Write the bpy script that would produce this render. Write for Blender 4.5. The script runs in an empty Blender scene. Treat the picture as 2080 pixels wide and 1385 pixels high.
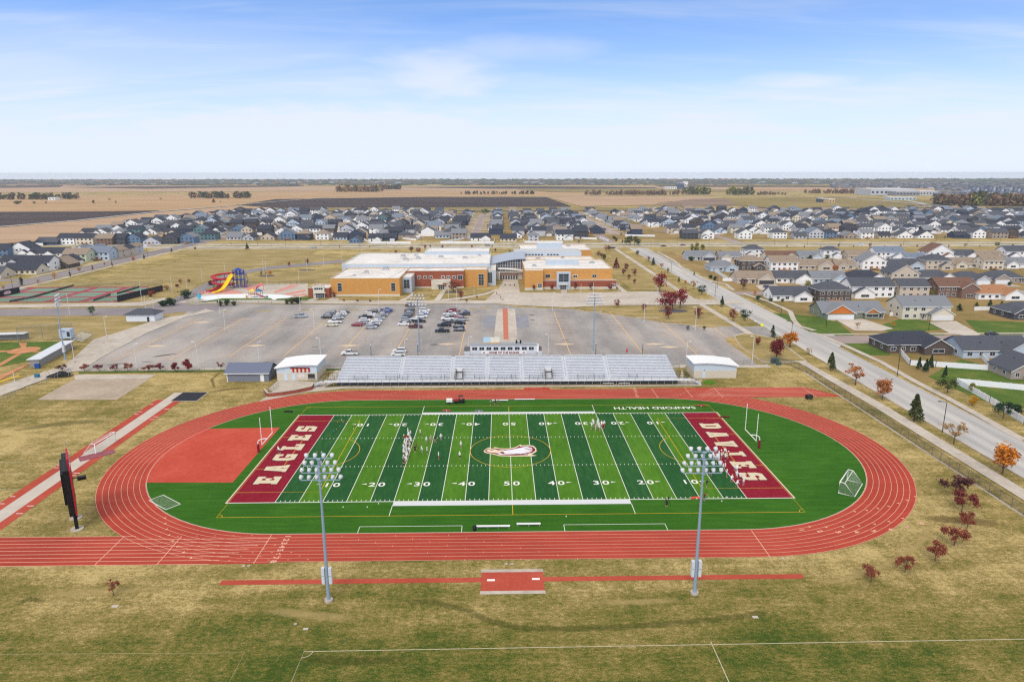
import bpy, math, random
from mathutils import Vector, Matrix
random.seed(7)
S = bpy.context.scene
COL = S.collection
PI = math.pi
# ---------------------------------------------------------------- camera geometry (metres; x right, y away, z up)
CP = Vector((-2.1343, -145.4805, 61.5498)); YAW, PITCH, ROLL, FPX = .0174, .2411, -.001, 1387.
cf = Vector((math.sin(YAW)*math.cos(PITCH), math.cos(YAW)*math.cos(PITCH), -math.sin(PITCH)))
cr0 = Vector((math.cos(YAW), -math.sin(YAW), 0)); cu0 = cr0.cross(cf)
cr = cr0*math.cos(ROLL)+cu0*math.sin(ROLL); cu = cu0*math.cos(ROLL)-cr0*math.sin(ROLL)
def G(px, py, z=0.):
    "where a pixel of the 2080 px photograph meets the ground (or height z)"
    d = cf+cr*((px-1040)/FPX)-cu*((py-692.5)/FPX)
    return CP+d*((z-CP.z)/d.z)
def P2(px, py, z=0.):
    p = G(px, py, z); return (p.x, p.y)
def proj(x, y, z=0):
    d = Vector((x, y, z))-CP; w = d.dot(cf)
    return 1040+FPX*d.dot(cr)/w, 692.5-FPX*d.dot(cu)/w
def HT(px, pb, pt):
    "height of an upright thing standing at (px, pb) whose top shows at row pt"
    g = G(px, pb); lo, hi = 0., 60.
    for _ in range(40):
        m = (lo+hi)/2
        if proj(g.x, g.y, m)[1] > pt: lo = m
        else: hi = m
    return lo
# ---------------------------------------------------------------- colours and materials
def C(r, g, b):
    f = lambda v: ((v/255+.055)/1.055)**2.4 if v > 10 else v/255/12.92
    return (f(r), f(g), f(b), 1)
MATS = {}
def nd(t, k, **kw):
    n = t.nodes.new(k)
    for a, b in kw.items(): setattr(n, a, b)
    return n
def M(name, col, rough=.85, var=.12, scale=2., metal=0., bump=0., spec=.25, stretch=None, coat=0., alpha=1.):
    "plain surface with a little mottling"
    if name in MATS: return MATS[name]
    m = bpy.data.materials.new(name); m.use_nodes = True; t = m.node_tree
    b = t.nodes['Principled BSDF']; L = t.links.new
    b.inputs['Roughness'].default_value = rough; b.inputs['Metallic'].default_value = metal
    b.inputs['Specular IOR Level'].default_value = spec; b.inputs['Coat Weight'].default_value = coat
    b.inputs['Alpha'].default_value = alpha
    m.diffuse_color = col
    if var > 0:
        tc = nd(t, 'ShaderNodeTexCoord'); v = tc.outputs['Object']
        if stretch:
            mp = nd(t, 'ShaderNodeMapping'); mp.inputs['Scale'].default_value = stretch; L(v, mp.inputs['Vector']); v = mp.outputs['Vector']
        n = nd(t, 'ShaderNodeTexNoise'); n.inputs['Scale'].default_value = scale; n.inputs['Detail'].default_value = 5; n.inputs['Roughness'].default_value = .65
        L(v, n.inputs['Vector'])
        r = nd(t, 'ShaderNodeMapRange'); r.inputs['From Min'].default_value = .25; r.inputs['From Max'].default_value = .75
        r.inputs['To Min'].default_value = 1-var; r.inputs['To Max'].default_value = 1+var; L(n.outputs['Fac'], r.inputs['Value'])
        x = nd(t, 'ShaderNodeVectorMath', operation='SCALE'); x.inputs[0].default_value = col[:3]; L(r.outputs['Result'], x.inputs['Scale'])
        L(x.outputs['Vector'], b.inputs['Base Color'])
        if bump:
            bp = nd(t, 'ShaderNodeBump'); bp.inputs['Strength'].default_value = bump; bp.inputs['Distance'].default_value = .05
            L(n.outputs['Fac'], bp.inputs['Height']); L(bp.outputs['Normal'], b.inputs['Normal'])
    else: b.inputs['Base Color'].default_value = col
    MATS[name] = m; return m
def M2(name, stops, layers, rough=.95, bump=0., blend=None, extra=None):
    layers = [(a, b_, c*1.5) for a, b_, c in layers]
    """ground-like surface: several noise layers (scale, stretch xyz, weight) summed and sent through a colour ramp;
    blend = (axis, a, b, weight) adds a slope along a world axis"""
    if name in MATS: return MATS[name]
    m = bpy.data.materials.new(name); m.use_nodes = True; t = m.node_tree; L = t.links.new
    b = t.nodes['Principled BSDF']; b.inputs['Roughness'].default_value = rough; b.inputs['Specular IOR Level'].default_value = .1
    tc = nd(t, 'ShaderNodeTexCoord'); acc = None
    fine = None
    for sc, st, w in layers:
        mp = nd(t, 'ShaderNodeMapping'); mp.inputs['Scale'].default_value = st; L(tc.outputs['Object'], mp.inputs['Vector'])
        n = nd(t, 'ShaderNodeTexNoise'); n.inputs['Scale'].default_value = sc; n.inputs['Detail'].default_value = 4; n.inputs['Roughness'].default_value = .6
        L(mp.outputs['Vector'], n.inputs['Vector'])
        mu = nd(t, 'ShaderNodeMath', operation='MULTIPLY_ADD'); mu.inputs[1].default_value = w; mu.inputs[2].default_value = -w*.5
        L(n.outputs['Fac'], mu.inputs[0])
        if acc is None: acc = mu.outputs[0]
        else:
            a = nd(t, 'ShaderNodeMath', operation='ADD'); L(acc, a.inputs[0]); L(mu.outputs[0], a.inputs[1]); acc = a.outputs[0]
        fine = n
    if blend:
        sp = nd(t, 'ShaderNodeSeparateXYZ'); L(tc.outputs['Object'], sp.inputs[0])
        for ax, p, q, w in blend:
            r = nd(t, 'ShaderNodeMapRange', interpolation_type='SMOOTHSTEP'); r.inputs['From Min'].default_value = p; r.inputs['From Max'].default_value = q
            r.inputs['To Min'].default_value = 0; r.inputs['To Max'].default_value = w; L(sp.outputs[ax], r.inputs['Value'])
            a = nd(t, 'ShaderNodeMath', operation='ADD'); L(acc, a.inputs[0]); L(r.outputs['Result'], a.inputs[1]); acc = a.outputs[0]
    a = nd(t, 'ShaderNodeMath', operation='ADD'); a.inputs[1].default_value = .5 if extra is None else extra; L(acc, a.inputs[0])
    cr_ = nd(t, 'ShaderNodeValToRGB'); e = cr_.color_ramp.elements
    while len(e) < len(stops): e.new(.5)
    for el, (p, c) in zip(e, stops): el.position = p; el.color = c
    L(a.outputs[0], cr_.inputs['Fac']); L(cr_.outputs['Color'], b.inputs['Base Color'])
    if bump:
        bp = nd(t, 'ShaderNodeBump'); bp.inputs['Strength'].default_value = bump; bp.inputs['Distance'].default_value = .15
        L(fine.outputs['Fac'], bp.inputs['Height']); L(bp.outputs['Normal'], b.inputs['Normal'])
    MATS[name] = m; return m
# ---------------------------------------------------------------- mesh builder
class MB:
    def __init__(s): s.v, s.f, s.mi, s.mats, s.M, s.sm = [], [], [], [], None, []
    def k(s, m):
        if m not in s.mats: s.mats.append(m)
        return s.mats.index(m)
    def add(s, pts, faces, m, smooth=False):
        o = len(s.v); T = s.M
        s.v += [tuple(T @ Vector(p)) if T else tuple(p) for p in pts]; i = s.k(m)
        for f in faces: s.f.append([o+q for q in f]); s.mi.append(i); s.sm.append(smooth)
    def quad(s, a, b, c, d, m): s.add([a, b, c, d], [(0, 1, 2, 3)], m)
    def box(s, x0, y0, z0, x1, y1, z1, m, top=None, bottom=True):
        p = [(x0,y0,z0),(x1,y0,z0),(x1,y1,z0),(x0,y1,z0),(x0,y0,z1),(x1,y0,z1),(x1,y1,z1),(x0,y1,z1)]
        f = [(0,1,5,4),(1,2,6,5),(2,3,7,6),(3,0,4,7)]
        if bottom: f.append((3,2,1,0))
        s.add(p, f, m); s.add(p[4:], [(0,1,2,3)], top or m)
    def poly(s, pts, z, m):
        a = sum(pts[i-1][0]*pts[i][1]-pts[i][0]*pts[i-1][1] for i in range(len(pts)))
        if a < 0: pts = pts[::-1]
        s.add([(p[0], p[1], z) for p in pts], [tuple(range(len(pts)))], m)
    def prism(s, pts, z0, z1, m, top=None):
        a = sum(pts[i-1][0]*pts[i][1]-pts[i][0]*pts[i-1][1] for i in range(len(pts)))
        if a < 0: pts = pts[::-1]
        n = len(pts)
        s.add([(p[0],p[1],z0) for p in pts]+[(p[0],p[1],z1) for p in pts], [(i,(i+1)%n,n+(i+1)%n,n+i) for i in range(n)], m)
        s.add([(p[0],p[1],z1) for p in pts], [tuple(range(n))], top or m)
    def tube(s, path, r, m, n=8, smooth=True, cap=True):
        path = [Vector(p) for p in path]; rs = r if isinstance(r, (list, tuple)) else [r]*len(path)
        ring = []
        for i, p in enumerate(path):
            t = (path[min(i+1, len(path)-1)]-path[max(i-1, 0)]).normalized()
            a = t.cross(Vector((0, 0, 1)) if abs(t.z) < .9 else Vector((1, 0, 0))).normalized(); b = t.cross(a)
            ring += [tuple(p+(a*math.cos(2*PI*j/n)+b*math.sin(2*PI*j/n))*rs[i]) for j in range(n)]
        f = [(i*n+j, (i+1)*n+j, (i+1)*n+(j+1)%n, i*n+(j+1)%n) for i in range(len(path)-1) for j in range(n)]
        s.add(ring, f, m, smooth)
        if cap:
            q = (len(path)-1)*n
            s.add(ring[:n], [tuple(range(n))], m); s.add(ring[q:], [tuple(range(n-1, -1, -1))], m)
    def ball(s, c, r, m, n=8, k=5, sz=1.):
        pts = []
        for i in range(k+1):
            a = PI*i/k
            pts += [(c[0]+r*math.sin(a)*math.cos(2*PI*j/n), c[1]+r*math.sin(a)*math.sin(2*PI*j/n), c[2]+r*sz*math.cos(a)) for j in range(n)]
        s.add(pts, [(i*n+j, (i+1)*n+j, (i+1)*n+(j+1)%n, i*n+(j+1)%n) for i in range(k) for j in range(n)], m, True)
    def strip(s, path, w, z, m, closed=False):
        "flat ribbon of width w along a 2-d path"
        n = len(path); L_, R_ = [], []
        for i, p in enumerate(path):
            a = path[(i-1) % n] if closed or i else p; b = path[(i+1) % n] if closed or i < n-1 else p
            dx, dy = b[0]-a[0], b[1]-a[1]; l = math.hypot(dx, dy) or 1
            L_.append((p[0]-dy/l*w/2, p[1]+dx/l*w/2, z)); R_.append((p[0]+dy/l*w/2, p[1]-dx/l*w/2, z))
        q = n if closed else n-1
        s.add(R_+L_, [(i, (i+1) % n, n+(i+1) % n, n+i) for i in range(q)], m)
    def mesh(s, name):
        me = bpy.data.meshes.new(name); me.from_pydata(s.v, [], s.f)
        for m in s.mats: me.materials.append(m)
        me.polygons.foreach_set('material_index', s.mi); me.polygons.foreach_set('use_smooth', s.sm); me.update()
        return me
    def build(s, name, parent=None):
        o = bpy.data.objects.new(name, s.mesh(name)); COL.objects.link(o)
        if parent: o.parent = parent
        return o
def put(name, mesh, parent=None, loc=None, rz=0, sc=None):
    o = bpy.data.objects.new(name, mesh); COL.objects.link(o)
    if parent: o.parent = parent
    if loc is not None: o.location = loc
    o.rotation_euler.z = rz
    if sc is not None: o.scale = sc if isinstance(sc, (tuple, list)) else (sc, sc, sc)
    return o
def tag(o, label, cat, group=None):
    o['label'] = label; o['category'] = cat
    if group: o['group'] = group
    return o
def thing(name, label, cat, loc=(0, 0, 0), rz=0, group=None):
    o = bpy.data.objects.new(name, None); COL.objects.link(o); o.location = loc; o.rotation_euler.z = rz
    return tag(o, label, cat, group)
def struct(o, kind='structure'): o['kind'] = kind; return o
def dup(root, loc, rz, label=None, group=None, sc=None):
    r = root.copy(); COL.objects.link(r); r.location = loc; r.rotation_euler.z = rz
    if sc: r.scale = (sc, sc, sc)
    if label: r['label'] = label
    if group: r['group'] = group
    for ch in root.children:
        c = ch.copy(); COL.objects.link(c); c.parent = r
        for g in ch.children:
            d = g.copy(); COL.objects.link(d); d.parent = c
    return r
def text_mesh(txt, size, m, ext=0., bold=.02, sx=1., sp=1.):
    cu_ = bpy.data.curves.new('lettering', 'FONT'); cu_.body = txt; cu_.size = size; cu_.offset = bold; cu_.extrude = ext
    cu_.align_x = 'CENTER'; cu_.align_y = 'CENTER'; cu_.space_character = sp
    o = bpy.data.objects.new('lettering', cu_); me = bpy.data.meshes.new_from_object(o)
    bpy.data.objects.remove(o); bpy.data.curves.remove(cu_)
    if sx != 1:
        for v in me.vertices: v.co.x *= sx
    me.materials.clear(); me.materials.append(m)
    return me
NUMW = ['first','second','third','fourth','fifth','sixth','seventh','eighth','ninth','tenth','eleventh','twelfth','thirteenth','fourteenth','fifteenth','sixteenth','seventeenth','eighteenth','nineteenth','twentieth']
def nth(i):
    if i < 20: return NUMW[i]
    t = {2:'twenty',3:'thirty',4:'forty',5:'fifty',6:'sixty',7:'seventy'}
    q, r = divmod(i+1, 10)
    return (t[q]+'-'+NUMW[r-1]) if r else {2:'twentieth',3:'thirtieth',4:'fortieth',5:'fiftieth',6:'sixtieth',7:'seventieth'}[q]
# ---------------------------------------------------------------- shared materials
white = M('white_paint', C(232,232,230), .6, .05, 1.)
line_w = M('white_line', C(225,226,222), .8, .08, 3.)
line_y = M('yellow_line', C(214,172,40), .8, .1, 3.)
conc = M2('concrete', [(.2, C(160,152,143)), (.5, C(185,177,167)), (.8, C(203,196,187))], [(.05,(1,1,1),.7), (.6,(1,1,1),.5), (9,(1,1,1),.25)], .9)
road_conc = M2('road_concrete', [(.15, C(140,141,144)), (.5, C(176,175,174)), (.85, C(200,197,191))], [(.25,(1,.03,1),.8), (.03,(1,.5,1),.4), (3,(1,1,1),.25)], .9)
asph = M2('asphalt', [(.1, C(128,126,127)), (.45, C(150,147,146)), (.85, C(173,168,164))], [(.02,(1,1,1),1.1), (.1,(1,.25,1),.9), (1.2,(1,1,1),.6), (9,(1,1,1),.5)], .92)
asph_d = M2('dark_asphalt', [(.1, C(112,108,112)), (.5, C(138,132,136)), (.85, C(155,148,148))], [(.03,(1,1,1),.6), (1.5,(1,1,1),.4)], .92)
steel = M('galvanised_steel', C(150,160,168), .45, .1, 3., .35)
alum = M('aluminium', C(222,224,228), .5, .05, .6)
black = M('black_paint', C(22,22,24), .5, .2, 2.)
dark = M('dark_metal', C(52,53,56), .5, .15, 2.)
glass = M('window_glass', C(45,55,66), .12, .25, .6, 0, 0, .6)
maroon = M('maroon', C(128,22,42), .7, .1, 1.)
# ================================================================ ground, roads and other flat sheets
SH = {}
def sheet(name, pts, z, m, px=True, kind='structure'):
    if name in ('lawn', 'golden_lawn', 'driveway'): SH[name] = SH.get(name, 0)+1; z += .003*SH[name]
    b = MB(); b.poly([P2(*p) for p in pts] if px else pts, z, m); o = b.build(name); o['kind'] = kind; return o
DRY = C(148,131,82); DRY2 = C(124,114,60); OLI = C(96,99,42); GRN = C(62,82,28); STRAW = C(190,170,116)
grass = M2('dry_grass', [(.0, GRN), (.22, OLI), (.42, DRY2), (.62, DRY), (.9, STRAW)],
           [(.02,(1,1.4,1),.75), (.07,(1,2.,1),.6), (.5,(.05,1,1),.3), (.5,(.9,.06,1),.25), (.35,(.8,1.2,1),.45), (1.6,(.8,1.2,1),.75), (5,(1,1,1),.95)],
           bump=.9, blend=[(1, -96, -58, .33), (1, -66, -50, .24), (1, 150, 420, .06)], extra=.05)
b = MB()
gx = [-6200,-3500,-2000,-1200,-700,-400,-200,-100,0,100,200,400,700,1200,2000,3500,6200]
gy = [-500,-250,-160,-100,-50,0,50,100,200,300,450,700,1000,1500,2200,3300,4800,6600]
n = len(gx)
b.add([(x, y, 0) for y in gy for x in gx], [(j*n+i, j*n+i+1, (j+1)*n+i+1, (j+1)*n+i) for j in range(len(gy)-1) for i in range(n-1)], grass)
struct(b.build('ground'))
# far farmland
tan = M2('stubble_field', [(.1, C(154,124,90)), (.5, C(174,144,106)), (.9, C(190,162,124))], [(.004,(1,3,1),.8), (.03,(.3,2,1),.5)])
tan2 = M2('pale_stubble_field', [(.1, C(156,128,102)), (.5, C(174,147,120)), (.9, C(190,164,136))], [(.004,(1,3,1),.8), (.04,(.3,3,1),.6)])
soil = M2('ploughed_field', [(.1, C(52,44,44)), (.5, C(68,58,58)), (.9, C(86,74,70))], [(.005,(1,3,1),.8), (.03,(.3,3,1),.5)])
weedy = M2('rough_meadow', [(.1, C(104,96,56)), (.5, C(134,120,72)), (.9, C(160,140,92))], [(.004,(1,3,1),.9), (.03,(.4,2,1),.6)])
dirt = M2('bare_dirt', [(.1, C(92,78,70)), (.5, C(132,112,98)), (.9, C(172,150,128))], [(.008,(1,3,1),1.), (.04,(.5,3,1),.7)])
K = [0]
def fld(pts, m, z=.35):
    K[0] += 1; sheet('field', pts, z+.02*K[0], m)
fld([(-400,400),(300,397),(700,386),(1190,388),(1200,399),(900,400),(560,405),(480,417),(330,429),(-400,434)], tan)
fld([(-60,374),(700,380),(1350,378),(2400,383),(2400,388),(1190,389),(700,388),(200,391),(-200,392)], tan2, .6)
fld([(-400,433),(0,431),(200,430),(325,428),(260,437),(150,448),(0,461),(-400,478)], soil)
fld([(-400,482),(0,463),(160,449),(330,431),(480,419),(570,423),(430,436),(330,448),(205,470),(75,491),(-60,500),(-400,520)], tan2)
fld([(490,417),(560,405),(830,401),(1110,401),(1160,419),(1150,423),(560,423)], soil)
fld([(1115,402),(1200,399),(1420,400),(1470,404),(1340,412),(1330,417),(1180,420)], tan2, .5)
fld([(1330,417),(1400,405),(1480,403),(1700,412),(1640,421),(1500,418),(1390,421)], dirt, .5)
fld([(800,381),(1080,379),(1330,381),(1340,384),(1000,384)], soil, .9)
fld([(1050,385),(1340,383),(1530,387),(1530,389),(1300,391),(1120,391)], weedy, .9)
fld([(1330,377),(1720,378),(1760,381),(1340,380)], soil, .9)
fld([(1480,381),(1760,383),(1775,388),(1500,386)], tan, .9)
fld([(-60,378),(130,377),(120,381),(-60,383)], soil, .9)
fld([(120,381),(240,380),(600,377),(620,379),(300,384)], soil, .95)
fld([(1470,404),(1700,400),(2100,415),(2400,425),(2400,436),(2080,432),(1640,430),(1500,418)], weedy, .4)
fld([(640,423),(1190,421),(1300,424),(1290,429),(640,429)], weedy, .4)
b = MB()
for pts, w in ([[(-400,480),(0,462),(160,449),(330,430),(480,418)], 9], [[(480,417),(700,399),(1190,399)], 9], [[(1190,398),(1450,397),(1720,402),(1960,424),(2300,438)], 10],
               [[(1720,388),(1800,399),(1900,420)], 9], [[(620,429),(1280,427)], 8]):
    b.strip([P2(*p) for p in pts], w, 1.0, road_conc)
struct(b.build('country_road'))
wood = M2('wooded_plain', [(.1, C(60,66,62)), (.5, C(84,88,82)), (.9, C(118,112,104))], [(.004,(1,4,1),1.), (.02,(.4,3,1),.8)])
fld([(-900,365.2),(3000,365.2),(3000,375.5),(1000,374.5),(-900,377)], wood, 1.2)
fld([(1690,376),(3000,376),(3000,403),(1930,400),(1910,384),(1720,379)], wood, 1.3)
# estates
lawn = M2('estate_lawn', [(.1, C(92,94,48)), (.35, C(128,112,68)), (.65, C(152,128,84)), (.9, C(172,148,106))], [(.02,(1,1,1),.9), (.15,(1,1,1),.5)])
lawn_g = M2('green_lawn', [(.1, C(58,84,32)), (.5, C(82,106,42)), (.9, C(122,120,60))], [(.1,(1,1,1),.8), (1.2,(1,1,1),.4), (8,(1,1,1),.2)])
lawn_d = M2('golden_lawn', [(.1, C(122,112,66)), (.5, C(152,135,88)), (.9, C(178,158,116))], [(.05,(1,2.5,1),1.), (.6,(1,1,1),.4), (6,(1,1,1),.2)])
sheet('estate_ground', [(-436,505),(-480,730),(-462,960),(-270,1045),(-150,1030),(230,1020),(560,1000),(1050,990),(1000,520),(470,505)], .06, lawn, px=False)
sheet('estate_ground', [(-300,250),(-305,430),(-520,430),(-520,180)], .05, lawn, px=False)
sheet('estate_ground', [(124,50),(124,400),(560,400),(560,50)], .05, lawn, px=False)
# cross road (divided by a grass median), avenue, side road, estate streets
b = MB()
for y0, y1, m in ((441,451,road_conc), (462,470,road_conc)): b.box(-700,y0,-.1,900,y1,.07,m)
b.box(-700,476,-.1,900,478.5,.09,conc); b.box(-270,429,-.1,100,432,.09,conc)
struct(b.build('cross_road'))
sheet('golden_verge', [(-262,395),(-262,428),(-150,428),(-150,395)], .04, lawn_d, px=False)
sheet('golden_verge', [(135,372),(135,432),(560,432),(560,400)], .06, lawn_d, px=False)
b = MB(); b.poly([(106.4,-120),(106.4,430),(120.4,430),(120.4,118),(123,114.5),(128,112),(128,97),(123,95.5),(120.4,92),(120.4,-120)], .075, road_conc)
b.box(118,115,0,119,116,.01,road_conc); struct(b.build('avenue'))
b = MB()
for x0, x1 in ((106.0,106.4),(120.4,120.8)):
    for y0, y1 in ((-120,84),(118,196),(228,428)) if x0 < 110 else ((-120,92),(118,428)): b.box(x0,y0,-.1,x1,y1,.2,conc)
struct(b.build('kerb'))
sheet('side_road', [(-284,150),(-284,560),(-270,560),(-270,150)], .075, asph_d, px=False)
b = MB(); b.box(-289,272,-.1,-286.5,440,.1,conc); b.box(-268,150,-.1,-265.5,432,.1,conc); struct(b.build('side_path'))
# estate streets
st = M2('estate_street', [(.1, C(136,124,122)), (.5, C(154,140,138)), (.9, C(168,158,154))], [(.05,(1,1,1),.7), (1.,(1,1,1),.4)])
b = MB()
b.box(123,98,-.1,560,110,.14,st); b.box(121,202,-.1,560,212,.14,st); b.box(150,300,-.1,560,309,.14,st)
b.box(121,112,-.1,560,113.6,.15,conc); b.box(150,94,-.1,560,95.6,.15,conc)
b.box(-520,258,-.1,-284,267,.08,asph_d); b.box(-520,345,-.1,-300,353,.08,st)
for x, y0, y1 in ((-28,505,930),(118,560,940),(98,478,560),(-273,500,700)): b.box(x-5,y0,-.1,x+5,y1,.1,st)
for y in (600,690,780,870,960): b.box(-450,y-4,-.1,-120,y+4,.085,st); b.box(165,y-4,-.1,1000,y+4,.085,st)
b.box(210,470,-.1,219,960,.088,st); b.box(-120,560,-.1,-111,980,.088,st)
struct(b.build('estate_street'))
# meandering path beside the estate
b = MB(); b.strip([P2(*p) for p in [(1336,512),(1370,530),(1385,545),(1400,560)]], 2.2, .16, conc)
b.strip([P2(*p) for p in [(1415,560),(1440,570),(1475,578),(1490,590)]], 2.2, .16, conc)
b.strip([P2(*p) for p in [(1510,597),(1560,612),(1605,633),(1612,650),(1622,662),(1655,672)]], 2.2, .16, conc)
b.strip([P2(*p) for p in [(1665,680),(1720,704),(1790,736),(1860,776),(1930,812),(2080,895)]], 2.2, .16, conc)
struct(b.build('footpath'))
# lawns of the nearer houses
for pts in ([(1565,635),(1680,645),(1705,665),(1600,655)], [(1612,662),(1700,652),(1716,665),(1755,700),(1660,690)], [(1808,655),(1840,645),(1880,652),(1925,668),(1850,676),(1765,668)], [(1790,670),(1850,672),(1910,678),(1930,684),(1830,682)],
            [(1960,650),(2080,655),(2080,690),(1990,680)], [(1690,690),(1800,688),(1808,722),(1760,722)], [(1885,765),(1950,730),(2080,760),(2080,830),(1990,812)], [(1660,575),(1730,565),(1720,595)]):
    sheet('lawn', pts, .068, lawn_g)
for pts in ([(1700,651),(1752,648),(1815,668),(1790,673),(1735,672)], [(1886,655),(1942,653),(1992,680),(1975,684),(1930,678)], [(1960,692),(2080,700),(2080,712),(1950,705)], [(1534,580),(1576,577),(1590,590),(1545,590)], [(1630,577),(1652,575),(1662,590),(1640,590)]):
    sheet('driveway', pts, .15, conc)
# school grounds
sheet('parking_lot', [(165,750),(205,722),(300,672),(372,641),(380,633),(440,632),(470,617),(760,620),(1000,617),(1060,625),(1160,628),(1260,641),(1345,655),(1425,662),(1500,664),(1560,662),(1590,684),(1500,683),(1476,686),(1474,694),(1505,714),(1535,737),(1535,741),(700,747)], .05, asph)
sheet('school_drive', [(-60,642),(-60,629),(160,626),(290,625),(345,610),(425,572),(465,553),(560,540),(700,528),(702,533),(560,546),(470,560),(442,577),(400,600),(380,619),(470,617.5),(440,632.2),(380,633.2),(300,641)], .045, asph_d)
b = MB()
for pts in ([(-60,620),(160,617),(290,614),(335,605),(345,609),(290,622),(160,623.5),(-60,627)], [(380,619),(446,611),(700,611),(1004,611),(1004,617),(760,618.6),(470,615.8)],
            [(0,805),(0,785),(60,765),(125,745),(150,728),(190,690),(235,677),(330,646),(395,637),(418,628),(438,632.5),(380,643),(300,676),(205,727),(165,754),(130,758),(60,783)],
            [(985,612),(1011,588),(1020,576),(1023,563),(1051,563),(1056,594),(1152,596),(1340,592),(1400,605),(1425,609),(1425,611.5),(1360,600),(1300,617),(1260,620),(1167,624),(1152,625),(1052,621),(1000,617)],
            [(1260,595.5),(1340,592),(1405,607),(1425,609),(1500,610),(1512,617),(1445,619.5),(1260,620.5)],
            [(690,612),(660,612),(676,604),(686,604)], [(640,611),(622,611),(646,603),(657,603)], [(810,611),(826,604),(838,594),(843,594),(832,606),(822,612)], [(880,612),(900,588),(908,588),(893,612)],
            [(893,609),(940,604),(985,596),(1008,588),(1012,590),(990,599),(945,607),(900,612)], [(1140,596.5),(1140,589),(1152,589),(1152,596.5)], [(1240,570),(1246,570),(1276,595),(1264,595)]):
    b.poly([P2(*p) for p in pts], .15+.003*len(b.f), conc)
b.box(-140,67,-.1,86,70.3,.1,conc)
b.poly([(94.6,111.1),(92.5,200),(92.5,430),(95.5,430),(95.5,200),(97.4,111.1)], .14, conc); b.poly([(98.9,-120),(98.7,30),(97.3,72),(94.6,111),(97.4,111),(100.2,72),(102.3,30),(102.5,-120)], .144, conc)
b.poly([P2(*p) for p in [(150,762),(165,761),(318,761),(300,769),(152,771)]], .055, conc)
struct(b.build('pavement'))
b = MB(); b.poly([P2(*p) for p in [(1010,627),(1046,627),(1052,696),(1002,696)]], .075, conc); struct(b.build('plaza_walk'))
brick_p = M('brick_paving', C(186,112,88), .9, .18, 1.5)
sheet('plaza_walk', [(1021,627),(1031,627),(1033,690),(1023,690)], .09, brick_p)
blue_g = M2('sealed_asphalt', [(.2, C(128,130,140)), (.8, C(150,152,162))], [(.3,(1,1,1),1.)])
for pts in ([(984,641),(1007,641),(1005,665),(980,665)], [(1048,641),(1072,641),(1076,666),(1049,666)]): sheet('sealed_bay', pts, .056, blue_g)
concd = M2('sand_court', [(.1, C(150,137,122)), (.5, C(170,156,140)), (.9, C(186,172,156))], [(.1,(1,1,1),.9), (.8,(1,1,1),.5), (5,(1,1,1),.3)])
sheet('gravel_court', [(75,812),(237,812),(306,768),(150,771)], .03, concd)
for pts in ([(392,616),(452,606),(550,606),(555,609),(470,610)], [(562,607),(610,604),(640,603),(625,611),(560,610)], [(652,611),(690,604),(812,606),(800,611)], [(836,607),(850,592),(880,592),(872,608)]):
    sheet('lawn', pts, .052, lawn_g if len(pts) != 4 else lawn_d)
for pts in ([(900,606),(910,592),(995,587),(1005,587),(985,594),(940,602)], [(905,612),(985,598),(1003,597),(1003,609),(985,611)], [(1056,594),(1052,566),(1064,566),(1066,592),(1140,592),(1140,596)], [(1153,592),(1255,590),(1275,595),(1153,596)],
            [(1167,625),(1260,622),(1445,621),(1500,660),(1420,659),(1340,652),(1250,637)], [(1270,512),(1424,608),(1390,603),(1340,590),(1285,590),(1245,560),(1230,530)], [(1230,512),(1262,512),(1400,600),(1360,596)]):
    sheet('lawn', pts, .053, lawn_d)
for pts in ([(0,632+12),(160,641),(300,642),(420,630),(395,636),(330,650),(235,677),(190,690),(130,685),(0,683)], [(0,614),(240,611),(300,600),(330,603),(270,617),(0,623)], [(310,620),(350,606),(425,568),(340,580),(280,607)], [(490,579),(480,566),(565,552),(690,545),(690,562),(640,575),(560,579)],
            [(300,585),(340,575),(425,568),(465,549),(560,536),(720,526),(600,512),(430,510),(330,540),(190,568)]):
    sheet('golden_lawn', pts, .018, lawn_d)
b = MB()   # islands in the parking lot, raised kerb with soil and grass
for cx, cy, w, d in ((-110.5,165,9,3),(-91,166,9,3),(-71,166,9,3),(-53,166,5,3),(-35.5,166,4,3),(-15,167,5,3),(-9,170,7,3),(11,170,7,3),(39.5,160,10,3),(62,146,10,3),(-128,163,5,3),(83,127,13,4),(107,0,0,0)):
    if not w: continue
    pts = [(cx+w/2*math.cos(a)*1., cy+d/2*math.sin(a)) for a in [i*2*PI/20 for i in range(20)]]
    b.prism(pts, 0, .17, conc); b.poly([(cx+(x-cx)*.86, cy+(y-cy)*.8) for x, y in pts], .18, lawn_d)
struct(b.build('traffic_island'))
b = MB(); q = [P2(*p) for p in [(1490,682),(1510,677),(1540,680),(1580,690),(1640,735),(1560,737),(1545,735),(1520,715),(1500,700)]]
b.prism(q, 0, .16, conc); cx = sum(p[0] for p in q)/len(q); cy = sum(p[1] for p in q)/len(q)
b.poly([(cx+(x-cx)*.95, cy+(y-cy)*.95) for x, y in q], .17, lawn_d); struct(b.build('traffic_island'))
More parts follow.
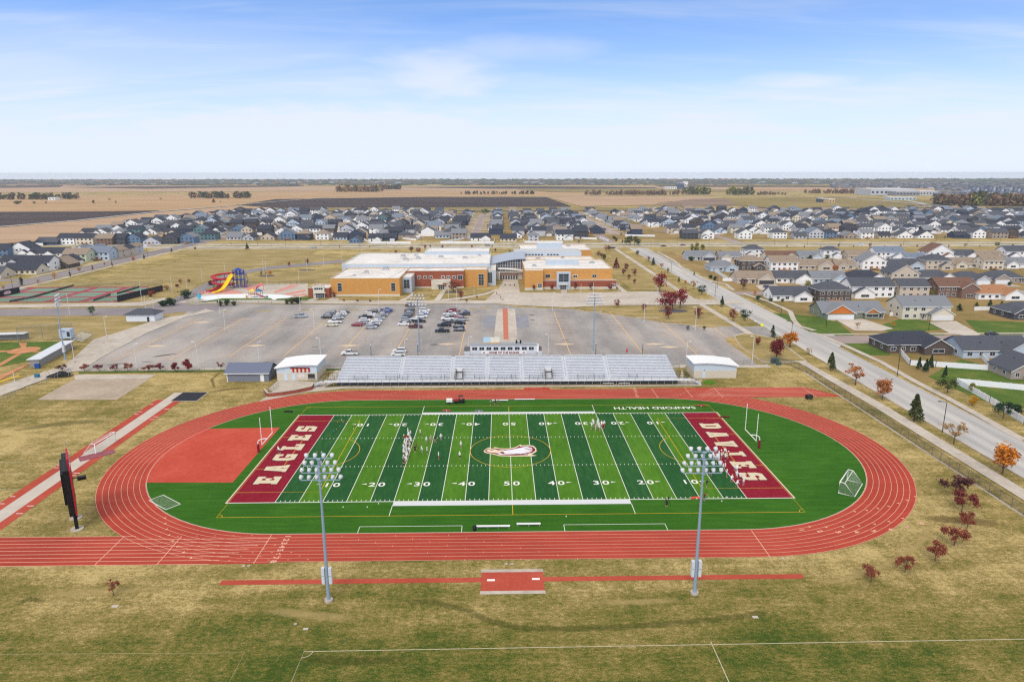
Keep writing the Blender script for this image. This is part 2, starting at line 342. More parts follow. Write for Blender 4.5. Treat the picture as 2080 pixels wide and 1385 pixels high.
# parking bay lines
ly = M('parking_line', C(222,180,112), .9, .2, 1.); ly2 = M('faded_line', C(208,176,150), .9, .15, 1.)
b = MB()
for x in (-133,-114.5,-96,-77.2,-58.1,-39.3,-16.5,22.3,47.8,66.5,85):
    b.box(x-.13,84 if x>-100 else 80,.03,x+.13,160 if abs(x) < 60 else 150,.062,ly)
    for y in range(82 if x > -100 else 78, 158 if abs(x) < 60 else 148, 3):
        b.box(x-5.4,y-.13,.03,x-.2,y+.13,.06,ly2); b.box(x+.2,y-.13,.03,x+5.4,y+.13,.06,ly2)
struct(b.build('parking_line'))
pat = M('tar_patch', C(92,88,86), .9, .25, 2.); patp = M('pale_patch', C(205,185,160), .9, .15, 2.)
b = MB()
for px, py, w, d, r in ((235,740,9,1.2,.5),(333,722,9,2,.6),(1440,640,1,1,0),(300,735,5,.8,.1),(885,700,5,2,.3),(1080,640,3,2,.2),(1082,650,3,1.5,.4),(640,720,4,.8,.3),(545,735,5,.8,.4),(1385,660,3,1,0),(640,705,3,1,.2),(1150,690,3,1,.3)):
    p = G(px, py); b.M = Matrix.Translation((p.x,p.y,0)) @ Matrix.Rotation(r,4,'Z')
    b.poly([(w/2*math.cos(a)*random.uniform(.7,1), d/2*math.sin(a)*random.uniform(.7,1)) for a in [i*2*PI/11 for i in range(11)]], .063, pat)
for px, py in ((710,702),(908,699),(1146,699),(520,702),(1330,699),(318,703),(1360,705),(410,655)):
    p = G(px, py); b.M = Matrix.Translation((p.x,p.y,0)); b.poly([(-4,0),(0,-1.6),(4,0),(0,1.6)], .064, patp)
struct(b.build('asphalt_patch'))
# tennis courts, splash pad
tr = M('court_red', C(152,70,78), .9, .12, .6); tg = M('court_green', C(112,140,122), .9, .12, .6)
b = MB(); b.poly([(-285,189),(-190,189),(-198,236),(-268,236)], .05, tr)
for i in range(5):
    for j in range(3):
        x = -275+i*17; y = 191+j*15; b.poly([(x,y),(x+13,y),(x+13,y+11),(x,y+11)], .06, tg)
        b.box(x+.4,y+1,.05,x+12.6,y+1.1,.065,line_w); b.box(x+.4,y+9.8,.05,x+12.6,y+9.9,.065,line_w)
struct(b.build('tennis_court'))
pk = M('pink_concrete', C(200,142,132), .9, .12, .6); pool = M('white_pool_floor', C(226,232,236), .6, .05, .4)
b = MB(); b.poly([P2(*p) for p in [(360,615),(452,585),(480,578),(625,576),(625,600),(560,616),(400,617)]], .055, conc)
for pts in ([(400,594),(445,585),(480,590),(500,598),(400,597)], [(485,579),(530,579),(515,595),(510,594)], [(555,593),(590,579),(610,579),(560,596)], [(575,597),(620,588),(622,592),(585,600)], [(590,600),(623,596),(623,600),(600,602)]):
    b.poly([P2(*p) for p in pts], .062, pk)
b.poly([(G(500,604).x+40*.55*math.cos(a)*1.05, G(500,604).y+12*math.sin(a)*.8) for a in [i*PI/14 for i in range(28)]], .07, pool)
b.poly([P2(*p) for p in [(400,604),(450,598),(500,597),(500,611),(420,612)]], .068, pool)
struct(b.build('splash_pad'))
# softball infield
clay = M2('infield_clay', [(.2, C(176,118,82)), (.8, C(200,146,108))], [(.3,(1,1,1),1.)])
b = MB(); p = G(49,712); b.poly([(p.x+5*math.cos(a), p.y+5*math.sin(a)) for a in [i*PI/12 for i in range(24)]], .135, clay)
for pts in ([(38,697),(55,697),(50,712),(46,712)], [(-60,714),(50,711),(50,714),(-60,718)], [(50,711),(105,717),(100,719),(50,714)], [(44,714),(52,714),(0,745),(-30,765),(-60,770)], [(70,735),(30,750),(-10,768),(-30,785),(0,772)]):
    b.poly([P2(*q) for q in pts], .105+.004*len(b.f), clay)
struct(b.build('infield_clay'))
sheet('lawn', [(0,696),(125,694),(110,715),(52,735),(0,745)], .045, lawn_g)
sheet('lawn', [(160,755),(700,749),(700,752),(160,759)], .05, lawn_g)
sheet('yellow_fence_line', [(-10,777),(38,762),(40,764),(-10,780)], .07, line_y)
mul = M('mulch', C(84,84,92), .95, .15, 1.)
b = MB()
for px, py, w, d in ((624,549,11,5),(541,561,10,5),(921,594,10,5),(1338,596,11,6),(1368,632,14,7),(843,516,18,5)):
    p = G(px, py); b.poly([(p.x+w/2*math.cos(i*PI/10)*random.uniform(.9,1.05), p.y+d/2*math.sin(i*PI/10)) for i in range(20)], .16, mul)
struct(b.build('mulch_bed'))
# ================================================================ running track and football field
track_m = M2('running_track', [(.05, C(138,54,43)), (.5, C(168,67,53)), (.92, C(190,88,70))], [(.03,(1,1,1),.7), (.3,(.4,2,1),.4), (4,(1,1,1),.3), (14,(1,1,1),.2)], .9)
HS = 42.2
def oval(r, n=40):
    p = [(HS+r*math.cos(a), r*math.sin(a)) for a in [-PI/2+i*PI/n for i in range(n+1)]]
    return [(x-1.2, y) for x, y in p]+[(-x+.4, -y) for x, y in p]
b = MB(); b.poly(oval(45.3), .03, track_m)
b.poly([(-40,-45.7),(-96,-45.7),(-96,-36.6),(-40,-36.6)][::-1], .026, track_m)
b.poly([(40,36.7),(95,36.7),(88,45.7),(40,45.7)], .026, track_m)
track = struct(b.build('running_track'))
b = MB(); pink = M('lane_line', C(222,172,152), .85, .15, 1.)
for k in range(9): b.strip(oval(36.5+k*1.09), .08, .045, pink, True)
b.strip(oval(36.35), .09, .05, M('inner_kerb', C(206,196,186), .8), True)
for k in range(1, 9):
    y = 36.62+k*1.133
    b.box(-95,-y-.05,.02,-40-k*1.2,-y+.05,.0452,pink); b.box(52+k,y-.05,.02,93-k*.6,y+.05,.0452,pink)
b.box(-95,-36.67,.02,-66,-36.57,.0452,pink)
for x in (-68,-58,-92): b.box(x-.06,-45.6,.02,x+.06,-36.7,.049,pink)
b.box(-42.5,-45.6,.02,-42.38,-36.7,.049,pink)
for x in (42.2,52,60.6,87): b.box(x-.06,36.7,.02,x+.06,45.6,.049,pink)
b.box(42.1,-45.6,.02,42.22,-36.7,.049,pink)
for k in range(8):        # stagger marks and arrow heads along the lanes
    for a0, da in ((-2.2,.045), (-.95,.05), (-1.28,.06)):
        r = 37.2+k*1.133; a = a0+da*k*1.2
        sx = HS if math.cos(a) > 0 else -HS
        x, y = sx+r*math.cos(a), r*math.sin(a); tx, ty = -math.sin(a), math.cos(a); nx, ny = math.cos(a), math.sin(a)
        b.poly([(x-nx*.34, y-ny*.34), (x+nx*.34, y+ny*.34), (x+tx*.4+nx*.1, y+ty*.4+ny*.1)], .051, M('arrow_mark', C(222,182,142), .8))
    for i in range(6):
        x = -62+i*3.2+k*1.7; y = -37.2-k*1.133+.5; b.box(x,y-.04,.02,x+.35,y+.04,.0505,pink)
        if i > 2: continue
        x = -30+i*9.3+k*3.1; b.box(x,-37.2-k*1.133-.3,.02,x+.07,-37.2-k*1.133+.1,.0505,pink)
    for x in (-38,-25,-12,55,47): b.box(x+k*1.1,37.2+k*1.133-.3,.02,x+.08+k*1.1,37.2+k*1.133+.3,.0505,pink)
struct(b.build('lane_line', track))
def letters(txt, size, m, x, y, z, rz, bold=.03, sx=1., parent=None, name='lettering', sp=1.):
    me = text_mesh(txt, size, m, 0, bold, sx, sp)
    return put(name, me, parent, (x, y, z), rz)
for k in range(8):
    letters(str(k+1), 1.35, pink, -39.4, -37.2-k*1.133, .056, -PI/2, .04, 1.1, track, 'lane_number')
    a = -PI/2+.16+k*.075; r = 37.2+k*1.133
    letters(str(k+1), 1.3, pink, HS+3+r*math.cos(a), r*math.sin(a), .056, a, .04, 1.1, track, 'lane_number')
    letters(str(k+1), 1.1, pink, 36.5+k*.1, 37.2+k*1.133, .056, PI/2, .04, 1.1, track, 'lane_number')
# the turf
YD = .9144; FX = 60*YD; FY = 53.333*YD/2
turf = M2('artificial_turf', [(.1, C(52,94,20)), (.5, C(72,118,28)), (.9, C(96,138,48))], [(.05,(1,1,1),.5), (.6,(2,.4,1),.5), (5,(1,1,1),.3), (15,(1,1,1),.3)], .95)
turf_o = M2('outer_turf', [(.1, C(34,78,16)), (.5, C(50,98,22)), (.9, C(72,118,36))], [(.05,(1,1,1),.5), (.5,(.3,2,1),.5), (5,(1,1,1),.3), (15,(1,1,1),.3)], .95)
turf_d = M2('dark_turf', [(.1, C(22,68,30)), (.5, C(36,84,42)), (.9, C(58,104,54))], [(.05,(1,1,1),.5), (.6,(2,.4,1),.5), (5,(1,1,1),.3), (15,(1,1,1),.3)], .95)
turf_m = M2('maroon_turf', [(.1, C(112,16,34)), (.5, C(130,24,44)), (.9, C(148,42,58))], [(.08,(1,1,1),.5), (1.,(1,1,1),.4), (12,(1,1,1),.4)], .95)
tanm = M('tan_turf', C(206,194,168), .9, .06, 4.); shadowm = M('dark_maroon_turf', C(72,16,26), .9, .1, 2.)
b = MB(); b.poly(oval(36.3), .035, turf_o)
field = b.build('football_field'); struct(field)
b = MB()
for i in range(20):
    x = -50*YD+i*5*YD; b.poly([(x,-FY),(x+5*YD,-FY),(x+5*YD,FY),(x,FY)], .042, turf_d if (i//1) in (0,2,4,6,8,11,13,15,17,19) else turf)
b.build('turf_stripe', field)
b = MB()
for s in (-1, 1):
    x0, x1 = sorted((s*50*YD, s*60*YD)); b.poly([(x0,-FY),(x1,-FY),(x1,FY),(x0,FY)], .043, turf_m)
b.build('end_zone', field)
redp = M2('red_apron', [(.1, C(164,62,48)), (.5, C(184,76,60)), (.9, C(200,98,82))], [(.06,(1,1,1),.8), (.8,(1,1,1),.4), (8,(1,1,1),.2)], .9)
b = MB(); p = [(x, y) for x, y in [(-57.2,15.6)]+[(-HS-36.4*math.cos(a), 36.4*math.sin(a)) for a in [.43-i*.86/10 for i in range(11)]]+[(-54.6,-15.5),(-57.2,.0)]]
b.poly([(-60,15.6)]+p[1:12]+[(-57.2,-15.5),(-57.2,15.6)], .047, redp); b.build('red_apron', field)
b = MB()
for i in range(21):
    x = -50*YD+i*5*YD; b.box(x-.06,-FY,.03,x+.06,FY,.052,line_w)
for y in (-FY, FY): b.box(-FX-.35,y-.2 if y < 0 else y,.03,FX+.35,y if y < 0 else y+.2,.053,line_w)
for x in (-FX, FX): b.box(x-.3 if x < 0 else x,-FY,.03,x if x < 0 else x+.3,FY,.0535,tanm)
for i in range(-49, 50):
    x = i*YD
    if i % 5 == 0:
        for y in (-8.1, 8.1): b.box(x-.35,y-.05,.03,x+.35,y+.05,.0545,line_w)
        continue
    for y0, y1 in ((-FY+.15,-FY+.75),(FY-.75,FY-.15),(-8.4,-7.8),(7.8,8.4)): b.box(x-.05,y0,.03,x+.05,y1,.0525,line_w)
for x in (-47*YD, 47*YD): b.box(x-.05,-.5,.03,x+.05,.5,.0525,line_w)
cw = M('coach_box', C(205,208,214), .85, .06, 3.)
b.box(-22.9,-FY-1.9,.03,22.8,-FY-.2,.0535,cw); b.box(-22.9,FY+.2,.03,22.8,FY+1.5,.0535,cw)
for x in (-22.9, 22.8):
    b.box(x-.06,-30.3,.03,x+.06,-FY-1.9,.0535,line_w); b.box(x-.06,FY+1.5,.03,x+.06,31,.0535,line_w)
for x0 in (-27.5, 9.1):
    b.box(x0,-34.1,.03,x0+18.3,-34.0,.053,line_w)
    for x in (x0, x0+18.3): b.box(x-.05,-36.3,.03,x+.05,-34.1,.0535,line_w)
b.build('white_line', field)
b = MB(); q = [(-54.6,-30.2),(54.6,-30.2),(54.6,30.7),(-54.6,30.7)]; b.strip(q, .12, .0565, line_y, True)
b.strip([(9.15*math.cos(a), 9.15*math.sin(a)) for a in [i*PI/32 for i in range(64)]], .12, .0575, line_y, True)
for y in (-30.2, FY+1.5): b.box(-.06,y+.1,.03,.06,y+4.0,.0567,line_y)
for s in (-1, 1):
    b.strip([(s*54.6,-20.1),(s*38.2,-20.1),(s*38.2,20.1),(s*54.6,20.1)], .12, .0562, line_y)
    b.strip([(s*54.6,-9.15),(s*49.2,-9.15),(s*49.2,9.15),(s*54.6,9.15)], .12, .0563, line_y)
    c = s*43.6; b.strip([(c-s*9.15*math.cos(a), 9.15*math.sin(a)) for a in [-.92+i*1.84/20 for i in range(21)]], .12, .0571, line_y)
    for yy, sg in ((-30.2,1),(30.7,-1)): b.strip([(s*54.6-s*1.*math.cos(a), yy+sg*1.*math.sin(a)) for a in [i*PI/16 for i in range(9)]], .1, .0572, line_y)
b.build('yellow_line', field)
for i, n in enumerate((10,20,30,40,50,40,30,20,10)):
    x = (-40+i*10)*YD
    for s in (-1, 1):
        for k, ch in enumerate(str(n)):
            o = letters(ch, 2.5, line_w, x+(-.98 if k == 0 else .98)*(1 if s < 0 else -1), s*17.1, .058+.001*k, 0 if s < 0 else PI, .045, 1.15, field, 'yard_number')
        if n != 50:
            d = -1 if i < 4 else 1; bb = MB(); x0 = x+d*2.1; yy = s*17.1+.35
            bb.poly([(x0, yy+.25), (x0, yy-.25), (x0+d*1.15, yy)], .058, line_w); bb.build('yard_arrow', field)
GL = {'E': ['r.5 1.7 2.5 5.3','r0 0 5 1.7','r0 5.3 5 7','r2.5 2.9 3.2 4.1','r3.2 2.5 3.9 4.5','r3.7 1.7 5 2.3','r3.7 4.7 5 5.3'],
 'A': ['r1.1 6 3.9 7','q.4 1.2 2.25 1.2 2.5 6 1.1 6','q2.75 1.2 4.6 1.2 3.9 6 2.5 6','q2.3 2.2 2.7 2.2 2.6 3.6 2.4 3.6','r0 0 2.42 1.2','r2.58 0 5 1.2'],
 'G': ['r0 1.6 2 5.4','q0 5.4 5 5.4 5 7 .8 7','r3.5 4.5 5 5.4','q.8 0 5 0 5 1.6 0 1.6','r3.2 1.6 5 3.5','r2.5 2.3 3.2 3.5'],
 'L': ['r.7 1.6 2.7 5.8','r0 5.8 3.4 7','r0 0 5 1.6','r3.4 1.6 5 3'],
 'S': ['q0 5.4 5 5.4 5 7 .8 7','r3.4 4.8 5 5.4','r0 4.3 2 5.4','q0 2.7 5 2.7 5 4.3 0 4.3','r3 1.6 5 2.7','q0 0 4.2 0 5 1.6 0 1.6','r0 1.6 1.6 2.2'],
 'D': ['r.5 1.5 2.3 5.5','q0 5.5 5 5.5 4.2 7 0 7','q0 0 4.2 0 5 1.5 0 1.5','r3.1 1.5 5 5.5'],
 'I': ['r.6 0 4.4 1.3','r.6 5.7 4.4 7','r1.5 1.3 3.5 5.7']}
GL['V'] = ['r1.1 0 3.9 1','q.4 5.8 2.25 5.8 2.5 1 1.1 1','q2.75 5.8 4.6 5.8 3.9 1 2.5 1','r0 5.8 2.42 7','r2.58 5.8 5 7']
def slab(ch, m, wx, wy):
    b = MB()
    for g in GL[ch]:
        v = [float(t) for t in g[1:].split()]
        p = [(v[0],v[1]),(v[2],v[1]),(v[2],v[3]),(v[0],v[3])] if g[0] == 'r' else list(zip(v[::2], v[1::2]))
        b.poly([((x-2.5)*wx, (y-3.5)*wy) for x, y in p], 0, m)
    return b.mesh('end_zone_letter')
for txt, s in (('EAGLES', -1), ('DAVIES', 1)):
    for i, ch in enumerate(txt):
        y = (-14.6+i*5.85)*(1 if s < 0 else -1); rz = PI/2 if s < 0 else -PI/2
        put('end_zone_letter', slab(ch, tanm, .72, .70), field, (s*50.35, y, .06), rz)
        put('letter_outline', slab(ch, shadowm, .78, .745), field, (s*50.35-.0, y-.1, .0581), rz)
letters('SANFORD HEALTH', 2.6, line_w, 39.3, 28.4, .058, PI, .035, 1.0, field, 'sponsor_lettering')
# eagle head emblem at midfield
def L2(pts): return [P2(960+x/11.556, 880+y/11.556) for x, y in pts]
bone = M('cream_turf', C(222,206,182), .9, .06, 3.); ew = M('white_turf', C(222,222,230), .9, .06, 3.); em = M('emblem_maroon', C(120,28,38), .9, .1, 2.)
b = MB()
b.poly(L2([(255,420),(330,355),(400,330),(435,372),(470,362),(520,325),(640,355),(830,360),(1000,330),(1120,265),(1150,285),(1300,280),(1420,290),(1480,340),(1500,370),(1490,400),(1515,410),(1470,450),(1400,490),(1360,500),(1510,525),(1380,540),(880,545),(620,535),(500,500),(350,475),(280,450)]), .0590, bone)
b.poly(L2([(285,420),(330,378),(385,350),(400,382),(465,390),(505,350),(640,372),(840,380),(1010,347),(1112,292),(1110,312),(1300,296),(1400,310),(1470,370),(1468,410),(1400,460),(1310,474),(1300,513),(880,526),(620,513),(500,480),(350,458)]), .0605, em)
b.poly(L2([(325,420),(350,385),(380,372),(400,396),(470,404),(510,372),(560,385),(680,392),(740,396),(680,435),(640,450),(560,465),(470,455),(350,440)]), .062, bone)
b.poly(L2([(560,475),(640,462),(720,488),(900,492),(1140,500),(1290,480),(1296,492),(880,506),(640,500)]), .0625, ew)
b.poly(L2([(690,428),(740,404),(880,392),(1080,350),(1290,306),(1350,316),(1180,362),(1380,332),(1404,352),(1200,384),(1400,372),(1404,392),(1210,412),(1398,404),(1396,424),(1220,436),(1370,434),(1330,452),(1140,484),(730,478),(760,462)]), .0635, ew)
b.poly(L2([(545,392),(640,396),(690,402),(600,408)]), .0635, em)
b.build('eagle_emblem', field)
# long jump runway on the left, triple jump pit in front
trk2 = M2('faded_track', [(.1, C(150,64,52)), (.5, C(172,76,60)), (.9, C(190,96,80))], [(.08,(1,1,1),.8), (2.,(1,1,1),.4)], .9)
b = MB(); b.box(-98.6,-60,.0,-91.2,38,.03,trk2); b.box(-96.4,-60,.0,-93.2,44.4,.034,M2('runway_grey', [(.2, C(178,170,160)), (.8, C(200,192,184))], [(.2,(1,1,1),.8), (3,(1,1,1),.3)]))
b.box(-94.0,36.8,.01,-86.9,44.4,.06,M('landing_mat', C(30,32,42), .7, .2, 2.)); b.box(-94.2,36.6,.0,-86.7,44.6,.04,conc)
for y in (-34,-28,-25,-11.5,-10.3,22,24,30): b.box(-92.6,y,.02,-91.3,y+.18,.045,line_w); b.box(-98.5,y+4,.02,-97.5,y+4.18,.045,line_w)
struct(b.build('jump_runway'))
b = MB(); b.box(-45.7,-51.5,.0,45.2,-50.3,.03,trk2); b.box(-5.3,-54.6,.01,4.4,-48.2,.036,trk2)
b.box(-5.4,-48.9,.02,4.5,-48.1,.05,conc); b.box(-5.4,-54.7,.02,4.5,-53.9,.05,conc)
b.box(-4.4,-51.3,.02,-3.2,-50.8,.05,white); b.box(2.6,-51.1,.02,3.8,-50.6,.05,white)
struct(b.build('jump_runway'))
# white lines and slabs on the practice grass
wl = M('faded_white_line', C(186,180,156), .9, .3, 1.5)
b = MB()
for p in ([(-28.5,-95),(-28.4,-66.9),(75,-66.2)], [(26.1,-66),(26.1,-90)]): b.strip(p, .12, .02, wl)
b.strip([(-75,-66.6),(-36.2,-67),(-35.9,-95)], .1, .02, M('worn_white_line', C(150,142,100), .9, .35, 1.5))
b.strip([(-28.4+1.2*math.cos(a), -66.9+1.2*math.sin(a)) for a in [-PI/2+i*PI/16 for i in range(9)]], .1, .024, wl)
for px, py in ((0,938),(0,962),(0,993)): p = G(px, py); b.strip([(p.x-10, p.y), (p.x+6, p.y-.3)], .12, .02, wl)
struct(b.build('pitch_line'))
b = MB()
for px, py, w in ((234,1231,.9),(621,1277,.7),(1534,1253,.8),(600,1267,.4),(1028,1145,.5),(1040,1145,.5),(1590,1134,.5),(1600,1133,.5),(495,1149,.5),(505,1149,.5)):
    p = G(px, py); b.box(p.x-w/2,p.y-w*.3,-.02,p.x+w/2,p.y+w*.3,.07,conc)
struct(b.build('utility_slab'))
# ================================================================ stadium furniture
def goalpost(s, label):
    t = thing('goal_post', label, 'goal post', (s*57.2, .2, 0), 0 if s > 0 else PI)
    b = MB(); b.tube([(0,0,0),(0,0,2.0)], .28, maroon, 12); b.build('pad', t)
    b = MB(); b.tube([(0,0,1.9),(0,0,2.4)]+[(-1.9+1.9*math.cos(a), 0, 2.4+.9*math.sin(a)) for a in [i*PI/16 for i in range(1, 9)]]+[(-2.2,0,3.3)], .11, white, 10); b.build('gooseneck', t)
    b = MB(); b.tube([(-2.2,-3.55,3.3),(-2.2,3.55,3.3)], .1, white, 10); b.build('crossbar', t)
    for q in (-1, 1):
        b = MB(); b.tube([(-2.2,q*3.5,3.3),(-2.2,q*3.5,9.6)], .08, white, 8); b.build('upright', t)
goalpost(-1, 'white football goal post with maroon padded base at the EAGLES end zone')
goalpost(1, 'white football goal post with maroon padded base at the DAVIES end zone')
netm = bpy.data.materials.new('netting'); netm.use_nodes = True; t_ = netm.node_tree; pb = t_.nodes['Principled BSDF']
pb.inputs['Base Color'].default_value = C(190,200,190); pb.inputs['Roughness'].default_value = .9
def lattice(m, sx, sy, fill, lo=.06):
    "mesh cloth / chain-link: thin threads with gaps between them"
    t = m.node_tree; L = t.links.new; tc = nd(t, 'ShaderNodeTexCoord'); sp = nd(t, 'ShaderNodeSeparateXYZ'); L(tc.outputs['Object'], sp.inputs[0])
    su = nd(t, 'ShaderNodeMath', operation='ADD'); L(sp.outputs[0], su.inputs[0]); L(sp.outputs[1], su.inputs[1])
    outs = []
    for q in (1, -1):
        a = nd(t, 'ShaderNodeMath', operation='MULTIPLY_ADD'); a.inputs[1].default_value = q; L(sp.outputs[2], a.inputs[0]); L(su.outputs[0], a.inputs[2])
        w = nd(t, 'ShaderNodeMath', operation='PINGPONG'); w.inputs[1].default_value = sx; L(a.outputs[0], w.inputs[0])
        c = nd(t, 'ShaderNodeMath', operation='LESS_THAN'); c.inputs[1].default_value = sx*fill; L(w.outputs[0], c.inputs[0]); outs.append(c.outputs[0])
    mx = nd(t, 'ShaderNodeMath', operation='MAXIMUM'); L(outs[0], mx.inputs[0]); L(outs[1], mx.inputs[1])
    L(mx.outputs[0], t.nodes['Principled BSDF'].inputs['Alpha'])
lattice(netm, .12, .12, .07)
def soccer_goal(px, py, rz, label, flat=False, w=7.3, h=2.4, d=2.9):
    p = G(px, py); t = thing('soccer_goal', label, 'soccer goal', (p.x, p.y, 0), rz, 'soccer goals')
    b = MB(); r = .06 if flat else .11
    if flat: b.tube([(-w/2,0,.1),(w/2,0,.1)], r, white); b.tube([(-w/2,0,.1),(-w/2,-h,.1)], r, white); b.tube([(w/2,0,.1),(w/2,-h,.1)], r, white); b.tube([(-w/2,-h,.1),(w/2,-h,.1)], r, white)
    else:
        b.tube([(-w/2,0,0),(-w/2,0,h),(w/2,0,h),(w/2,0,0)], r, white)
        for s in (-1, 1):
            b.tube([(s*w/2,0,h),(s*w/2,-.9,h),(s*w/2,-d,.06),(s*w/2,0,.06)], r*.7, white)
        b.tube([(-w/2,-d,.06),(w/2,-d,.06)], r*.7, white); b.tube([(-w/2,-.9,h),(w/2,-.9,h)], r*.6, white)
    b.build('frame', t); b = MB()
    if flat: b.quad((-w/2,0,.2),(w/2,0,.2),(w/2,-h,.16),(-w/2,-h,.16), netm)
    else:
        b.quad((-w/2,-.9,h),(w/2,-.9,h),(w/2,-d,.06),(-w/2,-d,.06), netm); b.quad((-w/2,0,h),(w/2,0,h),(w/2,-.9,h),(-w/2,-.9,h), netm)
        for s in (-1, 1): b.add([(s*w/2,0,h),(s*w/2,-.9,h),(s*w/2,-d,.06),(s*w/2,0,.06)], [(0,1,2,3)], netm)
    b.build('net', t)
soccer_goal(1712, 988, .9, 'white soccer goal with net on the turf beside the right bend of the track')
soccer_goal(349, 1015, -.65, 'soccer goal laid flat on its face at the left bend of the track', True, 6.4, 2.8)
soccer_goal(216, 909, -1.66, 'white soccer goal standing across the grey jump runway')
soccer_goal(186, 926, .78, 'crumpled maroon net frame spread on the runway below the white goal', True, 6.5, 2.2)
bpy.data.objects.remove([o for o in bpy.data.objects if o.name.startswith('soccer_goal')][-1].children[1]); q = [o for o in bpy.data.objects if o.name.startswith('soccer_goal')][-1]
for c in list(q.children): bpy.data.objects.remove(c)
bpy.data.objects.remove(q)
b = MB(); mrn = M('maroon_mat', C(142,82,92), .9, .3, 1.); p = G(195, 925)
b.M = Matrix.Translation((p.x, p.y, 0)) @ Matrix.Rotation(.72, 4, 'Z')
b.prism([(-3.4,-1.6),(3.6,-1.4),(3.7,1.3),(-3.2,1.5)], 0, .12, mrn); tag(b.build('ground_mat'), 'rumpled maroon mat lying on the runway under the white goal', 'mat')
# floodlights
whl = M('lamp_housing', C(204,207,213), .35, .04, 2.); lens = M('lamp_lens', C(190,190,200), .2, .1, 2.); polem = M('blue_grey_pole', C(142,160,178), .5, .06, 1.)
def floodlight(x, y, h, label, rz, boxes=True):
    t = thing('floodlight_mast', label, 'floodlight', (x, y, 0), rz, 'floodlight masts round the field')
    b = MB(); b.tube([(0,0,0),(0,0,.35)], .62, conc, 14); b.build('concrete_base', t)
    b = MB(); b.tube([(0,0,.3),(0,0,h*.5),(0,0,h)], [.28,.21,.13], polem, 12); b.build('pole', t)
    for i, (n, w) in enumerate(((4,3.6),(5,4.3),(6,5.2),(6,5.6))):
        z = h-i*1.1; c = MB(); c.box(-w/2,-.32,z-.06,w/2,-.2,z+.06,polem); c.box(-.25,-.2,z-.1,.25,.2,z+.1,polem); ca = c.build('crossarm', t)
        for j in range(n):
            lx = -w/2+w*j/(n-1); l = MB(); a = random.uniform(-.5,.5)
            l.M = Matrix.Translation((lx,-.55,z+.3)) @ Matrix.Rotation(a,4,'Z') @ Matrix.Rotation(-.75,4,'X')
            l.tube([(0,.33,0),(0,.30,0),(0,.2,0),(0,.05,0),(0,-.12,0),(0,-.26,0)], [.04,.14,.23,.29,.31,.31], whl, 12); l.tube([(0,-.25,0),(0,-.28,0)], .27, lens, 10)
            l.build('lamp', ca)
    if boxes:
        for sx_ in (-1, 1):
            for k in range(2):
                b = MB(); b.box(sx_*.52-.22,-.3,3.0+k*1.35,sx_*.52+.22,.3,4.2+k*1.35,whl); b.box(sx_*.3-.12,-.1,3.4+k*1.35,sx_*.3+.12,.1,3.7+k*1.35,polem); b.build('ballast_box', t)
floodlight(-27.78, -55.9, 22.6, 'tall blue-grey floodlight mast in front of the track, beside the EAGLES end', PI)
floodlight(26.9, -55.1, 22.8, 'tall blue-grey floodlight mast in front of the track, beside the DAVIES end', PI)
floodlight(30.68, 87.8, 20.6, 'floodlight mast behind the grandstand, on the avenue side of the press box', 0, False)
floodlight(-30.62, 87.0, 20.4, 'floodlight mast behind the grandstand, beside the parked cars', 0, False)
p = G(133, 732); floodlight(p.x, p.y, 22., 'floodlight mast over the softball dugout and small metal bleacher', PI*.6, True)
# scoreboard seen nearly edge-on
t = thing('scoreboard', 'tall black scoreboard with red face on two posts, seen edge-on beside the track', 'scoreboard', (-77.3,-33.6,0), .572)
ang = math.atan2(-31.0+33.6+3.3, .0-1.4)
for k in (0, 1):
    lx, ly_ = -.9+.35, k*4.9
    b = MB(); b.box(lx-.28,ly_-.35,.1,lx+.28,ly_+.35,11.,black); b.build('post', t)
    b = MB(); b.tube([(lx,ly_,-.05),(lx,ly_,.18)], 1.05, conc, 18); b.build('footing', t)
red = M('red_panel', C(172,30,44), .5, .15, .6)
b = MB(); b.box(-1.3,-1.0,3.0,-.35,8.6,11.6,black); b.box(-1.7,-.2,5.0,-1.3,7.8,10.8,black); b.build('cabinet', t)
b = MB(); b.box(-.345,-1.0,3.0,-.12,8.6,11.6,red); b.box(-.5,.8,11.62,-.2,6.8,13.0,red); b.build('face_panel', t)
b = MB()
for y, z, w, h in ((-.4,3.4,1.5,.9),(1.6,3.4,1.5,.9),(3.8,3.4,2,.9),(6.4,3.4,1.6,.9),(-.4,6.,3.6,2.2),(4.2,6.,3.8,2.2)): b.box(-.12,y,z,-.09,y+w,z+h,M('score_display', C(30,26,30), .3)) 
b.build('display', t)
b = MB()
for k in range(5): b.box(-.13,.2+k*1.6,11.7,-.08,1.0+k*1.6,12.4,white)
b.tube([(-.35,7.4,11.6),(-.35,7.4,14.4)], .03, steel, 5); b.build('top_trim', t)
b = MB(); b.box(-.12,5.0,7.6,.9,5.15,7.75,black); b.box(.6,4.6,7.2,2.0,5.6,7.7,black); b.build('loudspeaker_arm', t)
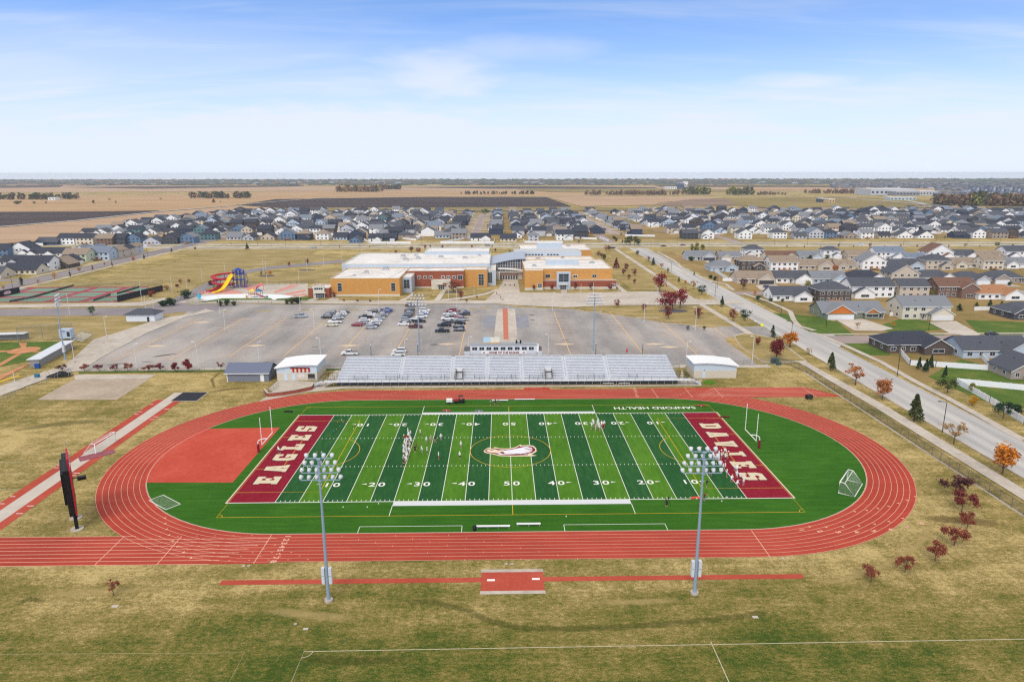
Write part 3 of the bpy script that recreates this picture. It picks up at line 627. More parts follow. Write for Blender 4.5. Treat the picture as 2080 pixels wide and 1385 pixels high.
# benches, carts, small kit
def bench(x0, x1, y, label):
    t = thing('team_bench', label, 'bench', ((x0+x1)/2, y, 0), 0, 'aluminium team benches'); w = x1-x0
    b = MB(); b.box(-w/2,-.28,.42,w/2,.28,.5,alum); b.build('seat', t)
    n = max(3, int(w/2.)+1)
    for i in range(n):
        x = -w/2+.2+(w-.4)*i/(n-1); b = MB(); b.box(x-.06,-.32,0,x+.06,.32,.06,steel); b.box(x-.05,-.08,.06,x+.05,.08,.42,steel); b.build('leg', t)
bench(-6.6,-.6,-35.0,'long aluminium team bench beside the black bin on the near sideline')
bench(.6,4.9,-34.3,'short aluminium team bench next to the long one on the near sideline')
bench(-4.6,-.1,34.4,'aluminium bench on the far sideline, beside the standing coaches')
bench(1.7,7.3,35.1,'longer aluminium bench on the far sideline, toward the sponsor lettering')
b = MB(); p = G(964, 1077); b.M = Matrix.Translation((p.x,p.y,0)); b.tube([(0,0,0),(0,0,.85),(0,0,.95)], [.3,.36,.2], black, 12); tag(b.build('trash_can'), 'black trash can at the end of the long near bench', 'trash can')
def cart(px, py):
    p = G(px, py); t = thing('utility_cart', 'black and red utility cart parked on the turf by the far track', 'utility cart', (p.x, p.y, 0), .05)
    b = MB(); b.box(-1.5,-.65,.45,1.5,.65,.75,black); b.box(-1.5,-.65,.75,-.1,.65,1.1,M('cart_red', C(150,40,40), .5)); b.box(.9,-.6,.75,1.5,.6,1.05,black); b.build('body', t)
    b = MB(); b.box(-.05,-.5,.76,.5,.5,.95,dark); b.box(-.08,-.5,.95,.05,.5,1.45,dark); b.build('seat', t)
    b = MB()
    for x in (-.1,.95):
        for y in (-.6,.6): b.tube([(x,y,.75),(x,y,1.95)], .03, black, 6)
    b.box(-.2,-.65,1.95,1.05,.65,2.0,black); b.build('roll_cage', t)
    for x in (-1.,1.):
        for y in (-.68,.68): b = MB(); b.tube([(x,y-.12,.34),(x,y+.12,.34)], .34, black, 12); b.build('wheel', t)
cart(933, 818)
p = G(913, 819); t = thing('water_cart', 'small white water tank trailer behind the utility cart', 'trailer', (p.x, p.y, 0))
b = MB(); b.box(-.8,-.5,.5,.8,.5,1.3,white); b.build('tank', t); b = MB(); b.box(-.9,-.55,.38,.9,.55,.5,steel); b.tube([(.9,0,.44),(1.6,0,.44)], .04, steel, 6); b.build('chassis', t)
for y in (-.5,.5): b = MB(); b.tube([(0,y-.08,.28),(0,y+.08,.28)], .28, black, 10); b.build('wheel', t)
pads = [(1424,825,'red tackling pads piled on the grass past the sponsor lettering',(160,40,50)), (1415,1013,'orange tackling dummies lying on the near sideline by the mast',(214,84,60)), (1472,848,'dark red equipment bag just outside the DAVIES end zone corner',(96,30,32)), (907,835,'red and white kit bag on the far sideline strip',(170,70,76)), (973,836,'grey kit bag on the far sideline strip near midfield',(110,110,120)), (586,837,'black kit bag on the turf behind the EAGLES end zone',(30,30,34))]
for px, py, lb, c in pads:
    p = G(px, py); b = MB(); m = M('pad_%d' % c[0], C(*c), .7)
    for k, (dx, dy) in enumerate(((-.7,0),(.0,.15),(.7,-.1))): b.M = Matrix.Translation((p.x+dx,p.y+dy,.0)); b.tube([(-.5,0,.2),(-.3,0,.24),(.3,0,.24),(.5,0,.2)], [.1,.22,.22,.1], m, 8); b.box(-.12,-.25,.02,.12,.25,.25,white if k == 1 and c[0] > 100 else m)
    tag(b.build('training_pad'), lb, 'training gear')
p = G(1643, 810); t = thing('loudspeaker', 'black box loudspeaker on the grass beside the track spur', 'loudspeaker', (p.x, p.y, 0), .2)
b = MB(); b.box(-.9,-.5,.15,.9,.5,1.2,black); b.build('cabinet', t); b = MB(); b.box(-.8,-.53,.25,.8,-.503,1.1,dark); b.build('grille', t); b = MB(); b.box(-.8,-.4,0,-.6,.4,.15,dark); b.box(.6,-.4,0,.8,.4,.15,dark); b.build('feet', t)
conem = [M('cone_orange', C(230,120,50), .6), M('cone_blue', C(60,140,190), .6), M('cone_white', C(225,225,220), .6)]
cb = MB(); cb.tube([(0,0,0),(0,0,.02),(0,0,.03),(0,0,.2)], [.13,.13,.09,.02], conem[0], 8); cone_me = [cb.mesh('training_cone')]
for m in conem[1:]: q = cone_me[0].copy(); q.materials.clear(); q.materials.append(m); cone_me.append(q)
spots = [(686,858,0),(690,866,1),(697,857,0),(703,861,2),(684,872,0),(694,853,2),(718,871,2),(678,876,1),(644,918,0),(778,862,0),(769,1023,2),(1466,1018,2),(1475,1010,2),(697,1030,2),(746,1030,2),(1150,1049,2),(1425,908,0)]
for i, (px, py, k) in enumerate(spots):
    p = G(px, py); o = put('training_cone', cone_me[k], None, (p.x, p.y, .05)); tag(o, f'small {("orange","blue","white")[k]} marker cone, {nth(i)} from the far EAGLES corner of the turf', 'cone', 'marker cones on the turf')
# worn ways and greener streaks in the grass: soft-edged ribbons of differently coloured turf
def softmat(name, c, dens):
    m = M(name, C(*c), .95, .25, .8, spec=.05); t = m.node_tree; L = t.links.new; at = nd(t, 'ShaderNodeAttribute'); at.attribute_name = 'inner'
    tc = nd(t, 'ShaderNodeTexCoord'); n = nd(t, 'ShaderNodeTexNoise'); n.inputs['Scale'].default_value = .9; n.inputs['Detail'].default_value = 6; n.inputs['Roughness'].default_value = .75; L(tc.outputs['Object'], n.inputs['Vector'])
    a = nd(t, 'ShaderNodeMath', operation='MULTIPLY_ADD'); a.inputs[1].default_value = 1.; L(at.outputs['Fac'], a.inputs[0]); b_ = nd(t, 'ShaderNodeMath', operation='SUBTRACT'); b_.inputs[1].default_value = .75; L(n.outputs['Fac'], b_.inputs[0]); L(b_.outputs[0], a.inputs[2])
    r = nd(t, 'ShaderNodeMapRange', interpolation_type='SMOOTHSTEP'); r.inputs['From Min'].default_value = 0; r.inputs['From Max'].default_value = .7; r.inputs['To Max'].default_value = dens; L(a.outputs[0], r.inputs['Value']); L(r.outputs['Result'], t.nodes['Principled BSDF'].inputs['Alpha']); return m
SM = {'green': softmat('green_streak', (74,84,36), .32), 'straw': softmat('straw_streak', (186,166,112), .5), 'brown': softmat('bare_patch', (122,104,66), .6)}
wz = [.012]
def worn(pts, w, k, px=True):
    path = [P2(*p) for p in pts] if px else pts; q = []
    for i in range(len(path)-1):
        for j in range(6): t_ = j/6; q.append((path[i][0]+(path[i+1][0]-path[i][0])*t_, path[i][1]+(path[i+1][1]-path[i][1])*t_))
    q.append(path[-1]); n = len(q); vs, fs, at = [], [], []; wz[0] += .0006
    for i, p in enumerate(q):
        a, c = q[max(i-1,0)], q[min(i+1,n-1)]; dx, dy = c[0]-a[0], c[1]-a[1]; l = math.hypot(dx, dy) or 1; e = min(1, min(i, n-1-i)/4)
        for s, v in ((-1,0),(-.4,.8),(0,1),(.4,.8),(1,0)): vs.append((p[0]-dy/l*w*s*.7, p[1]+dx/l*w*s*.7, wz[0])); at.append(v*e)
    for i in range(n-1):
        for j in range(4): fs.append((i*5+j, (i+1)*5+j, (i+1)*5+j+1, i*5+j+1)[::-1])
    me = bpy.data.meshes.new('worn_grass'); me.from_pydata(vs, [], fs); me.materials.append(SM[k]); al = me.attributes.new('inner', 'FLOAT', 'POINT'); al.data.foreach_set('value', at)
    o = bpy.data.objects.new('worn_grass', me); COL.objects.link(o); o['kind'] = 'structure'
for pts, w, k in (([(780,1222),(880,1222),(950,1240),(1000,1262),(1060,1275),(1150,1277),(1290,1272),(1400,1262),(1520,1250),(1580,1235)], 1.5, 'green'), ([(20,1235),(60,1215),(110,1225)], 1.2, 'green'), ([(225,1222),(260,1212)], 1., 'green'),
    ([(1885,1000),(1895,1060),(1865,1110),(1790,1152),(1700,1180),(1640,1182)], 1.4, 'straw'), ([(1660,850),(1760,905),(1850,975),(1905,1050)], 1.6, 'straw'), ([(1640,830),(1730,872),(1830,935),(1920,1010)], 1.2, 'straw'), ([(1850,1052),(1950,1056),(2080,1068)], 3.2, 'brown'), ([(1560,808),(1640,818),(1720,850)], 1.5, 'straw'),
    ([(0,1215),(200,1200),(420,1192)], 2., 'straw'), ([(480,1232),(640,1250),(760,1262)], 2.2, 'straw'), ([(1120,1225),(1300,1222),(1420,1218)], 1.6, 'straw'), ([(230,1000),(215,1040),(250,1072)], 1.2, 'straw'), ([(210,930),(260,890),(330,850)], 1., 'straw'), ([(0,880),(120,860),(260,850)], 4., 'green'), ([(40,920),(140,900)], 2., 'green'),
    ([(560,1330),(700,1342),(900,1338)], 2., 'green'), ([(400,800),(470,790),(520,785)], 2., 'brown'), ([(460,745),(430,770),(440,800)], 1., 'brown'), ([(1420,795),(1500,785),(1560,770)], 1.2, 'straw')):
    worn(pts, w, k)
# ================================================================ grandstand and press box
def rail(b, pts, h, m, step=2.4, r=.03, mid=1):
    for i in range(len(pts)-1):
        a, c = Vector(pts[i]), Vector(pts[i+1]); n = max(1, int((c-a).length/step))
        for k in range(n+1): p = a+(c-a)*k/n; b.tube([p, p+Vector((0,0,h))], r, m, 5)
        for j in range(mid+1): q = Vector((0,0,h*(1-j*.45))); b.tube([a+q, c+q], r*.8, m, 5)
seatm = M('aluminium_plank', C(226,229,234), .5, .05, .5); deckm = M('deck_plate', C(204,208,214), .6, .08, .5); shade = M('stand_frame', C(96,100,106), .7, .15, 2.)
t = thing('grandstand', 'long aluminium grandstand with stepped rows along the far straight of the track', 'grandstand', (0, 48.5, 0))
X0, X1 = -51.2, 51.2; NR = 15
b = MB()
b.box(-54.5,.1,1.42,55.0,2.1,1.5,deckm)
for i in range(NR): b.box(X0+i*.06,2.1+i*.78,1.5+i*.275-.06,X1-i*.06,2.1+(i+1)*.78,1.5+i*.275,deckm); b.box(X0+i*.06,2.1+(i+1)*.78-.03,1.5+i*.275,X1-i*.06,2.1+(i+1)*.78-.003,1.5+(i+1)*.275-.062,deckm)
b.build('deck', t)
AX = [-39.5,-29.5,-19.6,-9.6,9.2,19,28.9,39]
AX = [-32.6,-17,-6.3,4.2,17.5,30.5]
for i in range(NR):
    b = MB(); y = 2.5+i*.78; z = 1.5+i*.275+.43; edges = [X0+.1+i*.06]
    for a in AX: edges += [a-.65, a+.65]
    edges.append(X1-.1-i*.06)
    for k in range(0, len(edges), 2):
        x0, x1 = edges[k], edges[k+1]
        for vx in (-14.6, 12.3):
            if i < 6 and x0 < vx < x1: b.box(x0,y,z-.05,vx-1.1,y+.3,z,seatm); x0 = vx+1.1
        b.box(x0,y,z-.05,x1,y+.36,z,seatm)
    b.build('bench_row', t)
for a in AX:
    b = MB()
    for i in range(NR): b.box(a-.5,2.1+i*.78+.02,1.505+i*.275,a+.5,2.1+i*.78+.36,1.505+i*.275+.14,deckm)
    for i in range(1, NR-1, 3): b.tube([(a,2.4+i*.78,1.5+i*.275),(a,2.4+i*.78,2.45+i*.275),(a,2.4+(i+1.6)*.78,2.45+(i+1.6)*.275),(a,2.4+(i+1.6)*.78,1.5+(i+1.6)*.275)], .025, steel, 5)
    b.build('aisle_steps', t)
b = MB()
for k in range(46):
    x = -54+k*2.4; b.tube([(x,.25,0),(x,.25,1.42)], .06, steel, 5); b.tube([(x,.3,0),(x,3.,1.5)], .04, shade, 4)
for k in range(44):
    x = X0+k*2.36
    if abs(x) < 51.1: b.tube([(x,13.2,0),(x,13.2,1.5+NR*.275-.1)], .08, shade, 5); b.tube([(x,7.5,0),(x,7.5,3.3)], .08, shade, 5)
b.box(X0,2.3,.0,X1,2.36,1.4,shade); b.build('support_frame_shade', t)  # long grey sheet paints the shade under the deck, behind the real supports
b = MB(); rail(b, [(-54.5,.12,1.5),(55,.12,1.5)], 1.1, M('railing_dark', C(104,108,114), .5, .1, 2., .3), 2.4, .035); b.build('front_railing', t)
b = MB(); zt = 1.5+NR*.275
rail(b, [(X0+.9,13.85,zt),(X1-.9,13.85,zt)], 1.15, steel, 2.4, .03)
for s in (-1, 1): b.tube([(s*51.2,2.2,2.7),(s*50.4,13.8,zt+1.15)], .045, steel, 6); rail(b, [(s*51.2,2.2,1.5),(s*50.4,13.8,zt)], 1.1, steel, 1.8, .03)
b.build('railing', t)
for s in (-1, 1):
    b = MB()
    for k in range(7): b.box(s*55.0-(0 if s > 0 else .9),.2,1.3-k*.2,s*55+(.9 if s > 0 else 0),1.9,1.35-k*.2,deckm); b.M = Matrix.Translation((s*.32*(k+1),0,0))
    b.M = None; rail(b, [(s*55,.2,1.5),(s*58,.2,0)], 1.05, steel, .9, .035); rail(b, [(s*55,1.9,1.5),(s*58,1.9,0)], 1.05, steel, .9, .035)
    rail(b, [(s*52.2,4.,0),(s*54.8,4.,0),(s*54.8,7.4,0),(s*52.2,7.4,0)], 2.2, dark, 1.2, .06); b.build('stair', t)
for x in (-14.6, 12.3):
    b = MB(); b.box(x-1.05,2.15,1.5,x-.95,5.6,3.9,shade); b.box(x+.95,2.15,1.5,x+1.05,5.6,3.9,shade); b.box(x-.95,5.5,3.0,x+.95,5.6,4.3,seatm); b.box(x-.95,5.52,1.5,x+.95,5.6,2.99,M('tunnel_shade', C(70,70,66), .9)); b.box(x-.95,2.4,1.52,x+.95,5.5,1.56,M('tunnel_shade', C(70,70,66), .9)); b.build('entry_portal', t)  # dark back panel and floor paint the shade inside the opening
for x, w in ((-46,4),(-36.5,4),(-33,3),(-26,6),(-19,3),(-10,4.5),(-3,4),(1.2,1.2),(6.5,4),(21,5),(26,3),(36.5,2.5)):
    b = MB(); rail(b, [(x,3.4,1.77),(x,2.2,1.5),(x+w,2.2,1.5),(x+w,3.4,1.77)], 1.15, M('railing_dark', C(104,108,114)), 1.3, .03); b.build('wheelchair_bay_rail', t)
pw = M('press_box_siding', C(196,200,208), .6, .05, 1.)
t = thing('press_box', 'grey press box with nine windows and white sign, on top of the grandstand', 'press box', (0, 62.9, 5.75))
b = MB(); b.box(-11.6,0,.1,9.2,3.0,3.2,pw); b.build('wall', t)
b = MB(); b.box(-11.9,-.2,3.203,9.6,3.3,3.4,M('roof_grey', C(150,154,160), .8)); b.build('roof', t)
for k in range(9):
    x = -11.1+k*2.23; f = MB(); f.box(x-.02,-.03,1.55,x+1.7,-.001,2.7,white); fo = f.build('window', t)
    g = MB(); g.box(x+.06,-.05,1.62,x+.81,-.032,2.63,glass); g.box(x+.87,-.05,1.62,x+1.62,-.032,2.63,glass); g.build('pane', fo)
b = MB(); b.box(-8.2,-.08,.3,6.1,-.03,1.32,white); s = b.build('sign', t)
letters('HOME OF THE EAGLES', .9, M('sign_red', C(126,14,30), .6, .05, 2.), -1.05, 0, 0, 0, .05, 1.0, s, 'sign_lettering', 1.05)
o = s.children[0]; o.rotation_euler = (PI/2, 0, 0); o.location = (-1.05, -.085, .8)
for x in (-7.4, 5.2):
    b = MB(); b.M = Matrix.Translation((x,-.083,.8)) @ Matrix.Rotation(PI/2,4,'X'); b.poly([(-.45,.0),(-.2,.18),(.4,.2),(.5,0),(.2,-.2),(-.3,-.15)], 0, maroon); b.build('eagle_mark', s)
for x0, x1 in ((-13.6,-11.9),(9.7,10.9)):
    b = MB(); b.box(x0,.2,1.3,x1,2.6,2.2,shade); b.box(x0,-.2,-.2,x1,.15,1.2,pw); b.build('side_landing', t)
b = MB(); b.box(9.25,-.1,1.0,9.9,.3,3.5,white); b.build('side_door', t)
t = thing('filming_platform', 'pale blue windscreen panels of the filming platform on the press box roof', 'platform', (-5.0, 65.0, 9.16))
b = MB(); b.box(-2.6,0,.2,-.4,.06,1.9,M('pale_blue_panel', C(176,208,232), .4)); b.box(-.35,0,.2,1.0,.06,1.9,M('cream_panel', C(222,220,204), .5)); b.box(1.05,0,.2,2.6,.06,1.9,M('cream_panel', C(222,220,204))); b.build('panel', t)
b = MB(); b.box(-2.7,-.5,.0,2.7,.8,.15,M('plywood', C(196,160,112), .8)); rail(b, [(-2.6,.7,.15),(2.6,.7,.15)], 1.6, steel, 1.3, .03); b.build('deck', t)
t = thing('roof_equipment', 'black equipment cases on the right half of the press box roof', 'equipment', (3.5, 64.6, 9.16))
for x in (-.8, .45): b = MB(); b.box(x,-.3,0,x+.5,.3,1.0,black); b.build('case', t)
b = MB(); b.box(-.3,-.25,0,.45,.25,.6,steel); b.box(-.3,-.25,.6,.45,.25,.7,white); b.build('cabinet', t)
# ================================================================ small buildings
def arched(name, x0, x1, y0, y1, he, hr, label, cat, skew=0.):
    t = thing(name, label, cat, (x0, y0, 0)); w = x1-x0; d = y1-y0
    blk = M('split_block', C(202,194,178), .9, .1, 3.); pan = M('pale_blue_metal', C(192,206,218), .5, .05, 1.); rf = M('white_metal_roof', C(232,234,234), .4, .03, 1.)
    b = MB(); b.box(0,0,0,w,d,2.4,blk); b.build('block_wall', t)
    n = 10; sk = lambda q: math.sin(PI*.66*(q if skew > 0 else 1-q)); arc = [(w*i/n, he+(hr-he)*sk(i/n)) for i in range(n+1)]
    b = MB()
    for y in (.02, d-.02): b.add([(0.02,y,2.401),(w-.02,y,2.401)]+[(min(max(x,.02),w-.02),y,z) for x, z in arc[::-1]], [tuple(range(n+3))], pan)
    for x, ze in ((.02, arc[0][1]), (w-.02, arc[-1][1])): b.quad((x,.02,2.401),(x,d-.02,2.401),(x,d-.02,ze),(x,.02,ze),pan)
    b.build('metal_wall', t)
    arc2 = [(-.5+(w+1)*i/n, he+.02+(hr-he)*sk(i/n)) for i in range(n+1)]; b = MB()
    pts = [(x,-.6,z) for x, z in arc2]+[(x,d+.5,z) for x, z in arc2]+[(x,-.6,z+.28) for x, z in arc2]+[(x,d+.5,z+.28) for x, z in arc2]; m = n+1
    f = [(i,m+i,m+i+1,i+1) for i in range(n)]+[(2*m+i,2*m+i+1,3*m+i+1,3*m+i) for i in range(n)]+[(i,i+1,2*m+i+1,2*m+i) for i in range(n)]+[(m+i+1,m+i,3*m+i,3*m+i+1) for i in range(n)]+[(0,2*m,3*m,m),(n,m+n,3*m+n,2*m+n)]
    b.add(pts, f, rf); b.build('roof', t); return t, w, d
def door(t, x, w, h, m=white, y=-.03, z=0):
    b = MB(); b.box(x,y,z,x+w,y+.028,z+h,m); return b.build('door', t)
t, w, d = arched('concession_stand', -70.4, -58.2, 55.6, 66.5, 3.9, 4.9, 'arched-roof concession stand with red awnings beside the end of the grandstand', 'concession stand', 1)
for x in (2.2, 4.6): door(t, x, .95, 2.1, M('pale_door', C(196,212,226), .6))
b = MB(); b.box(6.6,-.04,1.0,8.3,-.003,1.95,white); b.box(6.72,-.05,1.08,8.18,-.042,1.87,M('menu_panel', C(214,200,196), .6)); b.build('menu_board', t)
b = MB(); b.box(9.4,-.05,.75,11.5,-.003,2.1,dark); b.box(9.3,-.3,.62,11.6,-.003,.74,conc); b.build('serving_hatch', t)
b = MB(); b.box(4.2,-.09,3.75,10.1,-.01,4.15,M('sign_red', C(140,24,40))); b.build('sign_strip', t)
for k in range(5):
    x = 4.3+k*1.2; b = MB(); b.box(x,-.1,2.7,x+.55,-.03,3.7,M('banner_cream', C(226,196,160), .7)); b.box(x+.55,-.13,2.65,x+1.05,-.03,3.7,M('banner_red', C(168,30,44), .7)); b.build('banner', t)
t, w, d = arched('storage_building', 57.4, 70.6, 55.4, 63.6, 3.8, 4.8, 'arched-roof block storage building at the avenue end of the grandstand', 'storage building', -1)
door(t, 2.6, .95, 2.1, M('pale_door', C(196,212,226))); b = MB(); b.box(3.0,-.15,2.6,3.3,-.02,2.8,steel); b.build('wall_lamp', t)
sheet('artificial_grass_patch', [(1426,776),(1441,771),(1457,779),(1429,780)], .05, turf)
shing = {'grey': M('grey_shingle', C(122,126,134), .9, .16, 3.), 'dark': M('charcoal_shingle', C(78,82,92), .9, .16, 3.), 'black': M('black_shingle', C(56,61,74), .9, .16, 3.), 'tan': M('tan_shingle', C(142,128,114), .9, .14, 3.), 'brown': M('brown_shingle', C(112,84,72), .9, .14, 3.), 'rust': M('rust_shingle', C(160,116,84), .9, .14, 3.), 'blue': M('slate_shingle', C(112,124,142), .9, .14, 3.)}
def gable_roof(b, x0, x1, y0, y1, z, h, ax, ov, m, th=.16):
    "two pitched slabs; ax = 0: ridge along x, 1: ridge along y"
    if ax == 0:
        yc = (y0+y1)/2; k = h/((y1-y0)/2); zo = z-ov*k; a, c = x0-ov, x1+ov
        for s, ye in ((-1, y0-ov), (1, y1+ov)):
            p = [(a,ye,zo),(c,ye,zo),(c,yc,z+h),(a,yc,z+h)]; q = [(x,y,zz+th) for x, y, zz in p]
            b.add(p+q, [(4,5,6,7),(0,1,5,4),(1,2,6,5),(3,0,4,7),(3,2,1,0)], m)
    else:
        xc = (x0+x1)/2; k = h/((x1-x0)/2); zo = z-ov*k; a, c = y0-ov, y1+ov
        for s, xe in ((-1, x0-ov), (1, x1+ov)):
            p = [(xe,a,zo),(xe,c,zo),(xc,c,z+h),(xc,a,z+h)]; q = [(x,y,zz+th) for x, y, zz in p]
            b.add(p+q, [(4,5,6,7),(0,1,5,4),(1,2,6,5),(3,0,4,7),(3,2,1,0)], m)
def hip_roof(b, x0, x1, y0, y1, z, h, ov, m, th=.16):
    x0 -= ov; x1 += ov; y0 -= ov; y1 += ov; w, d = x1-x0, y1-y0; k = min(w, d)/2*.92; z -= .1
    if w >= d: r = [((x0+k),(y0+y1)/2,z+h+th),((x1-k),(y0+y1)/2,z+h+th)]
    else: r = [((x0+x1)/2,y0+k,z+h+th),((x0+x1)/2,y1-k,z+h+th)]
    p = [(x0,y0,z),(x1,y0,z),(x1,y1,z),(x0,y1,z),(x0,y0,z+th),(x1,y0,z+th),(x1,y1,z+th),(x0,y1,z+th)]+r
    f = [(0,1,5,4),(1,2,6,5),(2,3,7,6),(3,0,4,7),(3,2,1,0)]
    f += [(4,5,9,8),(5,6,9),(6,7,8,9),(7,4,8)] if w >= d else [(4,5,8),(5,6,9,8),(6,7,9),(7,4,8,9)]
    b.add(p, f, m)
def gable_wall(b, x0, x1, y0, y1, z0, z1, h, ax, m):
    "walls with gable ends"
    b.box(x0,y0,z0,x1,y1,z1,m)
    if ax == 0:
        for x in (x0, x1): b.add([(x,y0,z1),(x,y1,z1),(x,(y0+y1)/2,z1+h)], [(0,1,2)], m)
    else:
        for y in (y0, y1): b.add([(x0,y,z1),(x1,y,z1),((x0+x1)/2,y,z1+h)], [(0,1,2)], m)
t = thing('equipment_shed', 'grey sided shed with slate roof and white door beside the concession stand', 'shed', (-85.3, 54.8, 0))
sg = M('grey_siding', C(122,126,138), .8, .08, 1., stretch=(.1,.1,8)); b = MB(); gable_wall(b,0,12.6,0,7.2,0,3.0,1.9,0,sg); b.build('wall', t)
b = MB(); gable_roof(b,0,12.6,0,7.2,3.02,1.9,0,.55,M('slate_roof', C(104,112,134), .85, .1, 3.)); b.build('roof', t)
b = MB(); b.box(-.03,-.05,0,.2,-.003,3.0,white); b.box(-.56,-.62,2.55,13.1,-.57,2.78,white); b.build('trim', t); door(t, 10.1, 1.1, 2.2)
t = thing('hip_roof_kiosk', 'small white kiosk with dark hip roof on dry grass beside the parking lot', 'kiosk', (-162, 143, 0))
b = MB(); b.box(0,0,0,12,7.5,3.,M('kiosk_white', C(216,222,230), .7, .05, 1.)); b.build('wall', t); b = MB(); hip_roof(b,0,12,0,7.5,3.12,1.9,.7,shing['dark']); b.build('roof', t); door(t, 8.8, 1.0, 2.0, dark)
# retaining wall with brick face beside the concession terrace
brickw = M('brick_wall', C(152,84,66), .9, .18, 2.)
t = thing('terrace_wall', 'curved brick terrace wall with pale coping beside the first bend of the track', 'wall', (0,0,0))
w1 = [P2(*p) for p in [(537,797),(545,806),(575,803),(605,798),(632,792),(637,785)]]
b = MB(); b.strip(w1, .4, 0, brickw); q = MB()
for i in range(len(w1)-1):
    a, c = Vector((*w1[i],0)), Vector((*w1[i+1],0)); dn = (c-a).normalized(); nn = Vector((-dn.y,dn.x,0))*.2
    b.add([a-nn,c-nn,c+nn,a+nn]+[p+Vector((0,0,1.1)) for p in (a-nn,c-nn,c+nn,a+nn)], [(0,1,5,4),(1,2,6,5),(2,3,7,6),(3,0,4,7)], brickw)
    nn *= 1.4; q.add([p+Vector((0,0,z)) for z in (1.1,1.22) for p in (a-nn,c-nn,c+nn,a+nn)], [(0,1,5,4),(1,2,6,5),(2,3,7,6),(3,0,4,7),(4,5,6,7)], conc)
b.build('brick_face', t); q.build('coping', t)
b = MB()
for pts in ([(545,790),(566,772),(655,776),(668,764),(690,745),(700,765),(655,790),(600,794),(560,800)], [(1375,783),(1385,750),(1392,770),(1409,775),(1426,770),(1422,782)], [(525,816),(552,800),(640,789),(700,784),(1380,781),(1425,781),(1425,783.5),(1380,784),(700,789),(620,797)]):
    b.poly([P2(*p) for p in pts], .04+.004*len(b.f), conc)
struct(b.build('pavement'))
# ================================================================ school
orange = M('orange_brick', C(198,146,80), .9, .12, .9); redb = M('red_brick', C(148,82,60), .9, .14, .9); silver = M('silver_panel', C(186,198,210), .45, .06, .5, .15)
wroof = M2('white_membrane', [(.05, C(186,180,174)), (.35, C(214,211,208)), (.9, C(232,232,232))], [(.06,(1,1,1),.9), (.5,(1,.3,1),.7)], .7); stone = M('pale_stone', C(206,200,186), .85, .08, 1.); greyb = M('grey_membrane', C(184,190,198), .7, .06, .3)
t = thing('school_building', 'large school with orange and red brick walls and flat white roofs behind the parking lot', 'school')
def vol(name, x0, y0, x1, y1, z0, z1, m, rm=wroof, par=.45):
    b = MB(); b.box(x0,y0,z0,x1,y1,z1,m,rm)
    e = .3
    if par:
        for q in ((x0,y0,x1,y0+e),(x0,y1-e,x1,y1),(x0,y0+e,x0+e,y1-e),(x1-e,y0+e,x1,y1-e)): b.box(q[0],q[1],z1+.001,q[2],q[3],z1+par-.12,m); b.box(q[0]-.06,q[1]-.06,z1+par-.119,q[2]+.06,q[3]+.06,z1+par,stone)
    return b.build(name, t)
def win(x0, x1, z0, z1, y, nx=2, nz=2, fm=white, parent=None):
    f = MB(); f.box(x0-.12,y-.06,z0-.12,x1+.12,y-.001,z1+.12,fm); o = f.build('window', parent or t)
    g = MB(); gx_, gz = (x1-x0)/nx, (z1-z0)/nz
    for i in range(nx):
        for j in range(nz): g.box(x0+i*gx_+.06,y-.09,z0+j*gz+.06,x0+(i+1)*gx_-.06,y-.062,z0+(j+1)*gz-.06,glass)
    g.build('pane', o); return o
vol('gym_block', -89, 203, -53.8, 242.99, 0, 8.9, orange)
vol('brick_wing', -53.79, 228, -22, 242.98, 0, 9.1, redb)
vol('corner_block', -21.99, 231, -9.3, 242.97, 0, 9.3, orange)
vol('upper_roof_block', -92, 243, -8, 298, 0, 11.0, silver)
vol('stair_tower', -53.78, 213, -49, 227.99, 0, 7.9, silver)
vol('roof_penthouse', -50, 290.5, -9, 311, 0, 12.8, silver)
vol('lobby_block', -9.29, 236, -4.5, 270, 0, 8.2, silver)
vol('classroom_wing', 11.2, 226, 59.5, 268, 0, 10.3, orange)
vol('front_bay', 11.19, 219.6, 21, 225.99, 0, 10.3, orange)
vol('brick_front', 21.01, 222.2, 61, 225.99, 0, 4.5, redb, wroof, .3)
vol('link_block', 9, 268.01, 56, 291.99, 0, 9.4, orange, wroof)
vol('clerestory_block', 7, 292, 50, 311, 0, 12.0, silver, greyb)
vol('rear_wing', 12, 326, 61, 364, 0, 9.6, orange)
vol('roof_box', 24, 340, 42, 344, 9.62, 13.5, silver, wroof, 0)
vol('roof_box', 24, 245, 43, 247, 10.32, 13.3, silver, wroof, 0)
vol('stair_tower', 28.5, 221.2, 36, 222.19, 0, 9.6, silver, wroof, 0)
vol('entry_block', -39.6, 223.6, -29.2, 227.98, 0, 4.4, stone)
vol('entry_block', -99.6, 199, -89.01, 212, 0, 4.6, redb)
vol('entry_block', -96.8, 197.8, -91.2, 198.99, 0, 6.0, stone, greyb)
b = MB()
for x0, y0, x1, y1, z in ((-89.06,202.9,-53.8,202.98,1.0),(-53.7,227.9,-39.7,227.98,.8),(-29.1,227.9,-22.1,227.98,.8),(11.1,219.5,21,219.59,1.3),(21.1,222.1,28.4,222.18,1.3),(36.1,222.1,61.1,222.18,1.3)): b.box(x0,y0,0,x1,y1,z,stone)
b.build('base_course', t)
for x in (-85.6, -58.2): win(x, x+2.2, 2.6, 6.8, 203, 1, 3, stone)
for x in (-47.4,-44.2,-41.2,-34.4,-31.4,-28.4): win(x, x+1.7, 5.3, 6.6, 228, 2, 1)
win(-24.6+1.4-2.2, -21.9-.9, 4.6, 7.0, 228, 2, 1); win(-14.2, -11.2, .9, 7.2, 231, 2, 4, stone); win(-53, -50, 2.4, 7.0, 213, 2, 3, silver)
win(-9, -6.6, 1.5, 7.4, 236, 2, 5, silver)
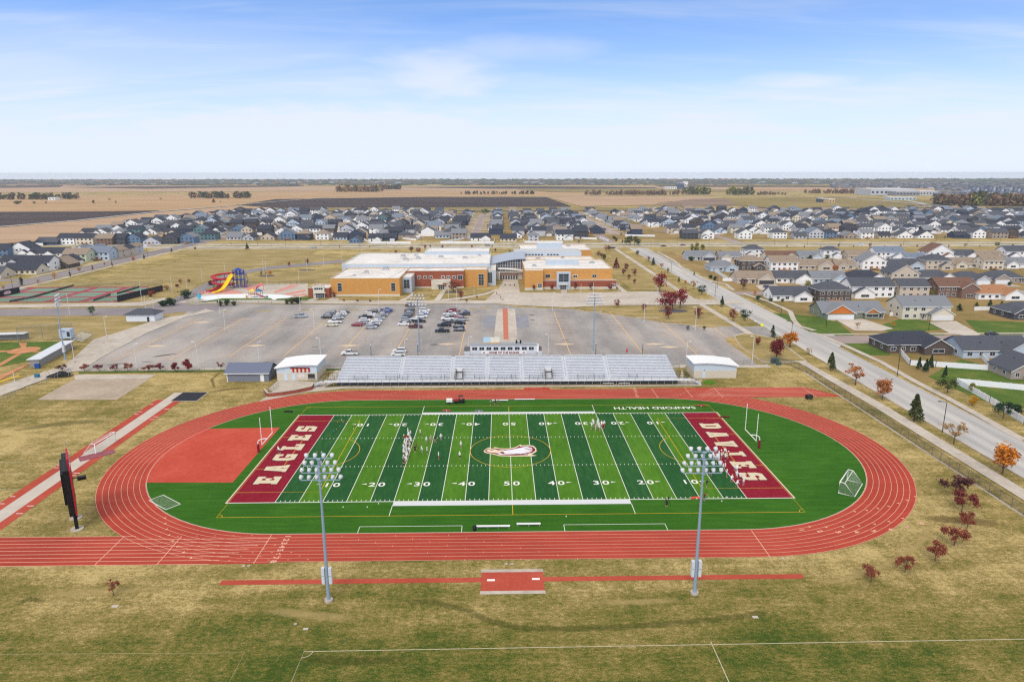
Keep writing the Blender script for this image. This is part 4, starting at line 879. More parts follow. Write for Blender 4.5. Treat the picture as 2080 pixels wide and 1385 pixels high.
for x, y, n_ in ((-35.8,223.6,3),(-95.6,197.8,4),(30.4,221.2,3)):
    win(x, x+n_*1.1, .05, 2.4, y, n_, 2); b = MB(); b.box(x-.9,y-1.6,2.75,x+n_*1.1+.9,y-.1,3.05,stone); b.build('entrance_canopy', t)
win(-96.2, -91.8, 4.2, 5.4, 197.8, 4, 1); win(29.6, 35, 4.2, 8.6, 221.2, 2, 3, silver)
win(22.6, 25.4, 5.7, 7.6, 226, 1, 1, stone); win(37.9, 40.2, 5.8, 7.2, 226, 2, 1); win(48.4, 50.8, 5.8, 7.4, 226, 2, 1, stone); win(18.2, 20.4, 1.4, 3.6, 219.6, 2, 2); win(46.6, 48.4, 1.4, 2.9, 222.2, 2, 2); win(58.2, 60.4, 1.4, 2.9, 222.2, 2, 2)
for k in range(14):
    if k != 9: win(8+k*2.0, 9.5+k*2.0, 10.2, 11.2, 292, 1, 1, silver)
b = MB()      # curved atrium roof rising to the right
n_ = 14; arc = [(-8+21*i/n_, 8.25+3.4*math.sin(PI*.5*i/n_)) for i in range(n_+1)]
p = [(x,262,z) for x, z in arc]+[(x,296,z+.6) for x, z in arc]+[(x,262,z+.4) for x, z in arc]+[(x,296,z+1.) for x, z in arc]; m_ = n_+1
b.add(p, [(2*m_+i,2*m_+i+1,3*m_+i+1,3*m_+i) for i in range(n_)]+[(i,i+1,2*m_+i+1,2*m_+i) for i in range(n_)]+[(i,m_+i,m_+i+1,i+1) for i in range(n_)], M('zinc_roof', C(168,178,194), .5, .06, .5, .15)); b.build('atrium_roof', t)
b = MB(); b.add([(x,263.5,4.3) for x, z in arc]+[(x,263.5,z-.05) for x, z in arc], [(i,i+1,m_+i+1,m_+i) for i in range(n_)], M('atrium_glass', C(72,80,96), .15, .3, .5, 0, 0, .5))
for i in range(n_+1): b.box(arc[i][0]-.08,263.3,4.3,arc[i][0]+.08,263.46,arc[i][1]-.06,white)
for z in (6., 7.6, 9.2): b.box(-4 if z < 8 else 2,263.25,z,13,263.29,z+.14,white)
b.build('atrium_front', t)
b = MB(); b.box(-4.4,258,0,11.1,263,4.2,stone); b.box(-2.6,257.9,.0,8.6,257.98,3.4,redb); b.build('entrance_wall', t)
for k in range(7): win(-2.2+k*1.55, -1.0+k*1.55, .1, 2.6, 257.9, 1, 2)
b = MB()
for i in range(10):
    x0 = -3.2+i*1.5; x1 = x0+1.5; z = lambda x: 5.4+1.2*math.cos((x+2)/9)
    b.add([(x0,254,z(x0)),(x1,254,z(x1)),(x1,258,z(x1)),(x0,258,z(x0)),(x0,254,z(x0)+.35),(x1,254,z(x1)+.35),(x1,258,z(x1)+.35),(x0,258,z(x0)+.35)], [(0,1,5,4),(4,5,6,7),(3,2,1,0),(3,7,6,2)], white)
for x in (-2.8, 11.2): b.box(x,254.3,0,x+.4,254.7,5.2,white)
b.build('entrance_canopy', t)
b = MB()
for x, y, z, w_, h in ((-76,224,8.9,2.4,1.),(-68,236,8.9,3.4,1.3),(-66,238,8.9,1,1.4),(-80,214,8.9,1.6,.6),(-44,238,9.1,2.,.9),(-60,262,11,3,1.2),(-53,268,11,2.6,1.2),(-40,275,11,3,1),(-64,280,11,3,1.1),(-56,284,11,2.4,1.),(-25,270,11,3,.9),(-16,283,11,2,1),(16,238,10.3,2.4,1.),(50,250,10.3,3,.9),(20,278,9.4,3,1.),(36,282,9.4,2.4,.9),(46,350,9.6,3,1.)):
    o = MB(); o.box(x,y,z+.01,x+w_,y+w_*.8,z+h,M('rooftop_unit', C(176,180,184), .6, .15, 1.)); o.box(x+.3,y+.3,z+h,x+w_-.4,y+w_*.5,z+h+.12,dark); o.build('rooftop_unit', t)
b.build('roof_seam', t) if b.v else None
b = MB()
for p0, p1, z in (((-88,226),(-72,232),8.93),((-72,232),(-64,220),8.93),((-60,206),(-56,240),8.93),((-84,208),(-76,226),8.93),((-56,236),(-46,240),8.93),((-36,232),(-30,240),9.13),((-60,270),(-30,272),11.03),((24,240),(50,238),10.33),((14,254),(56,256),10.33)):
    b.strip([p0, ((p0[0]+p1[0])/2+.6, (p0[1]+p1[1])/2), p1], .35, z+.01, M('roof_stain', C(168,156,146), .9, .2, 1.))
b.build('roof_stain', t)
# ================================================================ water park
t = thing('water_slide', 'red spiral and yellow straight water slides on a blue stair tower at the splash pad', 'water slide', (-147, 233, 0))
blue = M('slide_blue', C(36,70,150), .45, .12, 1.); ry = M('slide_red', C(186,30,60), .35, .1, 1.); yy = M('slide_yellow', C(240,200,24), .35, .06, 1.)
b = MB()
for x in (-2.2,0,2.2):
    for y in (-2,2): b.tube([(x,y,0),(x,y,9.6)], .22, blue, 8)
b.box(-2.6,-2.4,7.3,2.6,2.4,7.6,blue); b.box(-2.6,-2.4,4.2,2.6,2.4,4.4,blue)
rail(b, [(-2.6,-2.4,7.6),(2.6,-2.4,7.6),(2.6,2.4,7.6),(-2.6,2.4,7.6),(-2.6,-2.4,7.6)], 1.2, blue, .6, .06)
for k in range(24): b.box(2.7,-2.2+(k%12)*.36,.3+k*.31,4.3,-1.8+(k%12)*.36,.4+k*.31,blue)
b.tube([(4.4,-2,0),(4.4,2,4)], .12, blue, 6); b.tube([(4.4,2,4),(4.4,-2,8)], .12, blue, 6); b.build('stair_tower', t)
b = MB()
for k in range(4): a = k*PI/2; b.add([(0,0,11.0),(3.2*math.cos(a),3*math.sin(a),9.6),(3.2*math.cos(a+PI/2),3*math.sin(a+PI/2),9.6)], [(0,1,2)], blue); b.tube([(3.0*math.cos(a),2.8*math.sin(a),7.6),(3.0*math.cos(a),2.8*math.sin(a),9.7)], .1, blue, 6)
b.build('tower_roof', t)
def flume(path, r, m, name):
    b = MB(); path = [Vector(p) for p in path]; ring = []; n = 7
    for i, p in enumerate(path):
        d = (path[min(i+1,len(path)-1)]-path[max(i-1,0)]); d.z = 0; d.normalize(); s = Vector((-d.y,d.x,0))
        ring += [tuple(p+s*r*math.cos(a)+Vector((0,0,r*.8*math.sin(a)))) for a in [PI+PI*j/(n-1) for j in range(n)]]
        ring += [tuple(p+s*(r+.08)*math.cos(a)+Vector((0,0,(r+.08)*.8*math.sin(a)-.02))) for a in [PI+PI*j/(n-1) for j in range(n)]]
    q = 2*n; f = []
    for i in range(len(path)-1):
        for j in range(n-1): f += [(i*q+j,(i+1)*q+j,(i+1)*q+j+1,i*q+j+1), (i*q+n+j,i*q+n+j+1,(i+1)*q+n+j+1,(i+1)*q+n+j)]
        f += [(i*q,i*q+n,(i+1)*q+n,(i+1)*q), (i*q+n-1,(i+1)*q+n-1,(i+1)*q+2*n-1,i*q+2*n-1)]
    b.add(ring, f, m, True); b.build(name, t)
flume([(-1.6,-2.2,8.4),(-2.2,-5,7.6),(-2.6,-8,5.6),(-3.,-11,3.6),(-3.6,-14,1.9),(-5,-17,.9),(-6.6,-19.5,.7)], 1.15, yy, 'yellow_flume')
hel = [(-2.6,1.5,8.4),(-5,2.5,8.)]+[(-8.6+5.2*math.cos(a), -.5+5.6*math.sin(a), 7.6-6.2*i/40) for i, a in enumerate([1.1+j*(2*PI*2.15)/40 for j in range(41)])]+[(-9,-11,1.0),(-10.4,-14,.8),(-11,-16,.7)]
flume(hel, 1.0, ry, 'red_flume')
b = MB()
for i in range(4, 42, 4): p = hel[i]; b.tube([(p[0],p[1],0),(p[0],p[1],p[2]-.7)], .12, dark, 6)
for y, z in ((-5,6.9),(-11,2.9)): b.tube([(-2.6,y,0),(-2.6,y,z)], .14, steel, 6)
b.build('support_post', t)
p = G(520, 604); t = thing('play_structure', 'colourful water play structure with small red slide on the white wading pool', 'play structure', (p.x, p.y, 0))
b = MB()
for x in (-3,0,3):
    for y in (-1.5,1.5): b.tube([(x,y,0),(x,y,3.2)], .1, M('play_teal', C(70,140,150), .5), 6)
b.box(-3.2,-1.7,1.5,.2,1.7,1.65,M('play_orange', C(226,150,70), .5)); b.build('frame', t)
for x, c in ((-1.5,(226,190,90)),(1.6,(60,110,160))): b = MB(); b.add([(x,0,4.6),(x-1.7,-1.7,3.2),(x+1.7,-1.7,3.2),(x+1.7,1.7,3.2),(x-1.7,1.7,3.2)], [(0,1,2),(0,2,3),(0,3,4),(0,4,1)], M('play_roof_%d' % c[0], C(*c), .5)); b.build('roof', t)
flume([(.2,0,1.9),(2.5,-.6,1.3),(5,-1.2,.5)], .5, ry, 'slide'); b = MB(); b.tube([(-4,-2,0),(-4,-2,1.4)], .5, M('play_orange', C(226,150,70)), 8); b.tube([(5.5,-2.,.0),(6.6,-2.,.9)], .55, M('play_green', C(80,140,110), .5), 8); b.build('water_barrel', t)
p = G(529, 590); t = thing('pink_umbrella_jet', 'pink dragon-shaped water feature at the back of the splash pad', 'water feature', (p.x, p.y, 0)); pkm = M('play_pink', C(222,120,130), .5)
b = MB(); b.tube([(-2,-1,0),(-1.4,-.6,2.2),(.4,0,3.4),(1.8,0,2.9),(2.6,0,3.1)], [.9,.7,.6,.35,.2], pkm, 8); b.build('body', t); b = MB(); b.tube([(.5,0,3.7),(.9,0,4.3)], [.2,.04], yy, 6); b.tube([(1.6,.3,0),(1.6,.3,2.9)], .14, pkm, 6); b.build('crest', t)
p = G(405, 608); t = thing('water_feature', 'bright blue sail-shaped water feature near the pool fence', 'water feature', (p.x, p.y, 0)); cy = M('play_cyan', C(70,176,214), .4)
b = MB(); b.prism([(-1,0),(0,.4),(1.,.1),(0,-.2)], .6, 2.4, cy); b.tube([(0,0,0),(0,0,3.1)], [.2,.12], cy, 8); b.build('sail', t); b = MB(); b.ball((.2,0,3.2), .45, cy); b.build('ball', t)
# ================================================================ softball field
t = thing('dugout', 'long dugout with flat white roof along the first-base line of the softball field', 'dugout', (0,0,0))
d0, d1 = G(80, 745), G(148, 706); dd = (d1-d0).normalized(); nn = Vector((-dd.y, dd.x, 0)); 
def ob(b, a, c, w0, w1, z0, z1, m):
    p = [a+nn*w0, c+nn*w0, c+nn*w1, a+nn*w1]; b.add([q+Vector((0,0,z0)) for q in p]+[q+Vector((0,0,z1)) for q in p], [(0,1,5,4),(1,2,6,5),(2,3,7,6),(3,0,4,7),(4,5,6,7),(3,2,1,0)], m)
b = MB(); ob(b,d0,d1,-.1,.1,0,2.5,M('dugout_block', C(150,148,146), .9)); ob(b,d0,d0+dd*.2,.101,2.8,0,2.5,M('dugout_block', C(150,148,146))); b.build('wall', t)
b = MB(); ob(b,d0-dd*.4,d1+dd*.4,-.8,3.4,2.502,2.68,M('dugout_roof', C(206,212,220), .5)); b.build('roof', t)
b = MB(); ob(b,d0+dd*.3,d1,.4,.9,.4,.5,alum); b.build('player_bench', t)
t = thing('dugout', 'far dugout with pale roof behind the softball home plate', 'dugout', (0,0,0)); d0, d1 = G(-40, 694), G(52, 691); dd = (d1-d0).normalized(); nn = Vector((-dd.y, dd.x, 0))
b = MB(); ob(b,d0,d1,2.6,2.8,0,2.4,M('dugout_block', C(150,148,146))); b.build('wall', t); b = MB(); ob(b,d0,d1,-.2,3.2,2.402,2.55,M('dugout_roof', C(206,212,220))); b.build('roof', t)
b = MB(); rail(b, [d0,d1], 1.2, steel, 2.4, .04); b.build('railing', t)
p = G(168, 690); t = thing('bleacher', 'small aluminium bleacher with rows of planks behind the softball backstop', 'bleacher', (p.x, p.y, 0), -.55)
for k in range(5): b = MB(); b.box(-4.2,-2.2+k*.8,.4+k*.42,4.2,-1.85+k*.8,.46+k*.42,seatm); b.build('bench_row', t)
b = MB()
for x in (-4,0,4): b.tube([(x,-2.2,0),(x,1.6,2.2)], .07, steel, 5); b.tube([(x,1.6,0),(x,1.6,2.3)], .07, steel, 5)
rail(b, [(-4.2,1.7,2.1),(4.2,1.7,2.1)], 1.2, steel, 1.2, .04); b.build('frame', t)
p = G(140, 690); t = thing('announcer_booth', 'raised grey announcer booth with letters beside the small bleacher', 'booth', (p.x, p.y, 0))
b = MB(); b.box(-2.6,-1.2,.8,1.7,1.4,4.3,M('booth_siding', C(180,192,210), .6, .06, 1.)); b.build('wall', t)
for x in (-2.4, 1.5): b = MB(); b.box(x-.15,-1.1,0,x+.15,-.8,.8,steel); b.build('leg', t)
o = letters('MTA', .9, M('booth_letter', C(60,80,120), .6), 0,0,0,0,.03,1.,t,'lettering'); o.rotation_euler = (PI/2,0,0); o.location = (-1.2,-1.21,3.5)
b = MB(); b.box(.3,-1.23,1.5,1.4,-1.202,3.4,glass); b.build('window', t)
# ================================================================ houses
WC = {'white': (236,237,238), 'pale grey': (186,190,198), 'cream': (212,204,186), 'beige': (196,184,168), 'taupe': (158,146,136), 'brown': (122,98,88), 'dark brown': (88,78,74), 'charcoal': (74,76,84), 'navy': (58,70,92), 'steel blue': (98,124,154), 'pale blue': (178,194,210), 'teal': (92,124,132), 'sage': (124,134,116), 'pale green': (190,200,178)}
WM = {k: M('siding_'+k.replace(' ', '_'), C(*v), .75, .07, 1., stretch=(.15,.15,7)) for k, v in WC.items()}
RL = {'grey': 'grey', 'dark': 'charcoal', 'black': 'black', 'tan': 'tan', 'brown': 'brown', 'rust': 'rust-brown', 'blue': 'slate'}
garm = M('garage_door_white', C(220,222,224), .6, .05, 1.); doorm = M('front_door', C(70,60,62), .5, .1, 1.); cedar = M('cedar_gable', C(196,112,46), .7, .12, 2.); deckw = M('deck_timber', C(184,132,84), .8, .15, 2.)
def house(B, w, d, st, wall, roof, rt, wing, back=False, near=True, side=-1, gable=None, gdark=False, deck=False):
    """B(part name) -> mesh builder for that part, or a fresh one per window; origin = front-left ground corner, front faces -y"""
    wm, rm = WM[wall], shing[roof]; h = 2.9*st; ph = {0: d*.28, 1: w*.29, 2: min(w, d)*.28}[rt]
    bw = B('wall'); br = B('roof')
    if rt == 2: bw.box(0,0,0,w,d,h,wm); hip_roof(br,0,w,0,d,h+.14,ph,.5,rm)
    else: gable_wall(bw,0,w,0,d,0,h,ph,rt,wm); gable_roof(br,0,w,0,d,h+.03,ph,rt,.5,rm)
    if near and rt == 1 or (near and gable): 
        bt = B('trim')
        if rt == 1:
            for s in (-1, 1): k = ph/(w/2); bt.add([(w/2,-.53,h+ph+.02),(w/2-s*(w/2+.5),-.53,h-.5*k+.02),(w/2-s*(w/2+.5),-.53,h-.5*k-.26),(w/2,-.53,h+ph-.26)][::s], [(0,1,2,3)], white)
    if near:
        bt = B('trim')
        if rt == 2: bt.box(-.52,-.56,h+.02,w+.52,-.505,h+.2,white); bt.box(-.56,-.5,h+.02,-.505,d+.5,h+.2,white)
        if rt == 0: kk = ph/(d/2); bt.box(-.5,-.56,h-.5*kk-.02,w+.5,-.505,h-.5*kk+.2,white)
    if wing is not None:
        ww = w*.46; x0 = {'l': .4, 'r': w-ww-.4}[wing[0]]; y0 = -3.2; wh = 2.75 if len(wing) == 1 else 5.2
        bw.box(x0,y0,0,x0+ww,-.002,wh,wm); hp = ww*.3; k = hp/(ww/2); xc = x0+ww/2; a, c = y0-.4, min(d*.45, 3.5)
        gm = cedar if gable == 'cedar' else wm
        bw.add([(x0,y0,wh),(x0+ww,y0,wh),(xc,y0,wh+hp)], [(0,1,2)], gm)
        for s in (-1, 1):
            p = [(xc+s*(ww/2+.4),a,wh-.4*k),(xc+s*(ww/2+.4),c,wh-.4*k),(xc,c,wh+hp),(xc,a,wh+hp)]; br.add(p+[(x,y,z+.15) for x, y, z in p], [(4,5,6,7),(0,1,5,4),(1,2,6,5),(2,3,7,6),(3,0,4,7),(3,2,1,0)], rm)
        if near:
            bt = B('trim')
            for s in (-1, 1): bt.add([(xc,a-.02,wh+hp+.12),(xc+s*(ww/2+.45),a-.02,wh-.4*k+.12),(xc+s*(ww/2+.45),a-.02,wh-.4*k-.14),(xc,a-.02,wh+hp-.14)][::-s], [(0,1,2,3)], white)
        if gable == 'cedar':
            xa, wb, yb = w*.66, w*.23, -1.7; bw.box(xa,yb,0,xa+wb,-.002,2.7,wm); bw.add([(xa,yb,2.7),(xa+wb,yb,2.7),(xa+wb/2,yb,2.7+wb*.3)], [(0,1,2)], gm); window(B, xa+.5, xa+wb-.5, .9, 2.1, yb, True)
            for s in (-1, 1):
                xm = xa+wb/2; p = [(xm+s*(wb/2+.4),yb-.4,2.7-.24),(xm+s*(wb/2+.4),3,2.7-.24),(xm,3,2.7+wb*.3),(xm,yb-.4,2.7+wb*.3)]; br.add(p+[(x,y,z+.15) for x, y, z in p], [(4,5,6,7),(0,1,5,4),(1,2,6,5),(2,3,7,6),(3,0,4,7),(3,2,1,0)], rm)
                B('trim').add([(xm,yb-.42,2.7+wb*.3+.12),(xm+s*(wb/2+.45),yb-.42,2.58),(xm+s*(wb/2+.45),yb-.42,2.32),(xm,yb-.42,2.7+wb*.3-.14)][::-s], [(0,1,2,3)], white)
        if not back: g = B('garage_door'); g.box(x0+.6,y0-.06,.05,x0+ww-.6,y0-.002,2.25,M('garage_door_dark', C(60,62,68), .6) if gdark else garm)
        else: window(B, x0+ww*.3, x0+ww*.7, .9, 2.1, y0, near)
        fx0, fx1 = (x0+ww+.3, w-.3) if wing[0] == 'l' else (.3, x0-.3)
    else: fx0, fx1 = .4, w-.4
    if near:
        for q in (.3, .62): o = B('roof_vent'); zz = h+ph*(.5 if rt != 1 else .62); o.box(w*q,d*.22 if rt != 1 else d*.5,zz-.3,w*q+.3,d*.22+.3 if rt != 1 else d*.5+.3,zz+.42,dark)
    n = max(1, int((fx1-fx0)/3.1))
    for i in range(n):
        xc = fx0+(fx1-fx0)*(i+.5)/n; ww = .85 if (i+n) % 2 else .6
        for s in range(st):
            if s == 0 and not back and i == n-1: 
                o = B('door'); o.box(xc-.5,-.05,.05,xc+.5,-.002,2.15,doorm)
                if near: o = B('porch'); o.box(xc-1.2,-1.6,.0,xc+1.2,-.06,.2,conc); o.box(xc-1.15,-1.5,.2,xc-1.,-1.35,2.5,white); o.box(xc+1.,-1.5,.2,xc+1.15,-1.35,2.5,white); o.box(xc-1.3,-1.7,2.5,xc+1.3,-.06,2.65,rm)
                continue
            window(B, xc-ww, xc+ww, .95+2.9*s, 2.2+2.9*s, 0, near)
    if st == 2 and wing is not None and len(wing) == 1: window(B, (x0*2+ww)/2-.8, (x0*2+ww)/2+.8, 3.9+.9, 5.2+.3, 0, near) if rt != 0 else None
    xs = 0 if side < 0 else w
    for s in range(st):
        for q in ((.3,.72) if near else (.5,)): window(B, d*q-.55, d*q+.55, 1.+2.9*s, 2.2+2.9*s, xs, near, side)
    if deck: o = B('deck'); o.box(w*.3,-3.,1.0,w*.7,-.06,1.15,deckw); [o.box(x,-2.95,0,x+.15,-2.8,2.0,deckw) for x in (w*.3,w*.5,w*.7-.15)]; o.box(w*.3,-3.,1.9,w*.7,-2.94,2.,deckw)
def window(B, a, c, z0, z1, pos, near, side=0):
    o = B('window'); 
    if side == 0:
        if near: o.box(a-.12,pos-.05,z0-.12,c+.12,pos-.002,z1+.12,white); g = B('pane'); g.box(a,pos-.07,z0,(a+c)/2-.04,pos-.052,z1,glass); g.box((a+c)/2+.04,pos-.07,z0,c,pos-.052,z1,glass)
        else: o.box(a,pos-.06,z0,c,pos-.002,z1,glass)
    else:
        q = lambda t: pos+side*t
        x0, x1 = sorted((q(.002), q(.05)))
        if near:
            o.box(x0,a-.12,z0-.12,x1,c+.12,z1+.12,white); x0, x1 = sorted((q(.052), q(.07))); g = B('pane'); g.box(x0,a,z0,x1,(a+c)/2-.04,z1,glass); g.box(x0,(a+c)/2+.04,z0,x1,c,z1,glass)
        else: o.box(x0,a,z0,x1,c,z1,glass)
def make_house(x, y, rz, label, group, cat='house', **kw):
    t = thing('house', label, cat, (x, y, .0), rz, group); one = {}; lst = []
    def B(n):
        if n in ('window', 'pane'): b = MB(); lst.append((n, b)); return b
        if n not in one: one[n] = MB()
        return one[n]
    house(B, **kw)
    for n, b in one.items(): b.build(n, t)
    last = None
    for n, b in lst:
        if n == 'window': last = b.build(n, t)
        else: b.build(n, last)
    return t
ROOFW = {0: 'gable', 1: 'front-gable', 2: 'hip'}
# the housing estate beyond the avenue: (px left, px right, px base, storeys, wall, roof, roof kind, wing, seen from the back, extra)
R_ = [
 ('in nearest lawn row', [(1676,1805,650,1,'sage','grey',0,'l',0,dict(gable='cedar')), (1840,1940,652,2,'cream','grey',0,'r',0,{}), (2057,2130,650,1,'charcoal','dark',2,None,1,{})]),
 ('in foreground fenced row', [(1812,1938,722,1,'dark brown','black',2,'r',1,{}), (1968,2110,733,1,'pale blue','dark',0,'r',1,{}), (2052,2140,771,1,'taupe','dark',1,None,1,{})]),
 ('in second row', [(1575,1652,614,1,'white','dark',0,'r',1,{}), (1661,1729,614,2,'dark brown','dark',2,None,1,dict(deck=True)), (1735,1823,607,2,'white','dark',0,'l',1,{}), (1826,1887,605,2,'beige','dark',0,None,1,{}), (1912,1990,607,2,'brown','brown',0,'r2',1,{}), (1996,2085,611,1,'white','rust',2,'r',1,{})]),
 ('in third row', [(1501,1576,578,1,'beige','tan',0,'r',0,dict(gdark=True)), (1580,1652,577,1,'white','dark',0,'r',0,{}), (1655,1725,578,1,'pale blue','grey',0,'r',0,{}), (1730,1803,576,1,'white','black',2,'r',0,{}), (1809,1866,575,2,'beige','dark',1,None,0,{}), (1870,1946,576,1,'white','dark',2,'r',0,{}), (1950,2014,579,1,'pale grey','dark',2,'r',0,{}), (2018,2090,577,1,'taupe','dark',2,'l',0,{})]),
 ('in fourth row', [(1446,1501,553,1,'pale blue','grey',2,'r',1,{}), (1507,1555,550,2,'dark brown','tan',2,None,1,{}), (1565,1621,551,2,'white','tan',0,None,1,dict(deck=True)), (1624,1697,550,1,'beige','tan',0,'r',1,{}), (1702,1743,549,1,'beige','tan',0,None,1,{}), (1751,1800,548,2,'white','grey',1,None,1,{}), (1809,1880,550,1,'pale blue','dark',0,'r',1,{}), (1886,1938,549,2,'beige','dark',2,None,1,{}), (1941,1991,546,1,'cream','tan',0,None,1,{}), (1996,2038,548,2,'cream','tan',0,None,1,{}), (2044,2098,546,1,'white','grey',0,'l',1,{})]),
 ('in fifth row', [(1397,1455,530,1,'pale grey','grey',0,'r',0,dict(gdark=True)), (1464,1509,531,1,'beige','grey',0,'l',0,{}), (1516,1555,524,2,'white','dark',2,None,0,{}), (1562,1622,531,1,'cream','brown',0,'r',0,{}), (1627,1672,530,1,'pale blue','grey',0,'r',0,{}), (1676,1711,526,2,'white','dark',2,'r',0,{}), (1727,1778,529,1,'beige','tan',0,'r',0,{}), (1783,1842,530,2,'white','blue',0,'r',0,{}), (1846,1886,533,1,'pale blue','blue',0,'r',0,{}), (1889,1942,529,2,'white','brown',1,'r',0,{}), (1938,1990,528,1,'white','dark',0,'r',0,{}), (1994,2046,530,1,'taupe','tan',0,'r',0,{}), (2050,2100,528,2,'white','dark',0,'l',0,{})])]
NH = 0
for rn, row in R_:
    for i, (a, c, py, st_, wl_, rf_, rt_, wg, bk, ex) in enumerate(row):
        if wg is None and rt_ != 1 and i % 3 and 'deck' not in ex: wg = 'lr'[i % 2]
        p, q = G(a, py), G(c, py); w_ = q.x-p.x; d_ = min(12.5, max(8.5, w_*.75)); y_ = p.y+(3.2 if wg else 0)
        dk = dict(ex)
        if bk and not wg and 'deck' not in dk: dk['deck'] = True
        ex = dk
        if not bk and py < 640: bb = MB(); bb.box(p.x+(w_*.55 if wg != 'l' else 0),y_-13,-.1,p.x+(w_*.95 if wg != 'l' else w_*.45),y_-3.3,.13,conc); struct(bb.build('driveway'))
        make_house(p.x, y_, 0, f'{wl_} {"two" if st_ == 2 else "one"}-storey house, {RL[rf_]} {ROOFW[rt_]} roof, {nth(i)} from avenue {rn}', 'houses beyond the avenue', w=w_, d=d_, st=st_, wall=wl_, roof=rf_, rt=rt_, wing=wg, back=bool(bk), near=True, side=-1, **ex); NH += 1
L_ = [('in near side-road row', [(-30,4,566,1,'cream','dark',0,None), (6,79,558,1,'cream','black',0,None), (38,106,551,2,'white','black',0,None), (93,143,546,1,'dark brown','tan',1,None), (108,150,540,1,'white','black',1,None), (128,180,533,2,'pale green','tan',0,None), (173,226,529,2,'pale blue','blue',0,None), (216,245,525,2,'beige','tan',1,None), (238,260,521,2,'beige','black',1,None), (257,277,516,2,'pale grey','tan',1,None)]),
      ('in second side-road row', [(-8,40,541,1,'pale grey','black',0,'r'), (-30,20,522,2,'steel blue','black',0,None), (14,60,521,2,'white','black',1,'r'), (52,98,523,1,'white','black',0,'l'), (88,132,523,1,'white','black',0,'l'), (150,176,514,1,'white','blue',1,None), (180,202,511,1,'white','blue',1,None)]),
      ('in third side-road row', [(68,115,499,1,'navy','dark',0,'l'), (117,154,497,2,'white','black',0,None), (154,192,497,2,'cream','black',0,None), (196,230,498,2,'brown','tan',0,None), (232,256,497,2,'charcoal','black',0,None), (258,288,496,2,'steel blue','black',1,None), (291,326,497,1,'pale grey','dark',1,None), (330,363,496,2,'charcoal','black',1,None), (366,396,495,2,'steel blue','grey',1,None), (407,440,488,2,'teal','black',2,None)])]
C_ = [('in row behind school', [(709,734,494,1,'steel blue','dark',1,None), (747,776,491,1,'white','black',0,'r'), (777,806,490,1,'navy','black',0,'r'), (790,822,481,2,'navy','black',0,None), (884,916,484,1,'pale blue','grey',0,None), (917,950,486,2,'taupe','grey',0,None), (956,1000,490,1,'white','black',0,'r'), (1016,1052,491,1,'cream','black',0,None), (1073,1096,491,2,'pale grey','grey',2,None), (1131,1168,489,2,'white','black',0,'r'), (1164,1197,482,2,'charcoal','black',0,None), (1040,1062,484,1,'white','dark',1,None), (1095,1125,480,2,'taupe','dark',0,'r')])]
for rn, row in C_+L_:
    for i, (a, c, py, st_, wl_, rf_, rt_, wg) in enumerate(row):
        p, q = G(a, py), G(c, py); w_ = (q.x-p.x)*.92
        make_house(p.x, p.y+(3.2 if wg else 0), 0, f'{wl_} {"two" if st_ == 2 else "one"}-storey house, {RL[rf_]} {ROOFW[rt_]} roof, {nth(i)} from {"left" if "school" in rn else "field"} {rn}', 'houses beside the side road', w=w_, d=13, st=st_, wall=wl_, roof=rf_, rt=rt_, wing=wg, back=wg is None, near=False, side=1, deck=i in (2,3,6,8) and wg is None); NH += 1
# the large estate beyond the cross road
rnd = random.Random(11); cand = []
WP = ['white']*15+['pale grey']*6+['cream']*2+['beige']*3+['steel blue']*2+['pale blue']*3+['charcoal']*4+['navy']*3+['teal']+['taupe']*2+['dark brown']
RP = ['black']*9+['dark']*8+['grey']*4+['tan']*2+['blue']*2
ROWY = [509, 572, 610, 662, 700, 752, 790, 842, 880, 932, 970]
ROWN = [f"{nth(k)} row past cross road" for k in range(11)]
def lft(y): return -436-(y-505)*.2 if y < 730 else (-480+(y-730)*.1 if y < 960 else -462+(y-960)*2.2)
for ri, y in enumerate(ROWY):
    x = max(lft(y)+14, -262 if ri == 0 else -999); i = 0
    while x < -128:
        if not (-285 < x+8 < -262): cand.append(('left', ri, i, x, y, 0)); i += 1
        x += rnd.uniform(15.5, 18)
    x = 172; i = 0; xm = .78*(y+145)+20
    while x < xm:
        if rnd.random() < (.85 if ri < 3 and x < 330 else (.7 if ri > 7 and x < 420 else .96)) and not (204 < x+6 < 222): cand.append(('right', ri, i, x, y, 0)); i += 1
        x += rnd.uniform(16, 19)
CN = ['west of left court', 'east of left court', 'west of right court', 'east of right court', 'in middle block', 'behind left court', 'mid right block', 'by west lane', 'backing left court', 'in centre block', 'backing right court']
for ci, (x, a0, rz) in enumerate(((-51,530,PI/2),(-5,545,-PI/2),(99,566,PI/2),(139,560,-PI/2),(17,545,PI/2),(-96,530,PI/2),(59,545,PI/2),(-116,540,-PI/2),(-74,545,-PI/2),(38,545,-PI/2),(80,540,-PI/2))):
    y = a0; i = 0
    while y < 940:
        if rnd.random() < .9: cand.append(('mid', ci, i, x, y, rz)); i += 1
        y += rnd.uniform(15.5, 18.5)
cand.sort(key=lambda c: c[4]); far = MB(); dw = MB()
HM = 215
